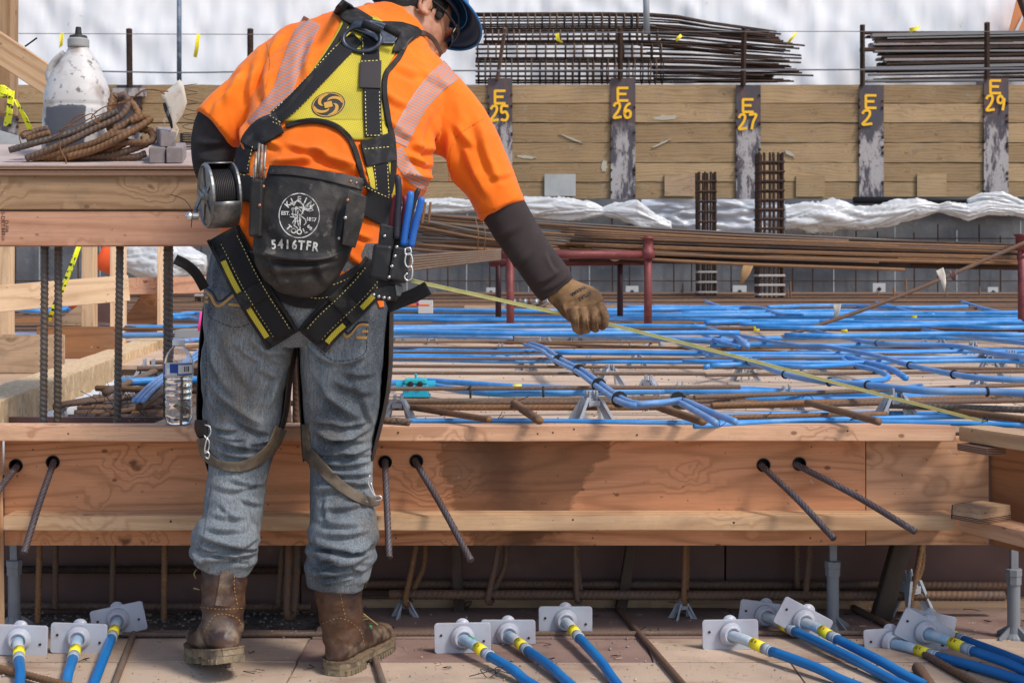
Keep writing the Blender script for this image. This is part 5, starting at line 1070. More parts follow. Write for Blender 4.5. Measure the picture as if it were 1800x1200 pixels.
# tarp
TARP_T = NT('white_tarp'); tn = TARP_T.noise(.9, (1, 1, 1), 4); tn2 = TARP_T.noise(3.5, (1, 1, 1), 5, .7)
cc = TARP_T.mix(TARP_T.ramp(tn, .56, .75, 0, .5), (.90, .89, .90, 1), (.68, .58, .52, 1)); cc = TARP_T.mix(TARP_T.ramp(tn2, .66, .74, 0, .5), cc, (.25, .25, .26, 1))
TARP = TARP_T.out(cc, .55, 0, TARP_T.noise(2.2, (1, 1, .3), 5), .3, .04)
nx, nz = 260, 60; V = []; Fc = []
for j in range(nz + 1):
    for i in range(nx + 1):
        x = -11 + 23 * i / nx; z = 3.2 + 4.2 * j / nz
        f = .22 * .16 * noise.noise(Vector((x * .7, z * .08, 3))) + .035 * abs(noise.noise(Vector((x * 1.9, z * .12, 7)))) + .040 * abs(noise.noise(Vector((x * 1.3 + z * 1.1, z * .6 - x * .2, 9)))) + .012 * abs(noise.noise(Vector((x * 2.6 - z * 1.9, z * 1.2, 5)))) + .03 * noise.noise(Vector((x * 6, z * 2, 1)))
        V.append((x, 21.9 + f * 1.5, z))
for j in range(nz):
    for i in range(nx): a = j * (nx + 1) + i; Fc.append((a, a + 1, a + nx + 2, a + nx + 1))
link('tarp', V, Fc, TARP, smooth=True, label='white wrinkled weather tarp hanging behind the top of the wall', cat='tarp', solid=.004)
MB().box(P(880, -4, 22.3), (1.1, .3, .26)).build('mesh_screen', simple('dark_mesh', (.10, .10, .11), .8, [((.3, .3, .31), 60, .45, .55, (1, 1, 1), .9)]), label='dark mesh screen above the tarp behind the hard hat', cat='screen')
# ---- dark lower wall
ct_ = NT('dark_wall'); a1 = ct_.noise(1.2, (1, 1, 1.5), 4); a2 = ct_.noise(6., (1, 1, .8), 5, .7)
cc = ct_.mix(ct_.ramp(a1, .35, .65), (.135, .142, .155, 1), (.085, .09, .10, 1)); cc = ct_.mix(ct_.ramp(a2, .6, .75, 0, .5), cc, (.27, .27, .28, 1)); zz = ct_.sep(ct_.n('TexCoord').outputs['Object']).outputs[2]
DW = ct_.out(cc, .8, 0, a2, .6, .03)
GY = 19.45; DS = F / GY
link('lower_wall', [(-10, GY, .3), (11, GY, .3), (11, GY + .8, .3), (-10, GY + .8, .3), (-10, GY, 2.04), (11, GY, 2.04), (11, GY + .8, 2.04), (-10, GY + .8, 2.04)], [(0, 1, 5, 4), (1, 2, 6, 5), (2, 3, 7, 6), (3, 0, 4, 7), (4, 5, 6, 7), (3, 2, 1, 0)], DW, label='dark grey concrete wall below the timber lagging', cat='wall')
ms = empty('wall_mesh', (0, GY - .12, DK), 'vertical reinforcing bars standing before the dark lower wall', 'reinforcement')
vb = mesh_from('bar', *tube([Vector((0, 0, 0)), Vector((0, 0, 1.0))], .011, 5), RUST_E); vb2 = mesh_from('bar', *tube([Vector((0, 0, 0)), Vector((0, 0, 1.0))], .010, 5), STEEL_G)
for i in range(56):
    x = -7.6 + i * .29 + random.uniform(-.04, .04); inst('bar', vb if i % 3 else vb2, (x, GY - .1, DK), (0, random.uniform(-.01, .01), 0), ms, scale=(1, 1, random.uniform(.9, 1.32)))
for k in (1, 4): m = MB().tube([(-8, GY - .11, DK + .12 + k * .2), (8.5, GY - .11, DK + .12 + k * .2)], .007, 4); m.build('cross_bar', RUST_E, ms)
for (x, y, s_, lb) in ((1111, 513, 22, 'right of the rack leg'), (863, 513, 16, 'behind the tape'), (1300, 513, 24, 'behind the column cages'), (1545, 508, 22, 'left of the tilted rod'), (1745, 513, 18, 'near the right edge'), (948, 492, 14, 'behind the cuff'), (1215, 408, 16, 'under the hanging sheet')):
    c = P(x, y, GY - .16); w_ = s_ / DS
    t_ = empty('anchor_pad', c, 'small pale square pad on the dark wall ' + lb, 'pad', 'pale pads on the dark wall'); MB().box(c, (w_, .03, w_ * .95)).build('plate', simple('pale_pad', (.42, .43, .44), .7) if 'PAD' not in globals() else PAD, t_); MB().lathe([(w_ * .16, 0), (w_ * .10, .05)], 12, Matrix.Rotation(R(90), 3, 'X'), c + Vector((0, -.015, 0))).build('socket', BLACKP, t_)
# cages of columns
def column(x0, x1, ytop, Y, nb, tie, lb):
    b = P((x0 + x1) / 2, 0, Y); b.z = DK; w_ = (x1 - x0) * Y / F; zt_ = P(0, ytop, Y).z; c = empty('column_cage', b, lb, 'column cage')
    L_ = zt_ - DK; me = mesh_from('bar', *tube([Vector((0, 0, 0)), Vector((0, 0, L_))], .016, 6), RUST_E)
    for k in range(nb):
        for sy in (0, 1): inst('bar', me, (b.x - w_ / 2 + w_ * k / (nb - 1), b.y + sy * w_, DK), (0, random.uniform(-.006, .006), 0), c)
    for k in range(1, int((nb + 1) / 2)): 
        for sx in (0, 1): inst('bar', me, (b.x - w_ / 2 + w_ * sx, b.y + w_ * k / 3, DK), None, c)
    z = DK + .05
    ring = [Vector((sx * w_ * .53, sy, 0)) for sx, sy in ((-1, -.02), (1, -.02), (1, w_ + .02), (-1, w_ + .02))]; me = mesh_from('tie', *tube(ring, .013, 5, closed=True), RUST_E); me2 = mesh_from('tie', *tube([r_ * 1.02 for r_ in ring], .015, 5, closed=True), simple('splashed', (.36, .33, .31), .8) if 'SPL' not in globals() else SPL)
    while z < zt_ - .02: inst('tie', me2 if z < 1.02 else me, (b.x, b.y, z), (0, 0, random.uniform(-.02, .02)), c); z += tie
column(1229, 1258, 302, 17.6, 4, .13, 'slim vertical rebar column cage left of the taller one')
column(1336, 1377, 268, 16.6, 6, .115, 'taller vertical rebar column cage in front of pile E 27')
column(345, 372, 470, 15.0, 3, .13, 'rebar column cage half hidden by the jeans at left')
# plastic drapes
PL_T = NT('plastic_sheet'); PLS = PL_T.out(PL_T.mix(PL_T.ramp(PL_T.noise(2.5), .5, .75, 0, .5), (.55, .555, .56, 1), (.36, .355, .34, 1)), .28, 0, PL_T.noise(9., (1, 1, 2.), 4), .45, .02, .5)
def drape(name, pts, Y, seed, mat, lb, n=64, xs=2.5):
    """bunched roll of sheeting: (px, y top, y bottom)"""
    X = [p[0] for p in pts]; m_ = int((X[-1] - X[0]) / xs); V = []; Fc = []
    for i in range(m_ + 1):
        x = X[0] + (X[-1] - X[0]) * i / m_; yt = float(np.interp(x, X, [p[1] for p in pts])); yb = float(np.interp(x, X, [p[2] for p in pts])); c = (yt + yb) / 2; hh = max(1.5, (yb - yt) / 2 * .86) / DS
        for k in range(n):
            a = 2 * math.pi * k / n; d_ = Vector((0, -math.sin(a), math.cos(a)))
            f = 1 + .34 * (abs(noise.noise(Vector((x * .013 + seed, math.cos(a) * 1.6 + x * .008, math.sin(a) * 1.9)))) - .25) * 2 - .30 * (abs(noise.noise(Vector((x * .011 + seed, math.cos(a + x * .01) * 4.5, math.sin(a + x * .01) * 4.5)))) - .2) * 1.6
            p = P(x, c, Y); V.append(p + Vector((0, d_.y * hh * .7 * f, d_.z * hh * f)))
    for i in range(m_):
        for k in range(n): Fc.append((i * n + k, i * n + (k + 1) % n, i * n + n + (k + 1) % n, i * n + n + k))
    Fc += [tuple(range(n))[::-1], tuple(m_ * n + k for k in range(n))]
    return link(name, V, Fc, mat, smooth=True, label=lb, cat='plastic sheet')
DY = GY - .35
drape('plastic_sheet', [(700, 360, 378), (735, 350, 380), (790, 346, 376), (850, 352, 372), (930, 342, 384), (980, 345, 386), (1030, 352, 386), (1060, 365, 378), (1080, 356, 384), (1120, 352, 400), (1150, 372, 408), (1180, 392, 412)], DY, 1, PLS, 'white plastic sheeting bunched and tied behind the forearm')
drape('plastic_sheet', [(1378, 356, 408), (1420, 350, 410), (1470, 350, 408), (1520, 362, 406), (1570, 352, 396), (1610, 346, 384), (1650, 358, 374), (1664, 352, 378), (1700, 356, 390), (1735, 350, 380), (1770, 356, 378), (1850, 366, 392)], DY, 8, PLS, 'white plastic sheeting swagged along the wall at right')
drape('plastic_sheet', [(1700, 350, 360), (1725, 338, 362), (1760, 336, 362), (1785, 345, 366), (1800, 352, 372)], DY + .1, 5, PLS, 'small rumpled plastic heap below pile E 29')
drape('plastic_sheet', [(212, 436, 466), (240, 432, 480), (280, 434, 488), (330, 440, 486), (362, 450, 480)], 14.0, 3, PLS, 'white plastic sheet bunched behind the thick upright at left')
nx, nz = 120, 30; V = []; Fc = []
for j in range(nz + 1):
    for i in range(nx + 1):
        px = 1128 + 252 * i / nx; py = 350 + (68 + (6 if px > 1200 else 0)) * j / nz; p = P(px, py, GY - .2); V.append(p + Vector((0, .10 * noise.noise(Vector((px * .02, py * .09, 2))) + .04 * noise.noise(Vector((px * .05, py * .25, 4))), 0)))
for j in range(nz):
    for i in range(nx): a = j * (nx + 1) + i; Fc.append((a, a + 1, a + nx + 2, a + nx + 1))
ts = NT('translucent_sheet'); ts = ts.out(ts.mix(ts.ramp(ts.noise(2., (.5, 1, 3.5), 5, .6), .45, .65), (.42, .44, .48, 1), (.66, .68, .72, 1)), .3, 0, ts.noise(6., (.5, 1, 3)), .4, .03, .5, Alpha=.82)
link('hanging_sheet', V, Fc, ts, smooth=True, label='translucent plastic sheet hanging flat between the two column cages', cat='plastic sheet')
MB().tube([P(1500, 352, GY - .1), P(1860, 352, GY - .1)], .05, 8).build('black_hose', BLACKP, smooth=True, label='black hose lying along the wall top at right', cat='hose')
# ================================================================== THE WORKER
CAMP = Vector((0, 0, H))
def loft(rings, n=36, closed_ends=True):
    """rings: (px, py, Y, half width px, half depth m[, exponent]) -> smooth tube, ring planes square to the path"""
    K = []
    for i in range(len(rings) - 1):
        for j in range(4):
            t = j / 4; K.append(tuple(rings[i][k] * (1 - t) + rings[i + 1][k] * t for k in range(5)))
    K.append(tuple(rings[-1][:5]))
    for _ in range(2):
        K = [K[0]] + [tuple((K[i - 1][k] + 2 * K[i][k] + K[i + 1][k]) / 4 for k in range(5)) for i in range(1, len(K) - 1)] + [K[-1]]
    C = [P(*k[:3]) for k in K]; V = []; Fc = []
    for i, k in enumerate(K):
        T = (C[min(i + 1, len(C) - 1)] - C[max(i - 1, 0)]).normalized(); Rv = T.cross(Vector((0, 1, 0))).normalized(); D = T.cross(Rv).normalized()
        a = k[3] * k[2] / F; b = k[4]
        for m_ in range(n):
            an = 2 * math.pi * m_ / n; c, s_ = math.cos(an), math.sin(an); q = (abs(c) ** 2.25 + abs(s_) ** 2.25) ** (-1 / 2.25)
            V.append(C[i] + Rv * a * c * q + D * b * s_ * q)
    for i in range(len(K) - 1):
        for m_ in range(n): Fc.append((i * n + m_, i * n + (m_ + 1) % n, i * n + n + (m_ + 1) % n, i * n + n + m_))
    Fc.append(tuple(range(n))[::-1]); Fc.append(tuple((len(K) - 1) * n + m_ for m_ in range(n)))
    return V, Fc
def remesh(name, parts, mat, parent, vox, smooth_it=4, loc=None, fn=None, **kw):
    m = MB()
    for V, Fc in parts: m.add(V, Fc)
    o = link(name, m.v, m.f, mat, parent, loc=loc or (WL[parent.name] if parent else None), **kw)
    r = o.modifiers.new('r', 'REMESH'); r.mode = 'VOXEL'; r.voxel_size = vox; r.use_smooth_shade = True
    if smooth_it:
        s = o.modifiers.new('s', 'SMOOTH'); s.iterations = smooth_it; s.factor = .5
    bake(o)
    if not o.data.materials: o.data.materials.append(mat)
    if fn: fn(o)
    o.data.polygons.foreach_set('use_smooth', [True] * len(o.data.polygons)); o.data.update(); return o
def coords(o):
    V = np.empty(len(o.data.vertices) * 3); o.data.vertices.foreach_get('co', V); V = V.reshape(-1, 3)
    Nn = np.empty(len(o.data.vertices) * 3); o.data.vertices.foreach_get('normal', Nn); return V + np.array(WLW(o)), Nn.reshape(-1, 3)
def WLW(o): return tuple(WL[o.name])
def setco(o, V): o.data.vertices.foreach_set('co', (V - np.array(WLW(o))).reshape(-1)); o.data.update()
def folds(o, lst, namp=(), clampy=.25, sharp=1.):
    V, Nn = coords(o); px = CX + F * V[:, 0] / V[:, 1]; py = HY - F * (V[:, 2] - H) / V[:, 1]; D = np.zeros(len(V))
    for (x0, y0, x1, y1, w_, amp) in lst:
        dx, dy = x1 - x0, y1 - y0; L = math.hypot(dx, dy); dx /= L; dy /= L
        u = (px - x0) * dx + (py - y0) * dy; s = -(px - x0) * dy + (py - y0) * dx
        bow = .06 * L * (1 - ((u / L) * 2 - 1) ** 2) * (1 if (x0 + y0) % 2 > 1 else -1); s = s + bow
        t = np.clip(np.minimum(u + w_, L + w_ - u) / (L * .35 + w_), 0, 1); t = t * t * (3 - 2 * t)
        w_ = w_ * sharp; pr = np.exp(-(np.abs(s) / w_) ** 1.5) - .85 * np.exp(-((s - 1.55 * w_) / (.75 * w_)) ** 2)
        D += amp * .0019 * t * pr
    D *= np.clip((clampy - Nn[:, 1]) / .5, 0, 1)
    for (sx, sy, sz, amp, ridged) in namp:
        nn = np.array([noise.noise(Vector((v[0] * sx, v[1] * sy, v[2] * sz))) for v in V])
        D += amp * .001 * ((1 - 2.4 * np.abs(nn)) if ridged else nn)
    setco(o, V + Nn * D[:, None])
def bvh_of(*objs):
    V = []; Fc = []
    dg = bpy.context.evaluated_depsgraph_get(); dg.update()
    for o in objs:
        e = o.evaluated_get(dg); me = e.to_mesh(); n0 = len(V); w_ = WL[o.name]
        V += [v.co + w_ for v in me.vertices]; Fc += [tuple(i + n0 for i in p.vertices) for p in me.polygons]; e.to_mesh_clear()
    return BVHTree.FromPolygons(V, Fc)
def hit(px, py, bvh, lasty=[3.2]):
    d = (P(px, py, 1.0) - CAMP).normalized(); r = bvh.ray_cast(CAMP, d)
    if r[0] is None:
        q = P(px, py, lasty[0]); nr = bvh.find_nearest(q)
        return (P(px, py, nr[0].y) if nr[0] is not None else q), d
    lasty[0] = r[0].y; return r[0], d
def cat2(pts, step):
    q = smooth_path([Vector((p[0], p[1], p[2] if len(p) > 2 else 0)) for p in pts], step); return q
def ribbon(name, pts, bvh, off, th, mat, parent, nu=6, step=6, crown=.0, smooth_y=2, straight=False, **kw):
    """strap: pts = (px, py, width px) laid on the surface, real thickness"""
    q = cat2(pts, step) if not straight else [Vector(p) for p in pts]; G = []
    for i, p in enumerate(q):
        t = q[min(i + 1, len(q) - 1)] - q[max(i - 1, 0)]; t.z = 0; t.normalize(); nx_, ny_ = -t.y, t.x; row = []
        for j in range(nu + 1):
            u = j / nu - .5; h, d = hit(p.x + nx_ * u * p.z, p.y + ny_ * u * p.z, bvh); row.append([h, d, 1 - 4 * u * u])
        G.append(row)
    dist = np.array([[(c[0] - CAMP).length for c in r] for r in G])
    for _ in range(smooth_y):
        k = dist.copy(); k[1:-1] = (dist[:-2] + 2 * dist[1:-1] + dist[2:]) / 4; k[:, 1:-1] = (k[:, :-2] + 2 * k[:, 1:-1] + k[:, 2:]) / 4; dist = np.minimum(dist, k) if False else k
    V = [CAMP + c[1] * (dist[i][j] - off - crown * c[2]) for i, r in enumerate(G) for j, c in enumerate(r)]; w_ = nu + 1
    Fc = [(i * w_ + j, i * w_ + j + 1, i * w_ + w_ + j + 1, i * w_ + w_ + j) for i in range(len(G) - 1) for j in range(nu)]
    o = link(name, V, Fc, mat, parent, smooth=True, **kw)
    m = o.modifiers.new('s', 'SOLIDIFY'); m.thickness = th; m.offset = 0
    b = o.modifiers.new('b', 'BEVEL'); b.width = min(.0012, th * .4); b.segments = 2; b.limit_method = 'ANGLE'
    return o
def patch(name, rows, bvh, off, th, mat, parent, step=5, **kw):
    """area given as rows (py, x left, x right)"""
    ys = [r[0] for r in rows]; V = []; n_ = 24; m_ = int((ys[-1] - ys[0]) / step) + 1; D = []; Ds = []
    for i in range(m_ + 1):
        y = ys[0] + (ys[-1] - ys[0]) * i / m_; xl = float(np.interp(y, ys, [r[1] for r in rows])); xr = float(np.interp(y, ys, [r[2] for r in rows]))
        for j in range(n_ + 1): h, d = hit(xl + (xr - xl) * j / n_, y, bvh); D.append(d); Ds.append((h - CAMP).length)
    G = np.array(Ds).reshape(m_ + 1, n_ + 1)
    for _ in range(5): k = G.copy(); k[1:-1] = (G[:-2] + 2 * G[1:-1] + G[2:]) / 4; k[:, 1:-1] = (k[:, :-2] + 2 * k[:, 1:-1] + k[:, 2:]) / 4; G = k
    V = [CAMP + D[i] * (G.flat[i] - off) for i in range(len(D))]; w_ = n_ + 1
    Fc = [(i * w_ + j, i * w_ + j + 1, i * w_ + w_ + j + 1, i * w_ + w_ + j) for i in range(m_) for j in range(n_)]
    return link(name, V, Fc, mat, parent, smooth=True, solid=th, offs=0, **kw)
def stitches(name, lines, bvh, off, mat, parent, dash=4.2, gap=2.4, w_=1.15, **kw):
    m = MB()
    for pts in lines:
        q = cat2(pts, 1.2); s = 0; on = []
        for i in range(1, len(q)):
            s += (q[i] - q[i - 1]).length
            if s % (dash + gap) < dash: on.append(q[i])
            elif on:
                if len(on) > 1: _st(m, on[0], on[-1], w_, bvh, off)
                on = []
    return m.build(name, mat, parent, kind='stuff', **kw)
def _st(m, a, b, w_, bvh, off):
    t = (b - a); t.z = 0; t.normalize(); n_ = Vector((-t.y, t.x, 0)) * w_ / 2
    V = []
    for p in (a - n_, b - n_, b + n_, a + n_):
        h, d = hit(p.x, p.y, bvh); V.append(h - d * off)
    for p in list(V): V.append(p - (p - CAMP).normalized() * .0006)
    m.add(V, [(4, 5, 6, 7), (0, 1, 5, 4), (1, 2, 6, 5), (2, 3, 7, 6), (3, 0, 4, 7)])
def decal(name, V2, Fc, bvh, off, mat, parent, th=.0003, **kw):
    V = []
    for (x, y) in V2:
        h, d = hit(x, y, bvh); V.append(h - d * off)
    return link(name, V, Fc, mat, parent, **kw)
def inter(ring_, y):
    return [float(np.interp(y, [r[0] for r in ring_], [r[k] for r in ring_])) for k in range(1, len(ring_[0]))]

W = empty('person', P(500, 1180, 3.30) * 1.0, 'worker bent forward in orange shirt, yellow harness and jeans, gloved right hand holding the tape', 'person'); 
W.location.z = 0; WL[W.name].z = 0
SKIN_T = NT('skin'); sn = SKIN_T.noise(30., (1, 1, 1), 4)
SKIN = SKIN_T.out(SKIN_T.mix(SKIN_T.ramp(sn, .4, .7), (.46, .22, .13, 1), (.34, .145, .085, 1)), .5, 0, SKIN_T.noise(220.), .25, .001, .4, Subsurface_Weight=.12)
# ---- cloth materials
def cloth(name, base, dark, light, weave=1100, wv=.3, layers=(), rough=.85, big=3.):
    t = NT(name); c = t.mix(t.ramp(t.noise(big, (1, 1, 1), 4), .35, .65), (*base, 1), (*dark, 1)); c = t.mix(t.ramp(t.noise(big * 5, (1, 1, .6), 5, .65), .5, .75, 0, .6), c, (*light, 1))
    for (col, sc, lo, hi, st, amt) in layers: c = t.mix(t.math('MULTIPLY', t.ramp(t.noise(sc, st), lo, hi), amt), c, (*col, 1))
    s = t.sep(t.co(rand=False)); wv_ = t.math('ADD', t.math('SINE', t.math('MULTIPLY', s.outputs[0], weave)), t.math('SINE', t.math('MULTIPLY', s.outputs[2], weave)))
    h = t.math('ADD', t.math('MULTIPLY', wv_, wv), t.math('MULTIPLY', t.noise(45., (1, 1, 1), 4), 2.))
    return t.out(c, rough, 0, h, .35, .0012, .25, Sheen_Weight=.15)
SHIRT = cloth('orange_shirt', (.90, .185, .006), (.80, .135, .004), (.95, .26, .012), 2400, .1, [((.45, .13, .02), 9, .64, .80, (1, 1, 1), .35)], .8, 1.8)
DENIM_T = NT('denim'); d1 = DENIM_T.noise(3.0, (1.5, 1, .7), 5, .62); d2 = DENIM_T.noise(1., (340, 340, 16), 3, .7); d3 = DENIM_T.noise(7., (1.6, 1, .8), 5, .6); d4 = DENIM_T.noise(1., (240, 240, 900), 1)
dc = DENIM_T.mix(DENIM_T.ramp(d1, .40, .58), (.052, .064, .078, 1), (.195, .218, .232, 1)); dc = DENIM_T.mix(DENIM_T.ramp(d3, .50, .70, 0, .7), dc, (.29, .305, .31, 1)); dc = DENIM_T.mix(DENIM_T.ramp(DENIM_T.noise(5.5, (1, 1, 1), 5, .7), .48, .72, 0, .7), dc, (.16, .122, .078, 1))
dc = DENIM_T.mix(DENIM_T.ramp(d2, .42, .64, 0, .62), dc, (.045, .055, .075, 1)); dc = DENIM_T.mix(DENIM_T.ramp(d4, .5, .7, 0, .35), dc, (.36, .37, .37, 1))
DENIM = DENIM_T.out(dc, .9, 0, DENIM_T.math('ADD', DENIM_T.math('MULTIPLY', d2, .5), DENIM_T.math('MULTIPLY', DENIM_T.noise(38., (1, 1, 1), 5, .65), 1.6)), .55, .0022, .2)
kt = NT('ribbed_knit'); raw = kt.n('TexCoord').outputs['Object']; ks = kt.sep(raw); ang = kt.math('ADD', kt.math('MULTIPLY', ks.outputs[0], .90), kt.math('MULTIPLY', ks.outputs[2], .62))
rb_ = kt.math('SINE', kt.math('MULTIPLY', ang, 1500.)); kc = kt.mix(kt.ramp(rb_, -.6, .6), (.018, .014, .016, 1), (.080, .060, .056, 1)); kc = kt.mix(kt.ramp(kt.noise(8.), .5, .75, 0, .55), kc, (.085, .068, .066, 1)); kc = kt.mix(kt.ramp(kt.noise(26., (1, 1, .5), 4), .66, .74, 0, .7), kc, (.20, .20, .21, 1))
KNIT = kt.out(kc, .9, 0, rb_, .6, .0012, .2)
KNITB = simple('black_knit', (.020, .018, .020), .9, [((.045, .038, .036), 12, .45, .7, (1, 1, 1), .7)], [(1, (900, 900, 60), 1.), (30, (1, 1, 1), .6)], bstr=.5)
GLOVE_T = NT('work_glove'); gn = GLOVE_T.noise(14., (1, 1, 1), 5, .6)
gc = GLOVE_T.mix(GLOVE_T.ramp(gn, .38, .66), (.285, .162, .080, 1), (.11, .064, .034, 1)); gc = GLOVE_T.mix(GLOVE_T.ramp(GLOVE_T.noise(34.), .55, .75, 0, .5), gc, (.36, .22, .10, 1)); gv = GLOVE_T.noise(420., (1, 1, 1), 2)
GLOVE = GLOVE_T.out(gc, .9, 0, GLOVE_T.math('ADD', gv, GLOVE_T.math('MULTIPLY', gn, 1.5)), .6, .0012, .2)
LEA_T = NT('boot_leather'); ln = LEA_T.noise(11., (1, 1, 1), 6, .65); l2 = LEA_T.noise(32., (1, 1, 1), 5, .7)
lc = LEA_T.mix(LEA_T.ramp(ln, .40, .64), (.036, .019, .015, 1), (.090, .043, .023, 1)); lc = LEA_T.mix(LEA_T.ramp(l2, .56, .74, 0, .5), lc, (.22, .13, .07, 1))
lc = LEA_T.mix(LEA_T.math('MULTIPLY', LEA_T.ramp(LEA_T.sep(LEA_T.n('TexCoord').outputs['Object']).outputs[2], .03, .13, 1, 0), LEA_T.ramp(LEA_T.noise(16.), .42, .65)), lc, (.25, .18, .12, 1))
LEA = LEA_T.out(lc, LEA_T.ramp(l2, .3, .8, .38, .62), 0, LEA_T.math('ADD', l2, LEA_T.noise(140.)), .45, .002, .45)
SOLE = simple('boot_sole', (.22, .165, .10), .85, [((.08, .06, .045), 26, .42, .62, (1, 1, .6), .8), ((.36, .30, .21), 60, .55, .7, (1, 1, 1), .6)], [(60, (1, 1, 1), 1.)], bstr=.7)
CHAP = simple('brown_leather_strap', (.125, .092, .06), .7, [((.05, .035, .025), 16, .42, .65, (1, 1, 1), .8), ((.24, .19, .13), 30, .55, .75, (1, 1, 1), .5)], [(80, (1, 1, 1), 1.)], bstr=.4)
CHAPD = simple('dark_leather', (.028, .020, .017), .75, [((.06, .042, .03), 12, .45, .7, (1, 1, 1), .7)], [(60, (1, 1, 1), 1.)], bstr=.4)
WEB_T = NT('black_webbing'); ws = WEB_T.sep(WEB_T.co(rand=False)); wb = WEB_T.math('SINE', WEB_T.math('MULTIPLY', WEB_T.math('ADD', ws.outputs[2], WEB_T.math('MULTIPLY', ws.outputs[0], .45)), 2100.))
WEB = WEB_T.out(WEB_T.mix(WEB_T.ramp(wb, -.5, .8), (.006, .006, .007, 1), (.021, .020, .023, 1)), .75, 0, wb, .5, .0008, .3)
PADM = simple('black_padding', (.011, .010, .011), .85, [((.05, .046, .045), 30, .45, .7, (1, 1, 1), .7)], [(600, (1, 1, 1), 1.)], bstr=.4)
TRIM = simple('black_trim', (.012, .010, .010), .8, [((.07, .045, .03), 14, .5, .7, (1, 1, 1), .6)], [(200, (1, 1, 1), .5)])
yt = NT('yellow_mesh_fabric'); ys_ = yt.sep(yt.co(rand=False)); dots = yt.math('MULTIPLY', yt.math('SINE', yt.math('MULTIPLY', yt.math('ADD', ys_.outputs[0], yt.math('MULTIPLY', ys_.outputs[2], .5)), 900.)), yt.math('SINE', yt.math('MULTIPLY', yt.math('SUBTRACT', ys_.outputs[2], yt.math('MULTIPLY', ys_.outputs[0], .5)), 900.)))
yc = yt.mix(yt.ramp(yt.noise(7., (1, 1, 1), 5), .4, .7), (.60, .48, .045, 1), (.46, .38, .045, 1)); yc = yt.mix(yt.ramp(dots, .1, .8, 0, .7), yc, (.17, .15, .03, 1))
YMESH = yt.out(yc, .8, 0, dots, -.6, .001, .25)
YSTITCH = simple('yellow_thread', (.70, .60, .22), .8)
POUCH = simple('black_pouch_leather', (.014, .012, .011), .62, [((.080, .066, .055), 9, .46, .72, (1, 1, 1), .8), ((.19, .165, .14), 34, .60, .74, (1, 1, 1), .6), ((.008, .008, .008), 5, .5, .7, (1, 1, 1), .7)], [(26, (1, 1, 1), 1.), (220, (1, 1, 1), .5)], bstr=.5, bdist=.003)
RIVET = simple('rivet', (.55, .53, .50), .3, metal=.9); COPPER = simple('copper_rivet', (.42, .20, .12), .4, metal=.8)
TAN = simple('tan_thread', (.42, .24, .07), .85); NAVY = simple('navy_thread', (.012, .018, .045), .85)

# ---- shirt
T0 = [(527, 505, 3.30, 150, .125), (530, 430, 3.30, 140, .128), (540, 370, 3.31, 136, .13), (558, 305, 3.35, 145, .135), (583, 245, 3.41, 152, .14), (612, 190, 3.47, 160, .14), (642, 135, 3.54, 158, .13), (664, 98, 3.59, 128, .115), (684, 66, 3.63, 78, .09), (700, 44, 3.66, 48, .075)]
SL = [(612, 95, 3.57, 66, .09), (532, 100, 3.54, 62, .085), (466, 150, 3.50, 54, .08), (412, 200, 3.47, 49, .078), (376, 230, 3.45, 47, .076)]
SR = [(670, 118, 3.57, 66, .09), (722, 142, 3.57, 64, .09), (782, 192, 3.56, 58, .085), (826, 252, 3.53, 50, .078), (860, 320, 3.51, 46, .073), (884, 371, 3.50, 42, .068)]
shirt_folds = [(667, 157, 723, 187, 7, 5), (670, 200, 735, 246, 7, 5), (473, 284, 560, 272, 7, 7), (543, 258, 640, 296, 8, 9), (497, 250, 590, 268, 6, 5), (560, 292, 650, 300, 5, 5), (773, 205, 775, 318, 10, 10), (792, 230, 822, 352, 8, 9), (815, 240, 862, 350, 7, 5), (840, 200, 885, 330, 8, 6), (800, 215, 838, 260, 7, 5), (720, 250, 775, 262, 7, 6), (700, 300, 780, 310, 7, 7), (712, 270, 770, 292, 5, 5),
    (455, 110, 440, 190, 9, 7), (480, 100, 470, 190, 8, 5), (430, 130, 395, 190, 8, 6), (405, 160, 372, 205, 6, 4), (430, 215, 440, 280, 7, 6), (500, 60, 470, 110, 8, 5), (560, 60, 540, 160, 10, 5), (690, 110, 740, 130, 8, 4), (740, 120, 790, 150, 8, 4), (600, 430, 640, 470, 6, 5), (610, 400, 655, 420, 5, 4), (420, 370, 432, 410, 5, 4), (445, 230, 500, 260, 6, 5), (640, 300, 655, 350, 6, 5), (760, 300, 815, 340, 6, 5), (855, 310, 905, 300, 6, 3)]
shirt = remesh('shirt', [loft(T0), loft(SL), loft(SR), loft([(716, 225, 3.46, 46, .08), (718, 290, 3.43, 42, .075), (718, 325, 3.41, 34, .06), (714, 344, 3.40, 20, .04)])], SHIRT, W, .0050, 5, fn=lambda o: folds(o, shirt_folds, [(7, 7, 7, 4.5, False), (13, 13, 7, 3.0, True), (26, 26, 20, 1.4, True)]))
# hems of the sleeves: thin doubled edge
bs = bvh_of(shirt)
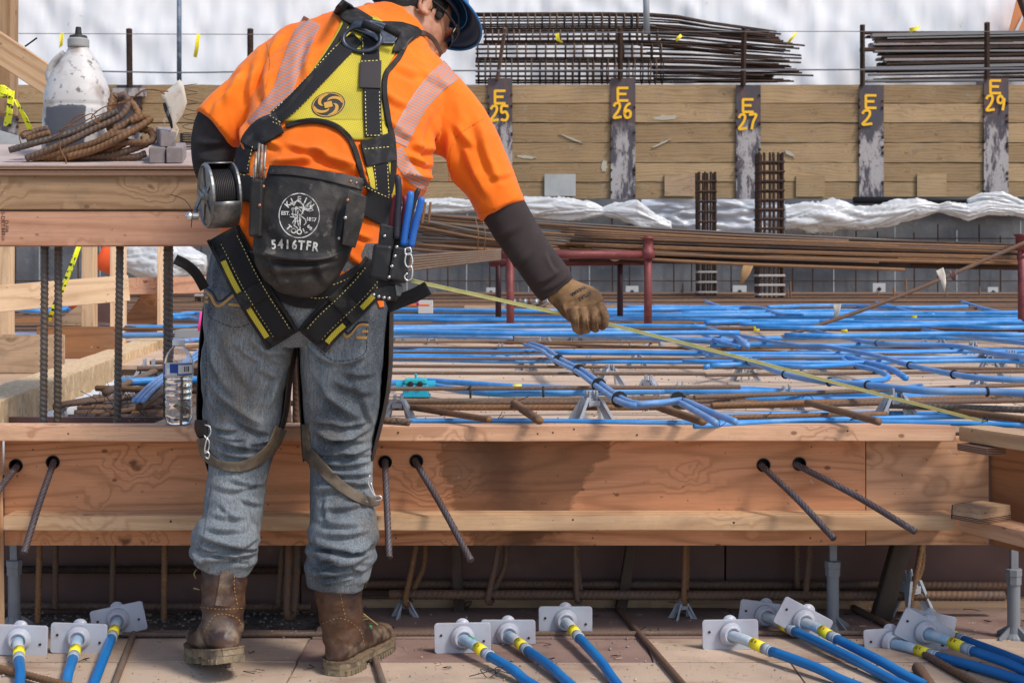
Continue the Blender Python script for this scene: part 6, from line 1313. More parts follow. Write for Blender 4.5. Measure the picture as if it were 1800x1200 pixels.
# ---- jeans
LEG_L = [(448, 505, 3.31, 82, .115), (445, 560, 3.32, 83, .112), (436, 620, 3.33, 78, .105), (429, 700, 3.35, 71, .094), (428, 760, 3.355, 66, .088), (418, 825, 3.35, 49, .074), (412, 880, 3.33, 51, .074), (406, 922, 3.31, 49, .072), (397, 946, 3.30, 61, .086), (399, 960, 3.30, 52, .072), (394, 976, 3.30, 61, .084), (393, 986, 3.30, 52, .073), (389, 998, 3.30, 49, .070)]
LEG_R = [(600, 505, 3.31, 80, .115), (602, 560, 3.32, 78, .112), (601, 620, 3.33, 72, .105), (601, 700, 3.35, 67, .094), (598, 760, 3.355, 59, .088), (598, 825, 3.35, 55, .078), (601, 880, 3.33, 53, .076), (605, 922, 3.31, 56, .076), (603, 942, 3.30, 62, .084), (602, 956, 3.30, 54, .072), (600, 972, 3.30, 65, .086), (598, 986, 3.30, 55, .074), (594, 1004, 3.30, 58, .080), (592, 1014, 3.30, 50, .070), (590, 1030, 3.30, 47, .067)]
PEL = [(530, 425, 3.30, 142, .118), (528, 470, 3.30, 156, .125), (524, 520, 3.31, 160, .125), (523, 560, 3.32, 150, .112), (523, 596, 3.33, 105, .085)]
jf = [(367, 575, 428, 715, 8, 7), (385, 560, 450, 690, 9, 5), (370, 667, 478, 754, 8, 8), (405, 725, 480, 762, 6, 7), (371, 745, 420, 752, 5, 6), (372, 764, 464, 783, 6, 7), (380, 790, 455, 800, 5, 5), (385, 812, 462, 806, 5, 4), (440, 590, 500, 640, 7, 6), (450, 640, 498, 665, 6, 5), (455, 610, 510, 618, 6, 5), (376, 850, 430, 860, 6, 3), (400, 838, 465, 850, 5, 4), (420, 872, 462, 885, 5, 4), (365, 900, 440, 905, 6, 4),
      (348, 938, 452, 955, 6, 10), (353, 966, 455, 968, 5, 9), (350, 982, 420, 975, 5, 7), (360, 925, 430, 930, 5, 6), (390, 952, 455, 944, 4, 6),
      (553, 612, 592, 638, 6, 7), (590, 638, 640, 622, 6, 5), (551, 652, 636, 738, 9, 8), (580, 660, 660, 690, 8, 5), (570, 640, 590, 720, 7, 4), (600, 650, 655, 655, 6, 4), (545, 752, 646, 772, 6, 9), (552, 770, 652, 752, 5, 7), (556, 795, 655, 783, 5, 9), (562, 812, 652, 808, 5, 8), (570, 828, 655, 828, 5, 7), (600, 842, 655, 850, 5, 6), (545, 735, 600, 740, 5, 5), (548, 860, 600, 850, 6, 5), (560, 890, 650, 880, 6, 5), (555, 912, 640, 920, 6, 6),
      (545, 946, 657, 957, 6, 9), (540, 968, 650, 986, 5, 10), (560, 990, 655, 972, 5, 8), (542, 1006, 634, 997, 5, 8), (560, 935, 650, 930, 5, 6), (550, 1018, 625, 1012, 4, 5), (470, 560, 515, 590, 6, 5), (380, 600, 400, 690, 6, 4), (470, 620, 440, 700, 6, 5), (500, 650, 470, 730, 5, 4), (365, 640, 385, 730, 5, 3), (410, 600, 470, 640, 5, 4), (560, 640, 585, 735, 6, 2), (620, 640, 650, 720, 7, 2.5), (640, 700, 655, 745, 5, 4), (575, 745, 650, 738, 4, 6), (560, 762, 640, 766, 3.5, 6), (590, 788, 655, 796, 4, 7), (560, 820, 600, 832, 4, 5), (372, 757, 440, 770, 4, 5), (430, 776, 480, 768, 4, 6), (395, 770, 460, 790, 4, 4), (400, 860, 455, 848, 4, 3), (385, 880, 425, 915, 5, 3), (440, 890, 455, 925, 4, 3), (620, 860, 650, 890, 4, 4), (575, 870, 580, 925, 5, 3), (352, 958, 390, 962, 3.5, 6), (410, 955, 452, 962, 3.5, 7), (340, 970, 360, 990, 4, 5), (400, 972, 440, 985, 3.5, 6), (560, 955, 600, 965, 3.5, 7), (600, 962, 655, 950, 3.5, 7), (560, 982, 590, 978, 3.5, 6), (610, 990, 645, 1000, 3.5, 6), (560, 1004, 600, 1010, 3.5, 5), (548, 985, 570, 1000, 4, 5), (540, 590, 560, 620, 5, 5), (380, 530, 440, 545, 7, 3)]
jeans = remesh('jeans', [loft(PEL), loft(LEG_L), loft(LEG_R)], DENIM, W, .0046, 3, fn=lambda o: folds(o, jf, sharp=.95, namp=[(6, 6, 7, 4.5, False), (7, 7, 9, 2.2, True), (18, 18, 26, 1.8, True)]))
bj = bvh_of(jeans)
# ---- arms in knit sleeves
arm = remesh('knit_sleeve', [loft([(830, 270, 3.53, 36, .055), (862, 325, 3.51, 40, .060), (888, 374, 3.50, 40, .057), (916, 420, 3.50, 38, .053), (945, 462, 3.50, 37, .050), (968, 494, 3.50, 38, .048), (980, 510, 3.50, 35, .044)])], KNIT, W, .0045, 4, fn=lambda o: folds(o, [(900, 470, 930, 440, 6, 3), (940, 500, 985, 470, 6, 4), (950, 512, 1000, 480, 5, 3), (870, 420, 905, 395, 7, 3), (965, 440, 985, 480, 5, -3)], [(9, 9, 9, 2, False)]), label='charcoal ribbed right sleeve with pale scuffs')
arml = remesh('knit_sleeve', [loft([(420, 180, 3.47, 36, .058), (385, 215, 3.46, 42, .062), (376, 255, 3.46, 41, .062), (378, 290, 3.46, 39, .058), (388, 318, 3.50, 33, .052), (430, 345, 3.60, 28, .042), (490, 365, 3.68, 26, .038)])], KNITB, W, .0055, 5, fn=lambda o: folds(o, [(340, 250, 400, 245, 7, 4), (345, 275, 400, 285, 7, 4)], [(9, 9, 9, 2, False)]), label='black left sleeve bent behind the wire reel')
# ---- body (one surface under the clothes: head, neck, torso, arms, legs)
f = Vector((.74, .36, -.57)).normalized(); u = Vector((.30, .50, .80)); u = (u - f * u.dot(f)).normalized(); rt = f.cross(u)
HM = Matrix((rt, f, u)).transposed(); HC = P(735, 30, 3.68)
def hp(x, y, z): return HC + HM @ Vector((x, y, z))
def ell(c, r, n=20):
    V = []; Fc = []; m_ = n // 2
    for i in range(1, m_):
        for k in range(n):
            th, ph = math.pi * i / m_, 2 * math.pi * k / n; V.append(hp(c[0] + r[0] * math.sin(th) * math.cos(ph), c[1] + r[1] * math.sin(th) * math.sin(ph), c[2] + r[2] * math.cos(th)))
    for i in range(m_ - 2):
        for k in range(n): Fc.append((i * n + k, i * n + n + k, i * n + n + (k + 1) % n, i * n + (k + 1) % n))
    Fc.append(tuple(range(n))); Fc.append(tuple((m_ - 2) * n + k for k in range(n))[::-1]); return V, Fc
HEADP = [ell((0, -.012, .02), (.078, .098, .098)), ell((0, .018, -.035), (.066, .074, .085)), ell((0, .050, -.088), (.040, .040, .034)), ell((0, .022, -.080), (.052, .052, .042)), ell((0, .098, -.028), (.012, .018, .024), 10), ell((0, .092, -.066), (.024, .012, .012), 10), ell((0, .086, .006), (.050, .012, .012), 12)]
nk = [hp(0, -.02, -.03), hp(0, -.035, -.09), P(700, 62, 3.66), P(676, 100, 3.60)]
HEADP.append(tube(smooth_path(nk, .02), .062, 20))
def ear(sx):
    m = MB(); q = []
    for k in range(13):
        a = -1.9 + 4.3 * k / 12; q.append(hp(sx * (.080 + .010 * math.sin(a * .5 + .6)), -.022 + .020 * -math.cos(a) * .9, -.012 + .032 * math.sin(a)))
    V, Fc = tube(q, [.0058 - .0022 * abs(k / 12 - .4) for k in range(13)], 8); m.add(V, Fc)
    V, Fc = ell((sx * .078, -.016, -.014), (.006, .014, .026), 12); m.add(V, Fc); V, Fc = ell((sx * .081, -.008, -.040), (.006, .009, .011), 10); m.add(V, Fc)
    return m.v, m.f
HEADP += [ear(1), ear(-1)]
shrink = lambda L, k: [(a, b, c, d * k, e * k) for a, b, c, d, e in L]
body = remesh('body', HEADP + [loft(shrink(T0, .86)), loft(shrink(SR[:-1], .62)), loft([(826, 252, 3.53, 26, .04), (888, 374, 3.50, 27, .04), (945, 462, 3.50, 26, .036), (985, 515, 3.50, 20, .026), (1010, 540, 3.49, 16, .018)]), loft(shrink(SL[:-1], .62)), loft([(412, 200, 3.47, 28, .042), (378, 290, 3.46, 27, .04), (388, 318, 3.50, 24, .036), (490, 365, 3.68, 18, .028)]),
    loft(shrink(PEL, .86)), loft(shrink(LEG_L[:-2], .70) + [(392, 1060, 3.29, 18, .028)]), loft(shrink(LEG_R[:-2], .70) + [(594, 1080, 3.30, 18, .028)])], SKIN, W, .0042, 2)
# eyes, hair, stubble
HAIR = simple('black_hair', (.012, .010, .009), .8, [((.05, .035, .03), 90, .5, .7, (1, 1, 1), .6)], [(500, (1, 1, .4), 1.)], bstr=.8)
def hair_fn(o):
    V, Nn = coords(o); setco(o, V + Nn * (np.array([noise.noise(Vector(v) * 190) for v in V]) * .0012)[:, None])
hair = remesh('hair', [ell((0, -.020, .028), (.082, .098, .098), 28), ell((0, -.058, -.022), (.060, .052, .060), 20), ell((.070, .030, .0), (.008, .012, .026), 14), ell((-.070, .030, .0), (.008, .012, .026), 14)], HAIR, W, .0032, 3, fn=hair_fn)
for sx in (-1, 1):
    V, Fc = ell((sx * .030, .068, -.014), (.012, .010, .009), 12); link('eye', V, Fc, simple('eye_white', (.30, .24, .20), .3), W, smooth=True)
V, Fc = ell((0, .100, -.066), (.022, .006, .006), 12); link('lips', V, Fc, simple('lips', (.36, .13, .10), .5), W, smooth=True)
# ---- hard hat
HAT = simple('hat_blue', (.02, .16, .42), .3, [((.10, .30, .50), 9, .5, .75, (1, 1, 1), .5)]); HATI = simple('hat_inside', (.008, .014, .035), .5)
hh = empty('hard_hat', HC, None, None, None, W); hv = MB(); n = 48; rings_ = []
for i in range(15):
    th = (math.pi / 2) * i / 14; rings_.append((math.cos(th) ** .75, math.sin(th)))
V = []; Fc = []
TH = Matrix.Rotation(R(6), 3, 'X')
def hq(x, y, z): q = TH @ Vector((x, y, z)); return hp(q.x, q.y - .006, q.z + .052)
for (c_, s_) in rings_:
    for k in range(n): a = 2 * math.pi * k / n; V.append(hq(.108 * c_ * math.cos(a) + 1e-5 * k, .130 * c_ * math.sin(a), .112 * s_ + .004 * (abs(math.cos(a)) < .12) * s_))
for i in range(14):
    for k in range(n): Fc.append((i * n + k, i * n + (k + 1) % n, i * n + n + (k + 1) % n, i * n + n + k))
link('shell', V, Fc, HAT, hh, smooth=True, solid=.003, loc=HC, offs=-1)
V = []; Fc = []
for k in range(n):
    a = 2 * math.pi * k / n; ext = .014 + .040 * max(0, math.sin(a)) ** 2.2 + .020 * max(0, -math.sin(a)) ** 2; dz = -.010 - .010 * max(0, math.sin(a)) ** 2 * 1.2 - .012 * max(0, -math.sin(a)) ** 2
    for t_ in (0, .5, 1.): V.append(hq((.108 + ext * t_) * math.cos(a), (.130 + ext * t_) * math.sin(a), dz * t_ ** 1.3))
for k in range(n):
    for j in range(2): a = k * 3 + j; b_ = ((k + 1) % n) * 3 + j; Fc.append((a, b_, b_ + 1, a + 1))
link('brim', V, Fc, simple('hat_brim_shaded', (.010, .035, .10), .35), hh, smooth=True, solid=.003, loc=HC, offs=-1)  # brim darker than the blue shell, underside shade put into the colour
V, Fc = tube([hq((.108 + .014 + .040 * max(0, math.sin(a)) ** 2.2 + .020 * max(0, -math.sin(a)) ** 2) * math.cos(a), (.130 + .014 + .040 * max(0, math.sin(a)) ** 2.2 + .020 * max(0, -math.sin(a)) ** 2) * math.sin(a), -.009 - .012 * max(0, math.sin(a)) ** 2 - .012 * max(0, -math.sin(a)) ** 2) for a in np.linspace(0, 2 * math.pi, 61)[:-1]], .0035, 8, closed=True); link('brim_edge', V, Fc, HAT, hh, smooth=True, loc=HC)
V = []; Fc = []
for t_ in (.0, -.022):
    for k in range(n): a = 2 * math.pi * k / n; V.append(hq(.092 * math.cos(a), .112 * math.sin(a), t_ - .004))
for k in range(n): Fc.append((k, (k + 1) % n, n + (k + 1) % n, n + k))
link('suspension_band', V, Fc, HATI, hh, smooth=True, solid=.002, loc=HC)
m = MB().lathe([(.020, -.010), (.022, -.006), (.022, .006), (.018, .012), (.003, .013)], 18, HM @ Matrix.Rotation(R(90), 3, 'X'), hq(0, -.124, -.018)); m.build('ratchet_knob', GREYPL, hh, smooth=True)
# ---- glasses
GL = simple('black_frame', (.010, .010, .012), .22); gs_ = empty('safety_glasses', hp(0, .1, 0), None, None, None, W)
for sx in (-1, 1):
    q = [hp(sx * .080, -.012, .006), hp(sx * .083, .03, .004), hp(sx * .080, .066, -.002), hp(sx * .070, .092, -.008), hp(sx * .058, .104, -.014)]
    V, Fc = tube(smooth_path(q, .006), .0034, 8); link('temple_arm', V, Fc, GL, gs_, smooth=True)
V = []; Fc = []
for j in range(6):
    for i in range(21): a = -1 + 2 * i / 20; V.append(hp(.070 * math.sin(a * 1.25) * 1.02, .062 + .052 * math.cos(a * 1.15), .008 - .040 * j / 5 * (1 - .25 * (abs(a) < .12))))
for j in range(5):
    for i in range(20): b_ = j * 21 + i; Fc.append((b_, b_ + 1, b_ + 22, b_ + 21))
link('lens', V, Fc, simple('dark_lens', (.012, .014, .018), .08, spec=.7), gs_, smooth=True, solid=.002)
q = [hp(.070 * math.sin(a * 1.25) * 1.03, .062 + .054 * math.cos(a * 1.15), .010) for a in np.linspace(-1, 1, 20)]; V, Fc = tube(q, .0035, 8); link('frame_bar', V, Fc, GL, gs_, smooth=True)
q = [hp(sx_ * .070, .085 + 0 * sx_, z_) for sx_, z_ in ((1, .008), (1.02, -.012), (1.0, -.030))]; V, Fc = tube(smooth_path(q, .006), .0035, 8); link('frame_bar', V, Fc, GL, gs_, smooth=True)
# ---- collar
V, Fc = tube([nk[2] + Vector((.085 * math.cos(a) * .92 - .008, .085 * math.sin(a) * .8, .016 - .050 * math.cos(a) - .02 * math.sin(a))) for a in np.linspace(0, 2 * math.pi, 33)[:-1]], .011, 10, closed=True); link('collar', V, Fc, SHIRT, W, smooth=True)
# ---- glove
gm = MB(); k = 3.47
def chain(pts, rad, n=12):
    q = []; rr = []
    for i in range(len(pts) - 1):
        for j in range(4): t_ = j / 4; q.append(P(*[pts[i][a] * (1 - t_) + pts[i + 1][a] * t_ for a in range(3)])); rr.append(rad[i] * (1 - t_) + rad[i + 1] * t_)
    q.append(P(*pts[-1])); rr.append(rad[-1] * .75); q.append(P(*pts[-1]) + (q[-1] - q[-2]).normalized() * rad[-1] * .6); rr.append(rad[-1] * .25)
    return tube(q, rr, n)
GP = [loft([(980, 506, 3.50, 28, .030), (996, 518, 3.49, 30, .030), (1012, 530, 3.48, 36, .029), (1030, 540, 3.47, 38, .027), (1042, 550, 3.46, 30, .024)]),
      chain([(1008, 543, 3.455), (1011, 562, 3.440), (1014, 578, 3.445), (1024, 583, 3.475)], [.016, .0135, .0115, .0105]),
      chain([(1024, 545, 3.450), (1028, 565, 3.432), (1029, 580, 3.440), (1034, 577, 3.475)], [.016, .0130, .0112, .0105]),
      chain([(1040, 543, 3.455), (1046, 562, 3.436), (1046, 578, 3.442), (1046, 575, 3.475)], [.016, .0132, .0112, .0105]),
      chain([(1052, 537, 3.462), (1062, 553, 3.448), (1062, 570, 3.450), (1056, 575, 3.475)], [.016, .0135, .0115, .0105]),
      chain([(1000, 532, 3.49), (1016, 556, 3.52), (1036, 570, 3.51), (1052, 572, 3.49)], [.016, .0140, .0125, .0115])]
glove = remesh('work_glove', GP, GLOVE, W, .0022, 2, fn=lambda o: folds(o, [(1000, 530, 1018, 512, 3, 1.5), (1012, 545, 1050, 520, 5, 1.2), (990, 535, 1000, 555, 3, 2), (1020, 552, 1023, 588, 2.2, -3.2), (1036, 550, 1040, 586, 2.2, -3.2), (1053, 548, 1056, 584, 2.2, -3.2)], [(60, 60, 60, .7, False)]), label='tan dusty knit work glove closed on the tape')
bg_ = bvh_of(glove)
# lettering on the glove back
for (tx, cx_, cy_, hs) in (('ATLAS', 1028, 520, 9.), ('THERMA', 1016, 511, 8.)):
    V, Fc = text_mesh(tx, 1, 0, .03); V2 = [(cx_ + (v.x * -.84 + v.y * .50) * hs, cy_ + (v.x * .50 + v.y * .84) * hs) for v in V]
    decal('lettering', V2, Fc, bg_, .0006, BLACKP, glove)
# ================================================================== BOOTS
def boot(heel, yaw, pitch, roll, shaft_top, lb, shaft=None):
    B = empty('boot', heel, lb, None, None, W); M3 = Matrix.Rotation(yaw, 3, 'Z') @ Matrix.Rotation(roll, 3, 'Y') @ Matrix.Rotation(pitch, 3, 'X'); o = Vector(heel)
    def q(x, s, z):     # x across, s along the foot from the heel, z up; the toe part bends back flat
        if pitch and s > .18:
            b = Vector((x, .18, z)); r = M3 @ b; Mz = Matrix.Rotation(yaw, 3, 'Z') @ Matrix.Rotation(pitch * .25, 3, 'X'); return o + M3 @ Vector((0, .18, 0)) + Mz @ Vector((x, s - .18, z))
        return o + M3 @ Vector((x, s, z))
    sec = [(-.004, .012, .060), (.004, .026, .078), (.02, .036, .100), (.05, .041, .125), (.085, .042, .128), (.115, .043, .110), (.145, .046, .092), (.18, .050, .080), (.215, .052, .072), (.25, .048, .068), (.278, .034, .060), (.292, .014, .050)]
    V = []; Fc = []; n = 24
    for (s, hw, top) in sec:
        zc = (top + .028) / 2; hz_ = (top - .028) / 2
        for k in range(n):
            a = 2 * math.pi * k / n; c, sn = math.cos(a), math.sin(a); e = 2.7; g_ = (abs(c) ** e + abs(sn) ** e) ** (-1 / e); V.append(q(hw * c * g_ * (1 if sn < .2 else .96), s, zc + hz_ * sn * g_))
    for i in range(len(sec) - 1):
        for k in range(n): Fc.append((i * n + k, i * n + (k + 1) % n, i * n + n + (k + 1) % n, i * n + n + k))
    Fc += [tuple(range(n))[::-1], tuple((len(sec) - 1) * n + k for k in range(n))]
    st = Vector(shaft_top); b0 = q(0, .055, .07); pth = [b0, b0.lerp(st, .3), b0.lerp(st, .6), st, st + (st - b0).normalized() * .04]
    sv = tube(smooth_path(pth, .015), [], 28) if False else None
    P_ = smooth_path(pth, .012); L_ = len(P_); sv = tube(P_, [.049 + .008 * (i / L_) + .0022 * math.sin(i * 1.35) * (i < L_ * .6) for i in range(L_)], 28)
    up = remesh('upper', [(V, Fc), sv], LEA, B, .0036, 3, loc=WL[B.name], fn=lambda o_: folds(o_, [], [(24, 24, 40, 1.7, True), (9, 9, 9, 3.0, False)], 2))
    # sole: welt, plate, heel, lugs
    def outline(grow, s0, s1, m=40):
        S_ = [x[0] for x in sec]; pts = []
        ss = [s0 + (s1 - s0) * (1 - math.cos(math.pi * i / m)) / 2 for i in range(m + 1)]
        for s in ss: pts.append((float(np.interp(s, S_, [x[1] for x in sec])) + grow, s))
        return [(-a, s) for a, s in pts] + [(a, s) for a, s in reversed(pts)]
    def layer(name, grow, s0, s1, z0, z1, mat, m=40):
        ol = outline(grow, s0, s1, m); n_ = len(ol); V = [q(x, s, z) for z in (z0, z1) for x, s in ol]; Fc = [(i, (i + 1) % n_, n_ + (i + 1) % n_, n_ + i) for i in range(n_)]
        for b in (0, n_):
            for i in range(n_ // 2 - 1): Fc.append((b + i, b + i + 1, b + n_ - 2 - i, b + n_ - 1 - i) if b else (b + n_ - 1 - i, b + n_ - 2 - i, b + i + 1, b + i))
        return link(name, V, Fc, mat, B, loc=WL[B.name])
    layer('welt', .0065, -.008, .297, .0305, .0345, simple('welt', (.20, .135, .08), .8, [((.07, .05, .035), 60, .45, .6, (1, 1, 1), .7)]) if 'WELT' not in globals() else WELT)
    layer('midsole', .0048, -.006, .295, .017, .0302, SOLE); layer('heel', .0035, -.004, .086, .0, .0168, SOLE, 20); layer('forefoot_tread', .003, .118, .290, .005, .0168, SOLE)
    m = MB(); S_ = [x[0] for x in sec]
    for s in list(np.arange(.006, .085, .0125)) + list(np.arange(.124, .286, .013)):
        hw = float(np.interp(s, S_, [x[1] for x in sec])) + .005
        for sx in (-1, 1):
            z0 = -.001 if s < .09 else .001; pts = [q(sx * hw * .55, s - .004, z0), q(sx * hw, s - .004, z0), q(sx * hw, s + .004, z0), q(sx * hw * .55, s + .004, z0)]; top = q(0, s, .012) - q(0, s, z0); m.prism(pts, top)
    m.build('tread_lugs', SOLE, B, kind='stuff', loc=WL[B.name])
    bb_ = bvh_of(up); 
    return B, up, bb_, q
WELT = simple('welt', (.20, .135, .08), .8, [((.07, .05, .035), 60, .45, .6, (1, 1, 1), .7)])
hl = P(404, 1176, 3.20); hl.z = .052; BL, upL, bL, qL = boot(hl, R(26), R(-13), 0, P(394, 1000, 3.285), 'left boot, heel lifted, seen from behind')
hr = P(588, 1187, 3.27); hr.z = .001; BR, upR, bR, qR = boot(hr, R(-18), 0, 0, P(592, 1020, 3.30), 'right boot pointing outwards to the right')
# pull loop, seams, laces
ribbon('pull_loop', [(402, 978, 24), (400, 1000, 24), (396, 1030, 24), (392, 1065, 28)], bL, .0022, .003, LEA, BL)
stitches('seam', [[(390, 985, 0), (386, 1030, 0), (378, 1066, 0)], [(413, 985, 0), (412, 1030, 0), (418, 1066, 0)], [(350, 1066, 0), (390, 1070, 0), (430, 1068, 0)], [(358, 1110, 0), (380, 1080, 0), (415, 1084, 0), (428, 1105, 0)]], bL, .0025, TAN, BL, w_=1.0)
stitches('seam', [[(597, 1030, 0), (602, 1062, 0), (610, 1092, 0)], [(566, 1095, 0), (600, 1086, 0), (632, 1106, 0), (642, 1140, 0)]], bR, .0012, TAN, BR, w_=1.0)
lm = MB()
for k in range(5):
    a = qR(-.026, .12 + .018 * k, .118 - .010 * k); b = qR(.026, .125 + .018 * k, .116 - .010 * k); mid = a.lerp(b, .5) + Vector((0, 0, .012)); lm.tube(smooth_path([a, mid, b], .006), .002, 6)
for (x0, y0) in ((638, 1010), (640, 1020)): lm.tube(smooth_path([P(636, 1008, 3.36), P(643, 1022, 3.36), P(640, 1034, 3.36)], .005), .0018, 6)
lm.tube(smooth_path([P(346, 1000, 3.30), P(341, 1008, 3.29), P(345, 1016, 3.29)], .005), .0018, 6); lm.tube([P(352, 1036, 3.27), P(340, 1033, 3.27)], .0018, 6)
lm.build('laces', simple('lace', (.30, .22, .09), .8), BR, smooth=True, kind='stuff')
MB().lathe([(.005, 0), (.005, .002), (.001, .003)], 12, Matrix.Rotation(R(90), 3, 'X'), hit(651, 1101, bR)[0]).build('green_eyelet', GREEN, BR)
# ================================================================== JEANS DETAIL
stitches('seam_stitching', [[(378, 535, 0), (366, 555, 0), (412, 575, 0), (447, 566, 0)], [(450, 540, 0), (447, 566, 0)], [(556, 612, 0), (590, 634, 0), (640, 622, 0), (645, 575, 0)], [(362, 600, 0), (362, 700, 0)]], bj, .0012, NAVY, jeans, dash=6, gap=1.5)
for (nm, pts, w_, mt) in (('pocket_embroidery', [(360, 512), (370, 520), (383, 538), (412, 518)], 4.5, TAN), ('pocket_embroidery', [(362, 506), (374, 514), (385, 530), (410, 512)], 3, NAVY), ('pocket_embroidery', [(597, 572), (610, 592), (630, 572), (648, 571)], 4.5, TAN), ('pocket_embroidery', [(600, 568), (612, 586), (630, 568), (648, 567)], 3, NAVY)):
    ribbon(nm, [(x, y, w_) for x, y in pts], bj, .0012, .001, mt, jeans, nu=2, step=3)
for (x, y, x2, y2) in ((402, 535, 424, 537), (626, 593, 645, 594), (636, 583, 647, 582), (577, 586, 590, 590), (360, 530, 366, 531), (360, 522, 366, 523)): ribbon('pocket_bar', [(x, y, 5), (x2, y2, 5)], bj, .0012, .0012, TAN, jeans, nu=2, step=4)
ribbon('side_seam', [(372, 850, 3), (368, 880, 3), (362, 915, 3), (358, 940, 3), (347, 968, 3)], bj, .0006, .0014, DENIM, jeans, nu=2, step=4)
# chaps: leather shells on the front of the legs
def chap(rows, Yc, lb, depth):
    V = []; Fc = []; n = 22
    for (y, xl, xr, yc) in rows:
        c = P((xl + xr) / 2, y, yc); a = (xr - xl) / 2 * yc / F
        for k in range(n + 1): an = math.pi * (-.10 + 1.20 * k / n); V.append(c + Vector((a * math.cos(an), depth * math.sin(an) * 1.0 + .002 * math.sin(y * .11 + k), .0)))
    for i in range(len(rows) - 1):
        for k in range(n): b = i * (n + 1) + k; Fc.append((b, b + 1, b + n + 2, b + n + 1))
    return link('leather_chap', V, Fc, CHAPD, W, smooth=True, solid=.004, sub=1, label=lb)
chap([(530, 362, 540, 3.33), (600, 354, 524, 3.34), (660, 351, 511, 3.35), (700, 350, 508, 3.36), (745, 349, 502, 3.36), (790, 360, 480, 3.37), (830, 372, 462, 3.37)], 0, 'dark leather chap edge on the left leg', .125)
chap([(530, 508, 690, 3.33), (600, 527, 689, 3.34), (660, 526, 688, 3.35), (720, 530, 678, 3.36), (770, 533, 664, 3.36), (812, 536, 654, 3.36)], 0, 'dark leather chap edge on the right leg', .125)
ribbon('chap_strap', [(353, 770, 16), (362, 800, 16), (385, 816, 15), (420, 820, 18), (455, 806, 19), (480, 782, 20), (494, 752, 22)], bj, .007, .0045, CHAP, W, step=5, smooth_y=6, label='brown strap round the back of the left knee')
ribbon('chap_strap', [(540, 795, 22), (556, 812, 22), (585, 842, 20), (620, 868, 18), (650, 882, 16), (668, 880, 13)], bj, .008, .0045, CHAP, W, step=5, smooth_y=6, label='brown strap crossing the right calf')
ribbon('chap_edge', [(536, 745, 12), (538, 775, 13), (541, 806, 16)], bj, .004, .004, CHAP, W)
ribbon('strap_tab', [(352, 738, 18), (352, 752, 20), (356, 766, 17)], bj, .012, .006, CHAPD, W)
def clip(pts, Y, nm='strap_clip'):
    V, Fc = tube(smooth_path([P(x, y, Y) for x, y in pts], .004), .0017, 8); link(nm, V, Fc, STEEL_L, W, smooth=True)
clip([(360, 746), (369, 750), (370, 762), (363, 770), (359, 764)], 3.255); clip([(364, 768), (368, 778), (366, 792), (361, 796), (360, 788), (364, 770)], 3.25); clip([(361, 792), (368, 797), (366, 806), (361, 802)], 3.25)
clip([(650, 835), (647, 846), (652, 860), (660, 874), (656, 862), (652, 848)], 3.27); clip([(656, 872), (668, 871), (671, 877), (660, 880)], 3.255)
# ================================================================== SHIRT DETAIL
rs = NT('reflective_tape'); r0 = rs.sep(rs.n('TexCoord').outputs['Object']); st = rs.math('SINE', rs.math('ADD', rs.math('MULTIPLY', r0.outputs[2], 780.), rs.math('MULTIPLY', r0.outputs[0], 300.)))
RT1 = rs.out(rs.mix(rs.ramp(st, -.35, .35), (.74, .20, .06, 1), (.27, .26, .29, 1)), .55, 0, None)
bs = bvh_of(shirt)
ribbon('reflective_stripe', [(549, 36, 34), (530, 72, 38), (510, 122, 36), (496, 160, 34), (470, 195, 34), (444, 222, 26)], bs, .0016, .0008, RT1, shirt, nu=12, smooth_y=0, label='pinkish grey striped band over the left shoulder blade')
ribbon('reflective_stripe', [(794, 122, 42), (764, 148, 38), (736, 183, 34), (714, 222, 34), (700, 252, 34)], bs, .0016, .0008, RT1, shirt, nu=12, smooth_y=0, label='pinkish grey striped band below the right shoulder')
ribbon('reflective_stripe', [(697, 262, 22), (712, 292, 24), (735, 318, 24), (752, 326, 20)], bs, .0016, .0008, RT1, shirt, nu=10, smooth_y=0)
SEAM = simple('shirt_seam', (.62, .13, .004), .85)
stitches('seam', [[(852, 208, 0), (815, 230, 0), (796, 250, 0), (790, 280, 0), (788, 330, 0)], [(468, 75, 0), (474, 110, 0), (466, 160, 0), (450, 200, 0)]], bs, .0010, SEAM, shirt, dash=8, gap=1, w_=1.4)
for pts in ([(354, 188, 0), (384, 219, 0), (417, 251, 0)], [(842, 376, 0), (880, 362, 0), (918, 344, 0)]): stitches('hem_stitching', [pts], bs, .0010, SEAM, shirt, dash=3, gap=1.2, w_=1.0)
# ================================================================== HARNESS
HN = empty('safety_harness', P(590, 250, 3.3), 'yellow and black back harness strapped over shirt and thighs', None, None, W)
ball = bvh_of(shirt, jeans)
yp = [(28, 606, 640), (45, 604, 690), (62, 598, 706), (80, 588, 700), (100, 575, 690), (120, 561, 676), (150, 541, 674), (180, 517, 676), (200, 500, 678), (214, 482, 679), (222, 500, 680)]
patch('yellow_panel', [(30, 604, 660), (60, 590, 705), (80, 578, 700), (100, 565, 692), (120, 551, 680), (150, 531, 674), (180, 507, 676), (200, 490, 678), (213, 474, 679)], ball, .006, .004, YMESH, HN)
patch('yellow_panel', [(212, 560, 679), (222, 588, 680), (232, 606, 681), (246, 622, 682)], ball, .0062, .004, YMESH, HN)
bp_ = bvh_of(shirt, jeans, *[o for o in HN.children])
tl = [(592, 16, 9), (612, 22, 9), (609, 40, 9), (585, 82, 8), (548, 134, 8), (506, 186, 8), (470, 214, 8)]
ribbon('edge_trim', tl, bp_, .006, .006, TRIM, HN, nu=4)
ribbon('edge_trim', [(718, 66, 9), (702, 100, 9), (680, 128, 9), (676, 160, 9), (682, 205, 9), (690, 250, 10), (691, 300, 10), (684, 340, 9)], bp_, .006, .006, TRIM, HN, nu=4)
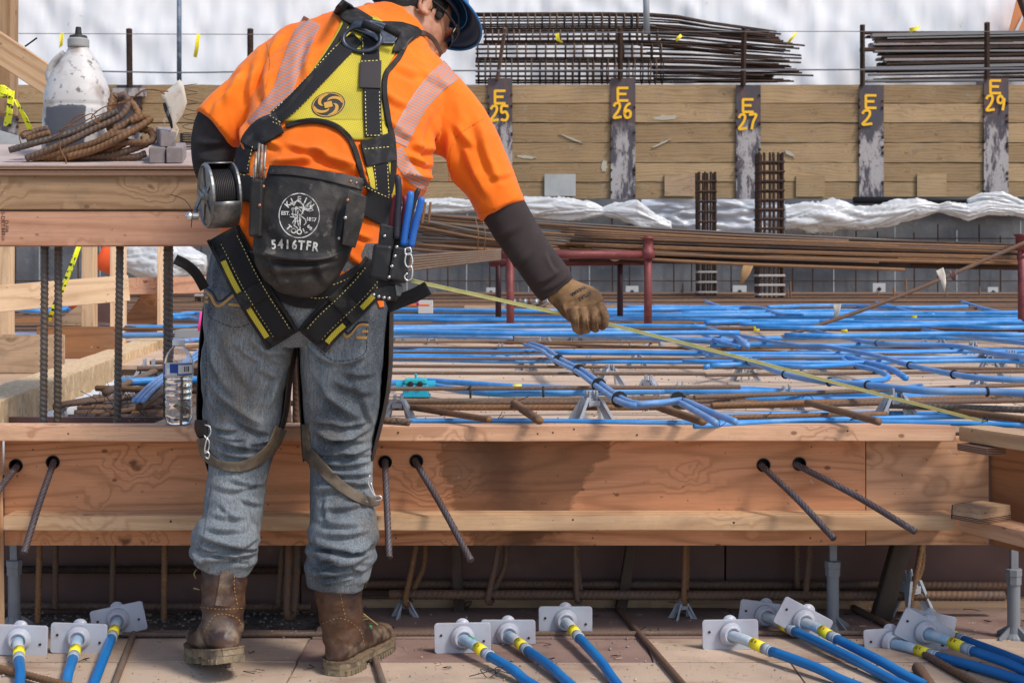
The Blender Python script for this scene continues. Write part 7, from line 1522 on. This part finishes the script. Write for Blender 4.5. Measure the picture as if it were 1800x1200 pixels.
ribbon('edge_trim', [(502, 222, 8), (530, 214, 9), (560, 213, 9), (590, 222, 9), (612, 240, 9), (624, 264, 9), (632, 292, 9), (640, 318, 9), (650, 334, 9)], bp_, .007, .006, TRIM, HN, nu=4)
ribbon('shoulder_pad', [(596, 10, 26), (612, 24, 30), (630, 34, 28), (650, 44, 24)], bp_, .012, .008, PADM, HN)
for (rows, lb) in (([(40, 655, 706), (50, 690, 735), (58, 700, 742), (68, 700, 730), (82, 692, 712), (92, 690, 700)], 'right'),):
    patch('shoulder_pad', rows, bp_, .010, .008, PADM, HN)
ribbon('edge_trim', [(706, 88, 9), (716, 72, 9), (728, 60, 9), (742, 58, 9), (756, 64, 8), (768, 78, 8), (776, 96, 7)], bp_, .010, .006, simple('worn_trim', (.085, .055, .035), .8, [((.03, .02, .015), 30, .5, .7, (1, 1, 1), .6)]), HN, nu=4)
# straps over the panel
ribbon('strap', [(628, 66, 26), (600, 92, 27), (560, 134, 27), (520, 176, 27), (484, 208, 27)], bp_, .008, .003, WEB, HN)
ribbon('strap', [(650, 62, 30), (652, 110, 31), (654, 160, 31), (655, 205, 31), (657, 240, 31)], bp_, .008, .003, WEB, HN)
ribbon('strap_keeper', [(652, 106, 37), (651, 130, 38), (650, 155, 38)], bp_, .0125, .003, simple('elastic_keeper', (.035, .028, .030), .8), HN)
ribbon('shoulder_pad', [(492, 216, 36), (466, 228, 42), (444, 246, 36), (436, 258, 30)], bp_, .010, .007, PADM, HN)
ribbon('strap', [(441, 250, 24), (428, 272, 26), (424, 304, 28)], bp_, .008, .003, WEB, HN)
ribbon('shoulder_pad', [(658, 242, 52), (664, 262, 54), (670, 288, 52)], bp_, .010, .007, PADM, HN)
ribbon('yellow_edge', [(666, 286, 48), (672, 315, 46), (676, 346, 44)], bp_, .006, .003, YMESH, HN)
ribbon('strap', [(668, 286, 28), (672, 315, 28), (674, 348, 28)], bp_, .0085, .003, WEB, HN)
b2 = bvh_of(shirt, jeans, *[o for o in HN.children])
stitches('stitching', [[(616, 56, 0), (588, 84, 0), (548, 126, 0), (508, 168, 0), (473, 202, 0)], [(640, 76, 0), (612, 102, 0), (572, 142, 0), (532, 184, 0), (496, 216, 0)], [(473, 202, 0), (496, 217, 0)], [(637, 66, 0), (639, 100, 0)], [(666, 66, 0), (668, 100, 0)], [(642, 160, 0), (643, 200, 0), (644, 238, 0)], [(667, 160, 0), (668, 200, 0), (670, 238, 0)], [(644, 238, 0), (670, 238, 0)], [(634, 108, 0), (670, 106, 0)], [(658, 290, 0), (664, 345, 0)], [(681, 288, 0), (684, 345, 0)], [(640, 262, 0), (686, 258, 0)], [(444, 256, 0), (434, 300, 0)], [(478, 214, 0), (500, 222, 0)]], b2, .0009, YSTITCH, HN)
# D ring with its plate
dr = empty('back_ring', P(640, 66, 3.4), 'dark steel D-ring with strap plate', None, None, HN)
RING = simple('ring_steel', (.045, .055, .075), .38, [((.11, .12, .14), 30, .5, .7, (1, 1, 1), .6)], metal=.6)
def onb(px, py, off): h, d = hit(px, py, b2); return h - d * off
c = onb(640, 68, .022); hD = onb(640, 68, .018); pts = []
for k in range(28):
    a = 2 * math.pi * k / 28; pts.append(P(636 + 33 * math.cos(a) , 69 + 22 * math.sin(a) , c.y - .012 * math.sin(a) * 1.0))
V, Fc = tube(pts, .0056, 10, closed=True); link('ring', V, Fc, RING, dr, smooth=True)
patch('plate', [(36, 625, 655), (42, 618, 680), (50, 612, 690), (56, 630, 705), (66, 655, 700), (78, 668, 692)], b2, .010, .005, RING, dr, step=3)
MB().box(P(655, 46, c.y - .004), (.050, .010, .017), Matrix.Rotation(R(22), 3, 'Y')).build('ring_bar', RING, dr, bev=.003)
V, Fc = tube([P(637, 42, c.y - .010), P(668, 54, c.y - .010)], .0095, 12); link('webbing_roll', V, Fc, WEB, dr, smooth=True)
V, Fc = tube([P(676, 48, c.y - .002), P(702, 62, c.y + .010)], .009, 12); link('webbing_roll', V, Fc, WEB, dr, smooth=True)
# swirl emblem on the panel
EM = empty('round_emblem', P(577, 184, 3.3), None, None, None, HN); GOLD = simple('emblem_gold', (.52, .27, .04), .7)
def ellpt(r, a, cx_=577, cy_=184): x = 30 * r * math.cos(a); y = 21.5 * r * math.sin(a); t_ = R(-14); return (cx_ + x * math.cos(t_) - y * math.sin(t_), cy_ + x * math.sin(t_) + y * math.cos(t_))
def fan(name, f_in, f_out, a0, a1, mat, off, n=26):
    V2 = []; Fc = []
    for i in range(n + 1):
        t_ = i / n; a = a0 + (a1 - a0) * t_; V2 += [ellpt(f_in(t_), a), ellpt(f_out(t_), a)]
    for i in range(n): Fc.append((2 * i, 2 * i + 1, 2 * i + 3, 2 * i + 2))
    return decal(name, V2, Fc, b2, off, mat, EM)
fan('black_disc', lambda t: 0.001, lambda t: 1.0, 0, 2 * math.pi, BLACKP, .0015, 40)
fan('gold_ring', lambda t: .88, lambda t: .94, 0, 2 * math.pi, GOLD, .0020, 44)
for k in range(4):
    a0 = k * math.pi / 2; fan('gold_swirl', lambda t: .28 + .52 * t, lambda t: .30 + .56 * min(1, t * 1.5) ** .6, a0, a0 + 1.75, GOLD, .0023 + .0001 * k)
fan('gold_centre', lambda t: 0.001, lambda t: .24 / max(abs(math.cos(2 * math.pi * t)), abs(math.sin(2 * math.pi * t))), 0, 2 * math.pi, GOLD, .0030)
# belt
ribbon('belt', [(412, 326, 46), (430, 330, 46), (450, 334, 46), (475, 338, 46)], b2, .012, .005, WEB, HN)
ribbon('belt', [(640, 352, 50), (662, 362, 52), (685, 374, 52), (698, 380, 46)], b2, .012, .005, WEB, HN)
stitches('stitching', [[(640, 327, 0), (662, 338, 0), (690, 350, 0)], [(414, 305, 0), (452, 312, 0)]], b2, .0150, YSTITCH, HN)
# leg straps
LS1 = [(392, 410, 50), (410, 445, 54), (432, 490, 58), (458, 535, 60), (482, 572, 60), (498, 598, 56)]
LS2 = [(668, 470, 50), (640, 505, 56), (606, 540, 58), (572, 572, 56), (548, 600, 50)]
for (LS, s_, lb) in ((LS1, 1, 'left'), (LS2, -1, 'right')):
    base = ribbon('leg_pad', LS, ball, .008, .008, PADM, HN, step=6, smooth_y=6, label='black padded leg strap crossing the %s buttock' % lb); b3 = bvh_of(base)
    def offs(o_): 
        q = cat2(LS, 5); out = []
        for i, p in enumerate(q):
            t = q[min(i + 1, len(q) - 1)] - q[max(i - 1, 0)]; t.z = 0; t.normalize(); out.append((p.x - t.y * o_, p.y + t.x * o_, 0))
        return out
    L_ = offs(22 if s_ > 0 else -22); K1 = [(x, y, 9.5) for x, y, _ in L_]; n_ = len(K1)
    for a, b in (((.22, .52), (.62, .93)) if s_ > 0 else ((.18, .50), (.64, .92))): ribbon('yellow_edge', [K1[int(i)] for i in np.linspace(a * n_, b * n_ - 1, 6)], b3, .005, .002, YMESH, base, nu=3, smooth_y=1)
    ribbon('strap', [(x, y, 34) for x, y, _ in offs(-6 if s_ > 0 else 6)[1:-1]], b3, .006, .003, WEB, base, smooth_y=2)
    bk = LS[2 if s_ > 0 else 3]; q = cat2(LS, 5); i0 = int(n_ * (.55 if s_ > 0 else .52)); ribbon('strap_keeper', [(q[i].x, q[i].y, 64) for i in (i0 - 3, i0, i0 + 3)], b3, .011, .003, PADM, base)
    ribbon('edge_trim', [(x, y, 6) for x, y, _ in offs(29 if s_ > 0 else -29)], b3, .003, .006, TRIM, base, nu=3); ribbon('edge_trim', [(x, y, 6) for x, y, _ in offs(-29 if s_ > 0 else 29)], b3, .003, .006, TRIM, base, nu=3)
    b4 = bvh_of(base, *[c_ for c_ in base.children]); stitches('stitching', [offs(12 if s_ > 0 else -12)[3:-2], offs(-20 if s_ > 0 else 20)[3:-2]], b4, .0012, YSTITCH, base)
LS = LS1
ribbon('strap', [(470, 470, 40), (500, 508, 42), (540, 522, 40), (590, 512, 42), (640, 484, 44)], ball, .010, .004, WEB, HN, smooth_y=6)
b5 = bvh_of(*[o for o in HN.children if o.type == 'MESH']); stitches('stitching', [[(450, 462, 0), (480, 500, 0), (510, 514, 0), (560, 524, 0), (610, 512, 0), (630, 500, 0)], [(560, 508, 0), (600, 495, 0), (636, 476, 0)], [(590, 530, 0), (636, 490, 0)]], b5, .0012, YSTITCH, HN)
# loose strap tails
def tail(pts, Y0_, Y1_, w_, lb):
    q = cat2([(x, y, 0) for x, y in pts], 5); V = []; Fc = []; n_ = len(q)
    for i, p in enumerate(q):
        t = q[min(i + 1, n_ - 1)] - q[max(i - 1, 0)]; t.normalize(); Y = Y0_ + (Y1_ - Y0_) * i / (n_ - 1)
        for s_ in (-.5, 0, .5): V.append(P(p.x - t.y * w_ * s_, p.y + t.x * w_ * s_, Y + .004 * (s_ == 0)))
    for i in range(n_ - 1):
        for j in range(2): Fc.append((i * 3 + j, i * 3 + j + 1, i * 3 + j + 4, i * 3 + j + 3))
    o = link('strap_tail', V, Fc, WEB, HN, smooth=True, solid=.004, bev=.001, label=lb)
tail([(309, 456), (328, 466), (345, 482), (360, 508)], 3.10, 3.20, 17, 'loose black strap end sticking out left of the hips'); tail([(680, 538), (705, 528), (730, 518), (752, 506)], 3.16, 3.12, 24, 'loose black strap end sticking out right of the hips')
# ================================================================== POUCH
PO = empty('tool_pouch', P(530, 470, 3.12), 'worn black leather bolt pouch with round printed emblem', None, None, W)
pb = remesh('bag', [loft([(556, 303, 3.135, 84, .022), (552, 330, 3.13, 86, .034), (545, 370, 3.125, 87, .042), (536, 410, 3.12, 86, .048), (527, 445, 3.12, 84, .052), (521, 475, 3.12, 74, .050), (517, 500, 3.13, 54, .038), (515, 512, 3.14, 32, .022)])], POUCH, PO, .0040, 2, fn=lambda o: folds(o, [(440, 441, 600, 450, 5, 7), (470, 470, 580, 462, 8, 4), (470, 320, 455, 420, 8, 4), (620, 340, 598, 430, 7, 5), (560, 460, 575, 500, 7, 4), (480, 450, 500, 505, 7, 4), (470, 380, 520, 430, 12, 3)], [(14, 14, 14, 2.5, False), (30, 30, 30, 1.2, True)]))
bpz = bvh_of(pb)
ribbon('rim_band', [(474, 299, 16), (515, 300, 17), (560, 307, 17), (600, 316, 17), (638, 327, 16)], bpz, .003, .004, POUCH, PO)
ribbon('lower_seam', [(440, 442, 3), (480, 450, 3), (530, 456, 3), (575, 453, 3), (602, 442, 3)], bpz, .002, .003, POUCH, PO, nu=2)
for k in range(0): pass
MB().box(P(451, 366, 3.085), (.030, .022, .130), Matrix.Rotation(R(2), 3, 'Y')).build('side_pocket', POUCH, PO, bev=.006)
V, Fc = [], []
fl = MB(); fl.prism([P(612, 333, 3.07), P(644, 346, 3.085), P(640, 380, 3.085), P(624, 436, 3.085), P(601, 430, 3.07), (P(606, 380, 3.066))], (0, .008, 0)); fl.build('side_flap', POUCH, PO, bev=.002)
for (x, y, mt) in ((463, 328, COPPER), (456, 361, COPPER), (466, 297, COPPER), (616, 319, COPPER), (611, 352, COPPER), (607, 383, RIVET), (596, 419, RIVET), (626, 322, COPPER)):
    h, d = hit(x, y, bvh_of(pb, *[o for o in PO.children if o.name.startswith(('side', 'rim'))]))
    MB().lathe([(.0042, -.001), (.0036, .0018), (.0014, .0026)], 12, Matrix.Rotation(R(90), 3, 'X'), h).build('rivet', mt, PO, smooth=True)
# round emblem and lettering
LT = empty('printed_emblem', P(526, 380, 3.07), None, None, None, PO)
def pdec(name, V2, Fc, off=.0012): return decal(name, V2, Fc, bpz, off, WHITE, LT)
def arc_ring(cx_, cy_, r0, r1, ys=1.1, n=60):
    V2 = []; Fc = []
    for i in range(n): a = 2 * math.pi * i / n; V2 += [(cx_ + r0 * math.cos(a), cy_ + r0 * ys * math.sin(a)), (cx_ + r1 * math.cos(a), cy_ + r1 * ys * math.sin(a))]
    for i in range(n): j = (i + 1) % n; Fc.append((2 * i, 2 * i + 1, 2 * j + 1, 2 * j))
    return V2, Fc
ECX, ECY = 526, 379
pdec('ring', *arc_ring(ECX, ECY, 34.6, 36.2))
def arctext(tx, r, a_mid, span, hs, flip=False):
    n_ = len(tx)
    for i, chx in enumerate(tx):
        a = a_mid + (i - (n_ - 1) / 2) * span * (-1 if flip else 1); V, Fc = text_mesh(chx, 1, 0, .035); th = a + (math.pi / 2 if not flip else -math.pi / 2)
        c, s_ = math.cos(th), math.sin(th); x0 = ECX + r * math.cos(a); y0 = ECY + r * 1.08 * math.sin(a)
        pdec('letter', [(x0 + (v.x * c + v.y * s_) * hs, y0 + (v.x * s_ - v.y * c) * hs) for v in V], Fc)
arctext('KLEIN', 26.5, -math.pi / 2, .42, 13.5); arctext('TOOLS', 27, math.pi / 2, .38, 12.5, True)
def flat(tx, x, y, hs, rot, bold=.03, sx=1.):
    V, Fc = text_mesh(tx, 1, 0, bold); c, s_ = math.cos(R(rot)), math.sin(R(rot)); pdec('letters', [(x + (v.x * sx * c + v.y * s_) * hs, y + (v.x * sx * s_ - v.y * c) * hs) for v in V], Fc)
flat('EST.', 502, 375, 9, 3); flat('1857', 547, 386, 9, 6); flat('R', 540, 363, 5, 0, .02); pdec('ring', *arc_ring(540, 363, 3.0, 3.6, 1, 16))
fig = [[(511, 358), (545, 372)], [(510, 356), (544, 369)], [(543, 372), (551, 369)], [(540, 368), (550, 366)], [(516, 362), (522, 352), (530, 358)], [(528, 354), (536, 366), (530, 377)], [(534, 358), (532, 372)], [(515, 368), (514, 378), (520, 384), (518, 396)], [(520, 368), (520, 380)], [(524, 370), (522, 384), (525, 398)], [(512, 376), (522, 378)], [(510, 381), (524, 383)], [(519, 384), (514, 392), (522, 400)], [(526, 376), (528, 404)], [(529, 376), (527, 404)], [(530, 380), (537, 386), (538, 392), (534, 396)], [(524, 366), (534, 376)], [(517, 390), (526, 388)], [(516, 396), (524, 402)]]
for st_ in fig:
    V2 = []; Fc = []
    for (a, b) in zip(st_, st_[1:]):
        L_ = math.hypot(b[0] - a[0], b[1] - a[1]); nx_, ny_ = -(b[1] - a[1]) / L_ * .75, (b[0] - a[0]) / L_ * .75; k0 = len(V2); V2 += [(a[0] - nx_, a[1] - ny_), (b[0] - nx_, b[1] - ny_), (b[0] + nx_, b[1] + ny_), (a[0] + nx_, a[1] + ny_)]; Fc.append((k0, k0 + 1, k0 + 2, k0 + 3))
    pdec('figure_stroke', V2, Fc)
for (x, y, r_) in ((515, 368, 3), (521, 366, 3)): pdec('figure_stroke', *arc_ring(x, y, .1, r_, 1, 12))
for i, chx in enumerate('5416TFR'): flat(chx, 481 + i * 12.2, 429 + (i * .7) + (1.6 if i in (0, 6) else 0), 22, (i - 3) * 2 + 3, .035, .82)
# markers in the side pocket
for i, (x, y0, x1) in enumerate(((450, 268, 448), (456, 252, 452), (461, 254, 457), (467, 256, 462), (447, 290, 446))):
    V, Fc = tube([P(x1, 330, 3.085 + .004 * (i % 2)), P(x, y0, 3.09 + .004 * (i % 2))], .0030, 8); link('steel_marker', V, Fc, simple('worn_steel', (.34, .30, .25), .4, [((.13, .08, .05), 40, .45, .6, (1, 1, 1), .8)], metal=.6) if i == 0 else bpy.data.materials['worn_steel'], PO, smooth=True)
# ================================================================== REEL
RE = empty('wire_reel', P(375, 345, 3.12), 'grey steel tie-wire reel on the left hip', None, None, W)
ax = Vector((-.90, -.43, -.06)).normalized(); Q = ax.to_track_quat('Z', 'Y').to_matrix(); rc = P(386, 343, 3.14)
CAST = simple('cast_metal', (.24, .24, .235), .42, [((.10, .095, .09), 26, .42, .64, (1, 1, 1), .8), ((.42, .42, .41), 60, .58, .75, (1, 1, 1), .6)], [(90, (1, 1, 1), 1.)], metal=.7, bstr=.4)
rr_ = .074
MB().lathe([(rr_ * .96, .026), (rr_, .028), (rr_, .033), (rr_ * .93, .036), (rr_ * .90, .031), (rr_ * .30, .031), (rr_ * .26, .037), (.010, .038), (.008, .044), (.001, .045)], 44, Q, rc).build('side_plate', CAST, RE, smooth=False)
MB().lathe([(rr_ * .98, -.034), (rr_, -.032), (rr_, -.028), (rr_ * .9, -.026)], 44, Q, rc).build('rear_plate', CAST, RE)
m = MB()
for k in range(5):
    a = k * 2 * math.pi / 5 + .4; M3 = Q @ Matrix.Rotation(a, 3, 'Z'); m.box(rc + M3 @ Vector((rr_ * .58, 0, .0325)), (rr_ * .56, .008, .004), M3)
m.build('spokes', CAST, RE)
m = MB()
for k in range(11): m.tube([rc + Q @ Vector((rr_ * .78 * math.cos(a), rr_ * .78 * math.sin(a), -.020 + .0042 * k)) for a in np.linspace(0, 2 * math.pi, 33)[:-1]], .0023, 6, closed=True)
m.build('wire_coil', WIRE, RE, smooth=True); MB().lathe([(rr_ * .76, -.024), (rr_ * .76, .026)], 30, Q, rc).build('spool_core', WIRE, RE)
# lower shell between the plates
upl = (Q.transposed() @ Vector((.1, -1, .55))); a_up = math.atan2(upl.y, upl.x); V = []; Fc = []; n_ = 34
for i in range(n_ + 1):
    a = a_up + R(45) + (2 * math.pi - R(90)) * i / n_
    for z_ in (-.030, .030): V.append(rc + Q @ Vector((rr_ * .985 * math.cos(a), rr_ * .985 * math.sin(a), z_)))
for i in range(n_): Fc.append((2 * i, 2 * i + 1, 2 * i + 3, 2 * i + 2))
link('shell', V, Fc, CAST, RE, smooth=True, solid=.003)
kb = rc + Q @ Vector((0, 0, .045)) + Vector((0, 0, -.055)) ; kq = P(333, 380, 3.07)
V, Fc = tube(smooth_path([rc + Q @ Vector((0, 0, .042)), rc + Q @ Vector((0, 0, .05)) + Vector((-.005, 0, -.03)), kq + Vector((.016, .01, 0))], .01), .0045, 8); link('crank', V, Fc, CAST, RE, smooth=True)
MB().lathe([(.001, -.010), (.006, -.008), (.009, -.002), (.009, .002), (.006, .008), (.001, .010)], 16, None, kq).build('knob', STEEL_L, RE, smooth=True)
MB().lathe([(.008, 0), (.008, .012), (.003, .014)], 14, Q, kq + Vector((.018, .004, 0))).build('crank_hub', CAST, RE)
V, Fc = tube(smooth_path([P(336, 400, 3.08), P(337, 372, 3.07), P(325, 352, 3.07), (P(300, 342, 3.07))], .006), .0010, 5); link('wire_end', V, Fc, WIRE, RE, smooth=True)
# ================================================================== PLIERS AND HOLSTER
HO = empty('tool_holster', P(690, 470, 3.14), 'black riveted leather holster with pliers on the right hip', None, None, W)
HB_ = simple('black_holster', (.014, .013, .014), .42, [((.05, .045, .045), 18, .5, .72, (1, 1, 1), .7)], [(30, (1, 1, 1), 1.)], bstr=.4)
def pad(name, pts, Y, th, mat, par=None, bev=.004): return MB().prism([P(x, y, Y) for x, y in pts], (0, th, 0)).build(name, mat, par or HO, bev=bev)
pad('knife_pocket', [(656, 427), (690, 431), (684, 496), (649, 489)], 3.085, .034, HB_, bev=.008); pad('back_leather', [(676, 400), (706, 405), (722, 440), (706, 500), (698, 530), (660, 528), (664, 500)], 3.135, .014, HB_)
pad('front_plate', [(692, 431), (722, 437), (713, 499), (682, 490)], 3.080, .030, HB_, bev=.006); pad('lower_leather', [(657, 508), (684, 500), (708, 502), (704, 522), (680, 530), (652, 520)], 3.10, .02, HB_); pad('belt_loop', [(668, 392), (694, 398), (690, 440), (664, 430)], 3.10, .012, HB_); pad('cutter_tip', [(694, 500), (708, 504), (704, 520), (697, 520)], 3.09, .012, CAST, bev=.002)
for (x, y, Y) in ((697.5, 434, 3.078), (694.5, 450, 3.078), (689, 468, 3.078), (684, 487, 3.078), (657, 518, 3.097), (666, 521, 3.097), (675, 523, 3.097), (684, 524, 3.097), (676, 415, 3.098)):
    MB().lathe([(.0042, -.002), (.0036, .0015), (.0014, .0024)], 12, Matrix.Rotation(R(90), 3, 'X'), P(x, y, Y)).build('rivet', RIVET, HO, smooth=True)
HBL = simple('blue_grip', (.015, .11, .42), .45, [((.04, .19, .50), 14, .4, .7, (1, 1, 1), .6)], [(90, (1, 1, 1), .6)]); HRD = simple('red_grip', (.20, .02, .035), .45, [((.10, .015, .02), 16, .4, .7, (1, 1, 1), .6)]); HDK = simple('navy_grip', (.018, .018, .03), .5, [((.05, .045, .055), 14, .45, .7, (1, 1, 1), .6)])
def grip(pts, Y, r, mat, par, nm='handle'):
    q = smooth_path([P(x, y, Y) for x, y in pts], .008); L_ = len(q); rr = [r * min(1, .55 + .9 * math.sqrt((L_ - 1 - i + .05) / 3)) if i > L_ - 4 else r for i in range(L_)]; V, Fc = tube(q, rr, 12); return link(nm, V, Fc, mat, par, smooth=True)
def pl(lb, parts):
    e = empty('pliers', P(parts[0][0][0][0], parts[0][0][0][1], parts[0][1]), lb, None, None, HO)
    for (pts, Y, r, mt) in parts: grip(pts, Y, r, mt, e)
pl('dark handled pliers', [([(698, 420), (699, 380), (701, 340), (699, 314), (696, 308)], 3.10, .0078, HDK), ([(718, 420), (722, 380), (731, 345), (737, 331)], 3.14, .0062, HDK)])
pl('dark red handled pliers', [([(687, 418), (690, 385), (694, 350), (695, 343)], 3.12, .0058, HRD), ([(705, 418), (708, 385), (712, 356), (710, 344)], 3.12, .0056, HRD)])
pl('blue handled pliers', [([(709, 432), (714, 395), (720, 358), (722, 336)], 3.095, .0082, HBL), ([(722, 434), (729, 400), (737, 368), (742, 346)], 3.095, .0080, HBL)])
for pts in ([(712, 437), (721, 436), (722, 446), (713, 447), (712, 437)], [(714, 446), (722, 447), (725, 462), (718, 470), (712, 462), (714, 446)], [(716, 468), (724, 470), (724, 488), (716, 493), (711, 486), (716, 480)]):
    V, Fc = tube(smooth_path([P(x, y, 3.072) for x, y in pts], .003), .0019, 8); link('chrome_clip', V, Fc, STEEL_L, HO, smooth=True)
# shirt tail showing under the belt
for (pts) in ([(668, 528, 12), (671, 540, 8)], [(380, 425, 14), (378, 440, 8)]): ribbon('shirt_tail', pts, ball, .004, .003, SHIRT, W, nu=3, step=4)
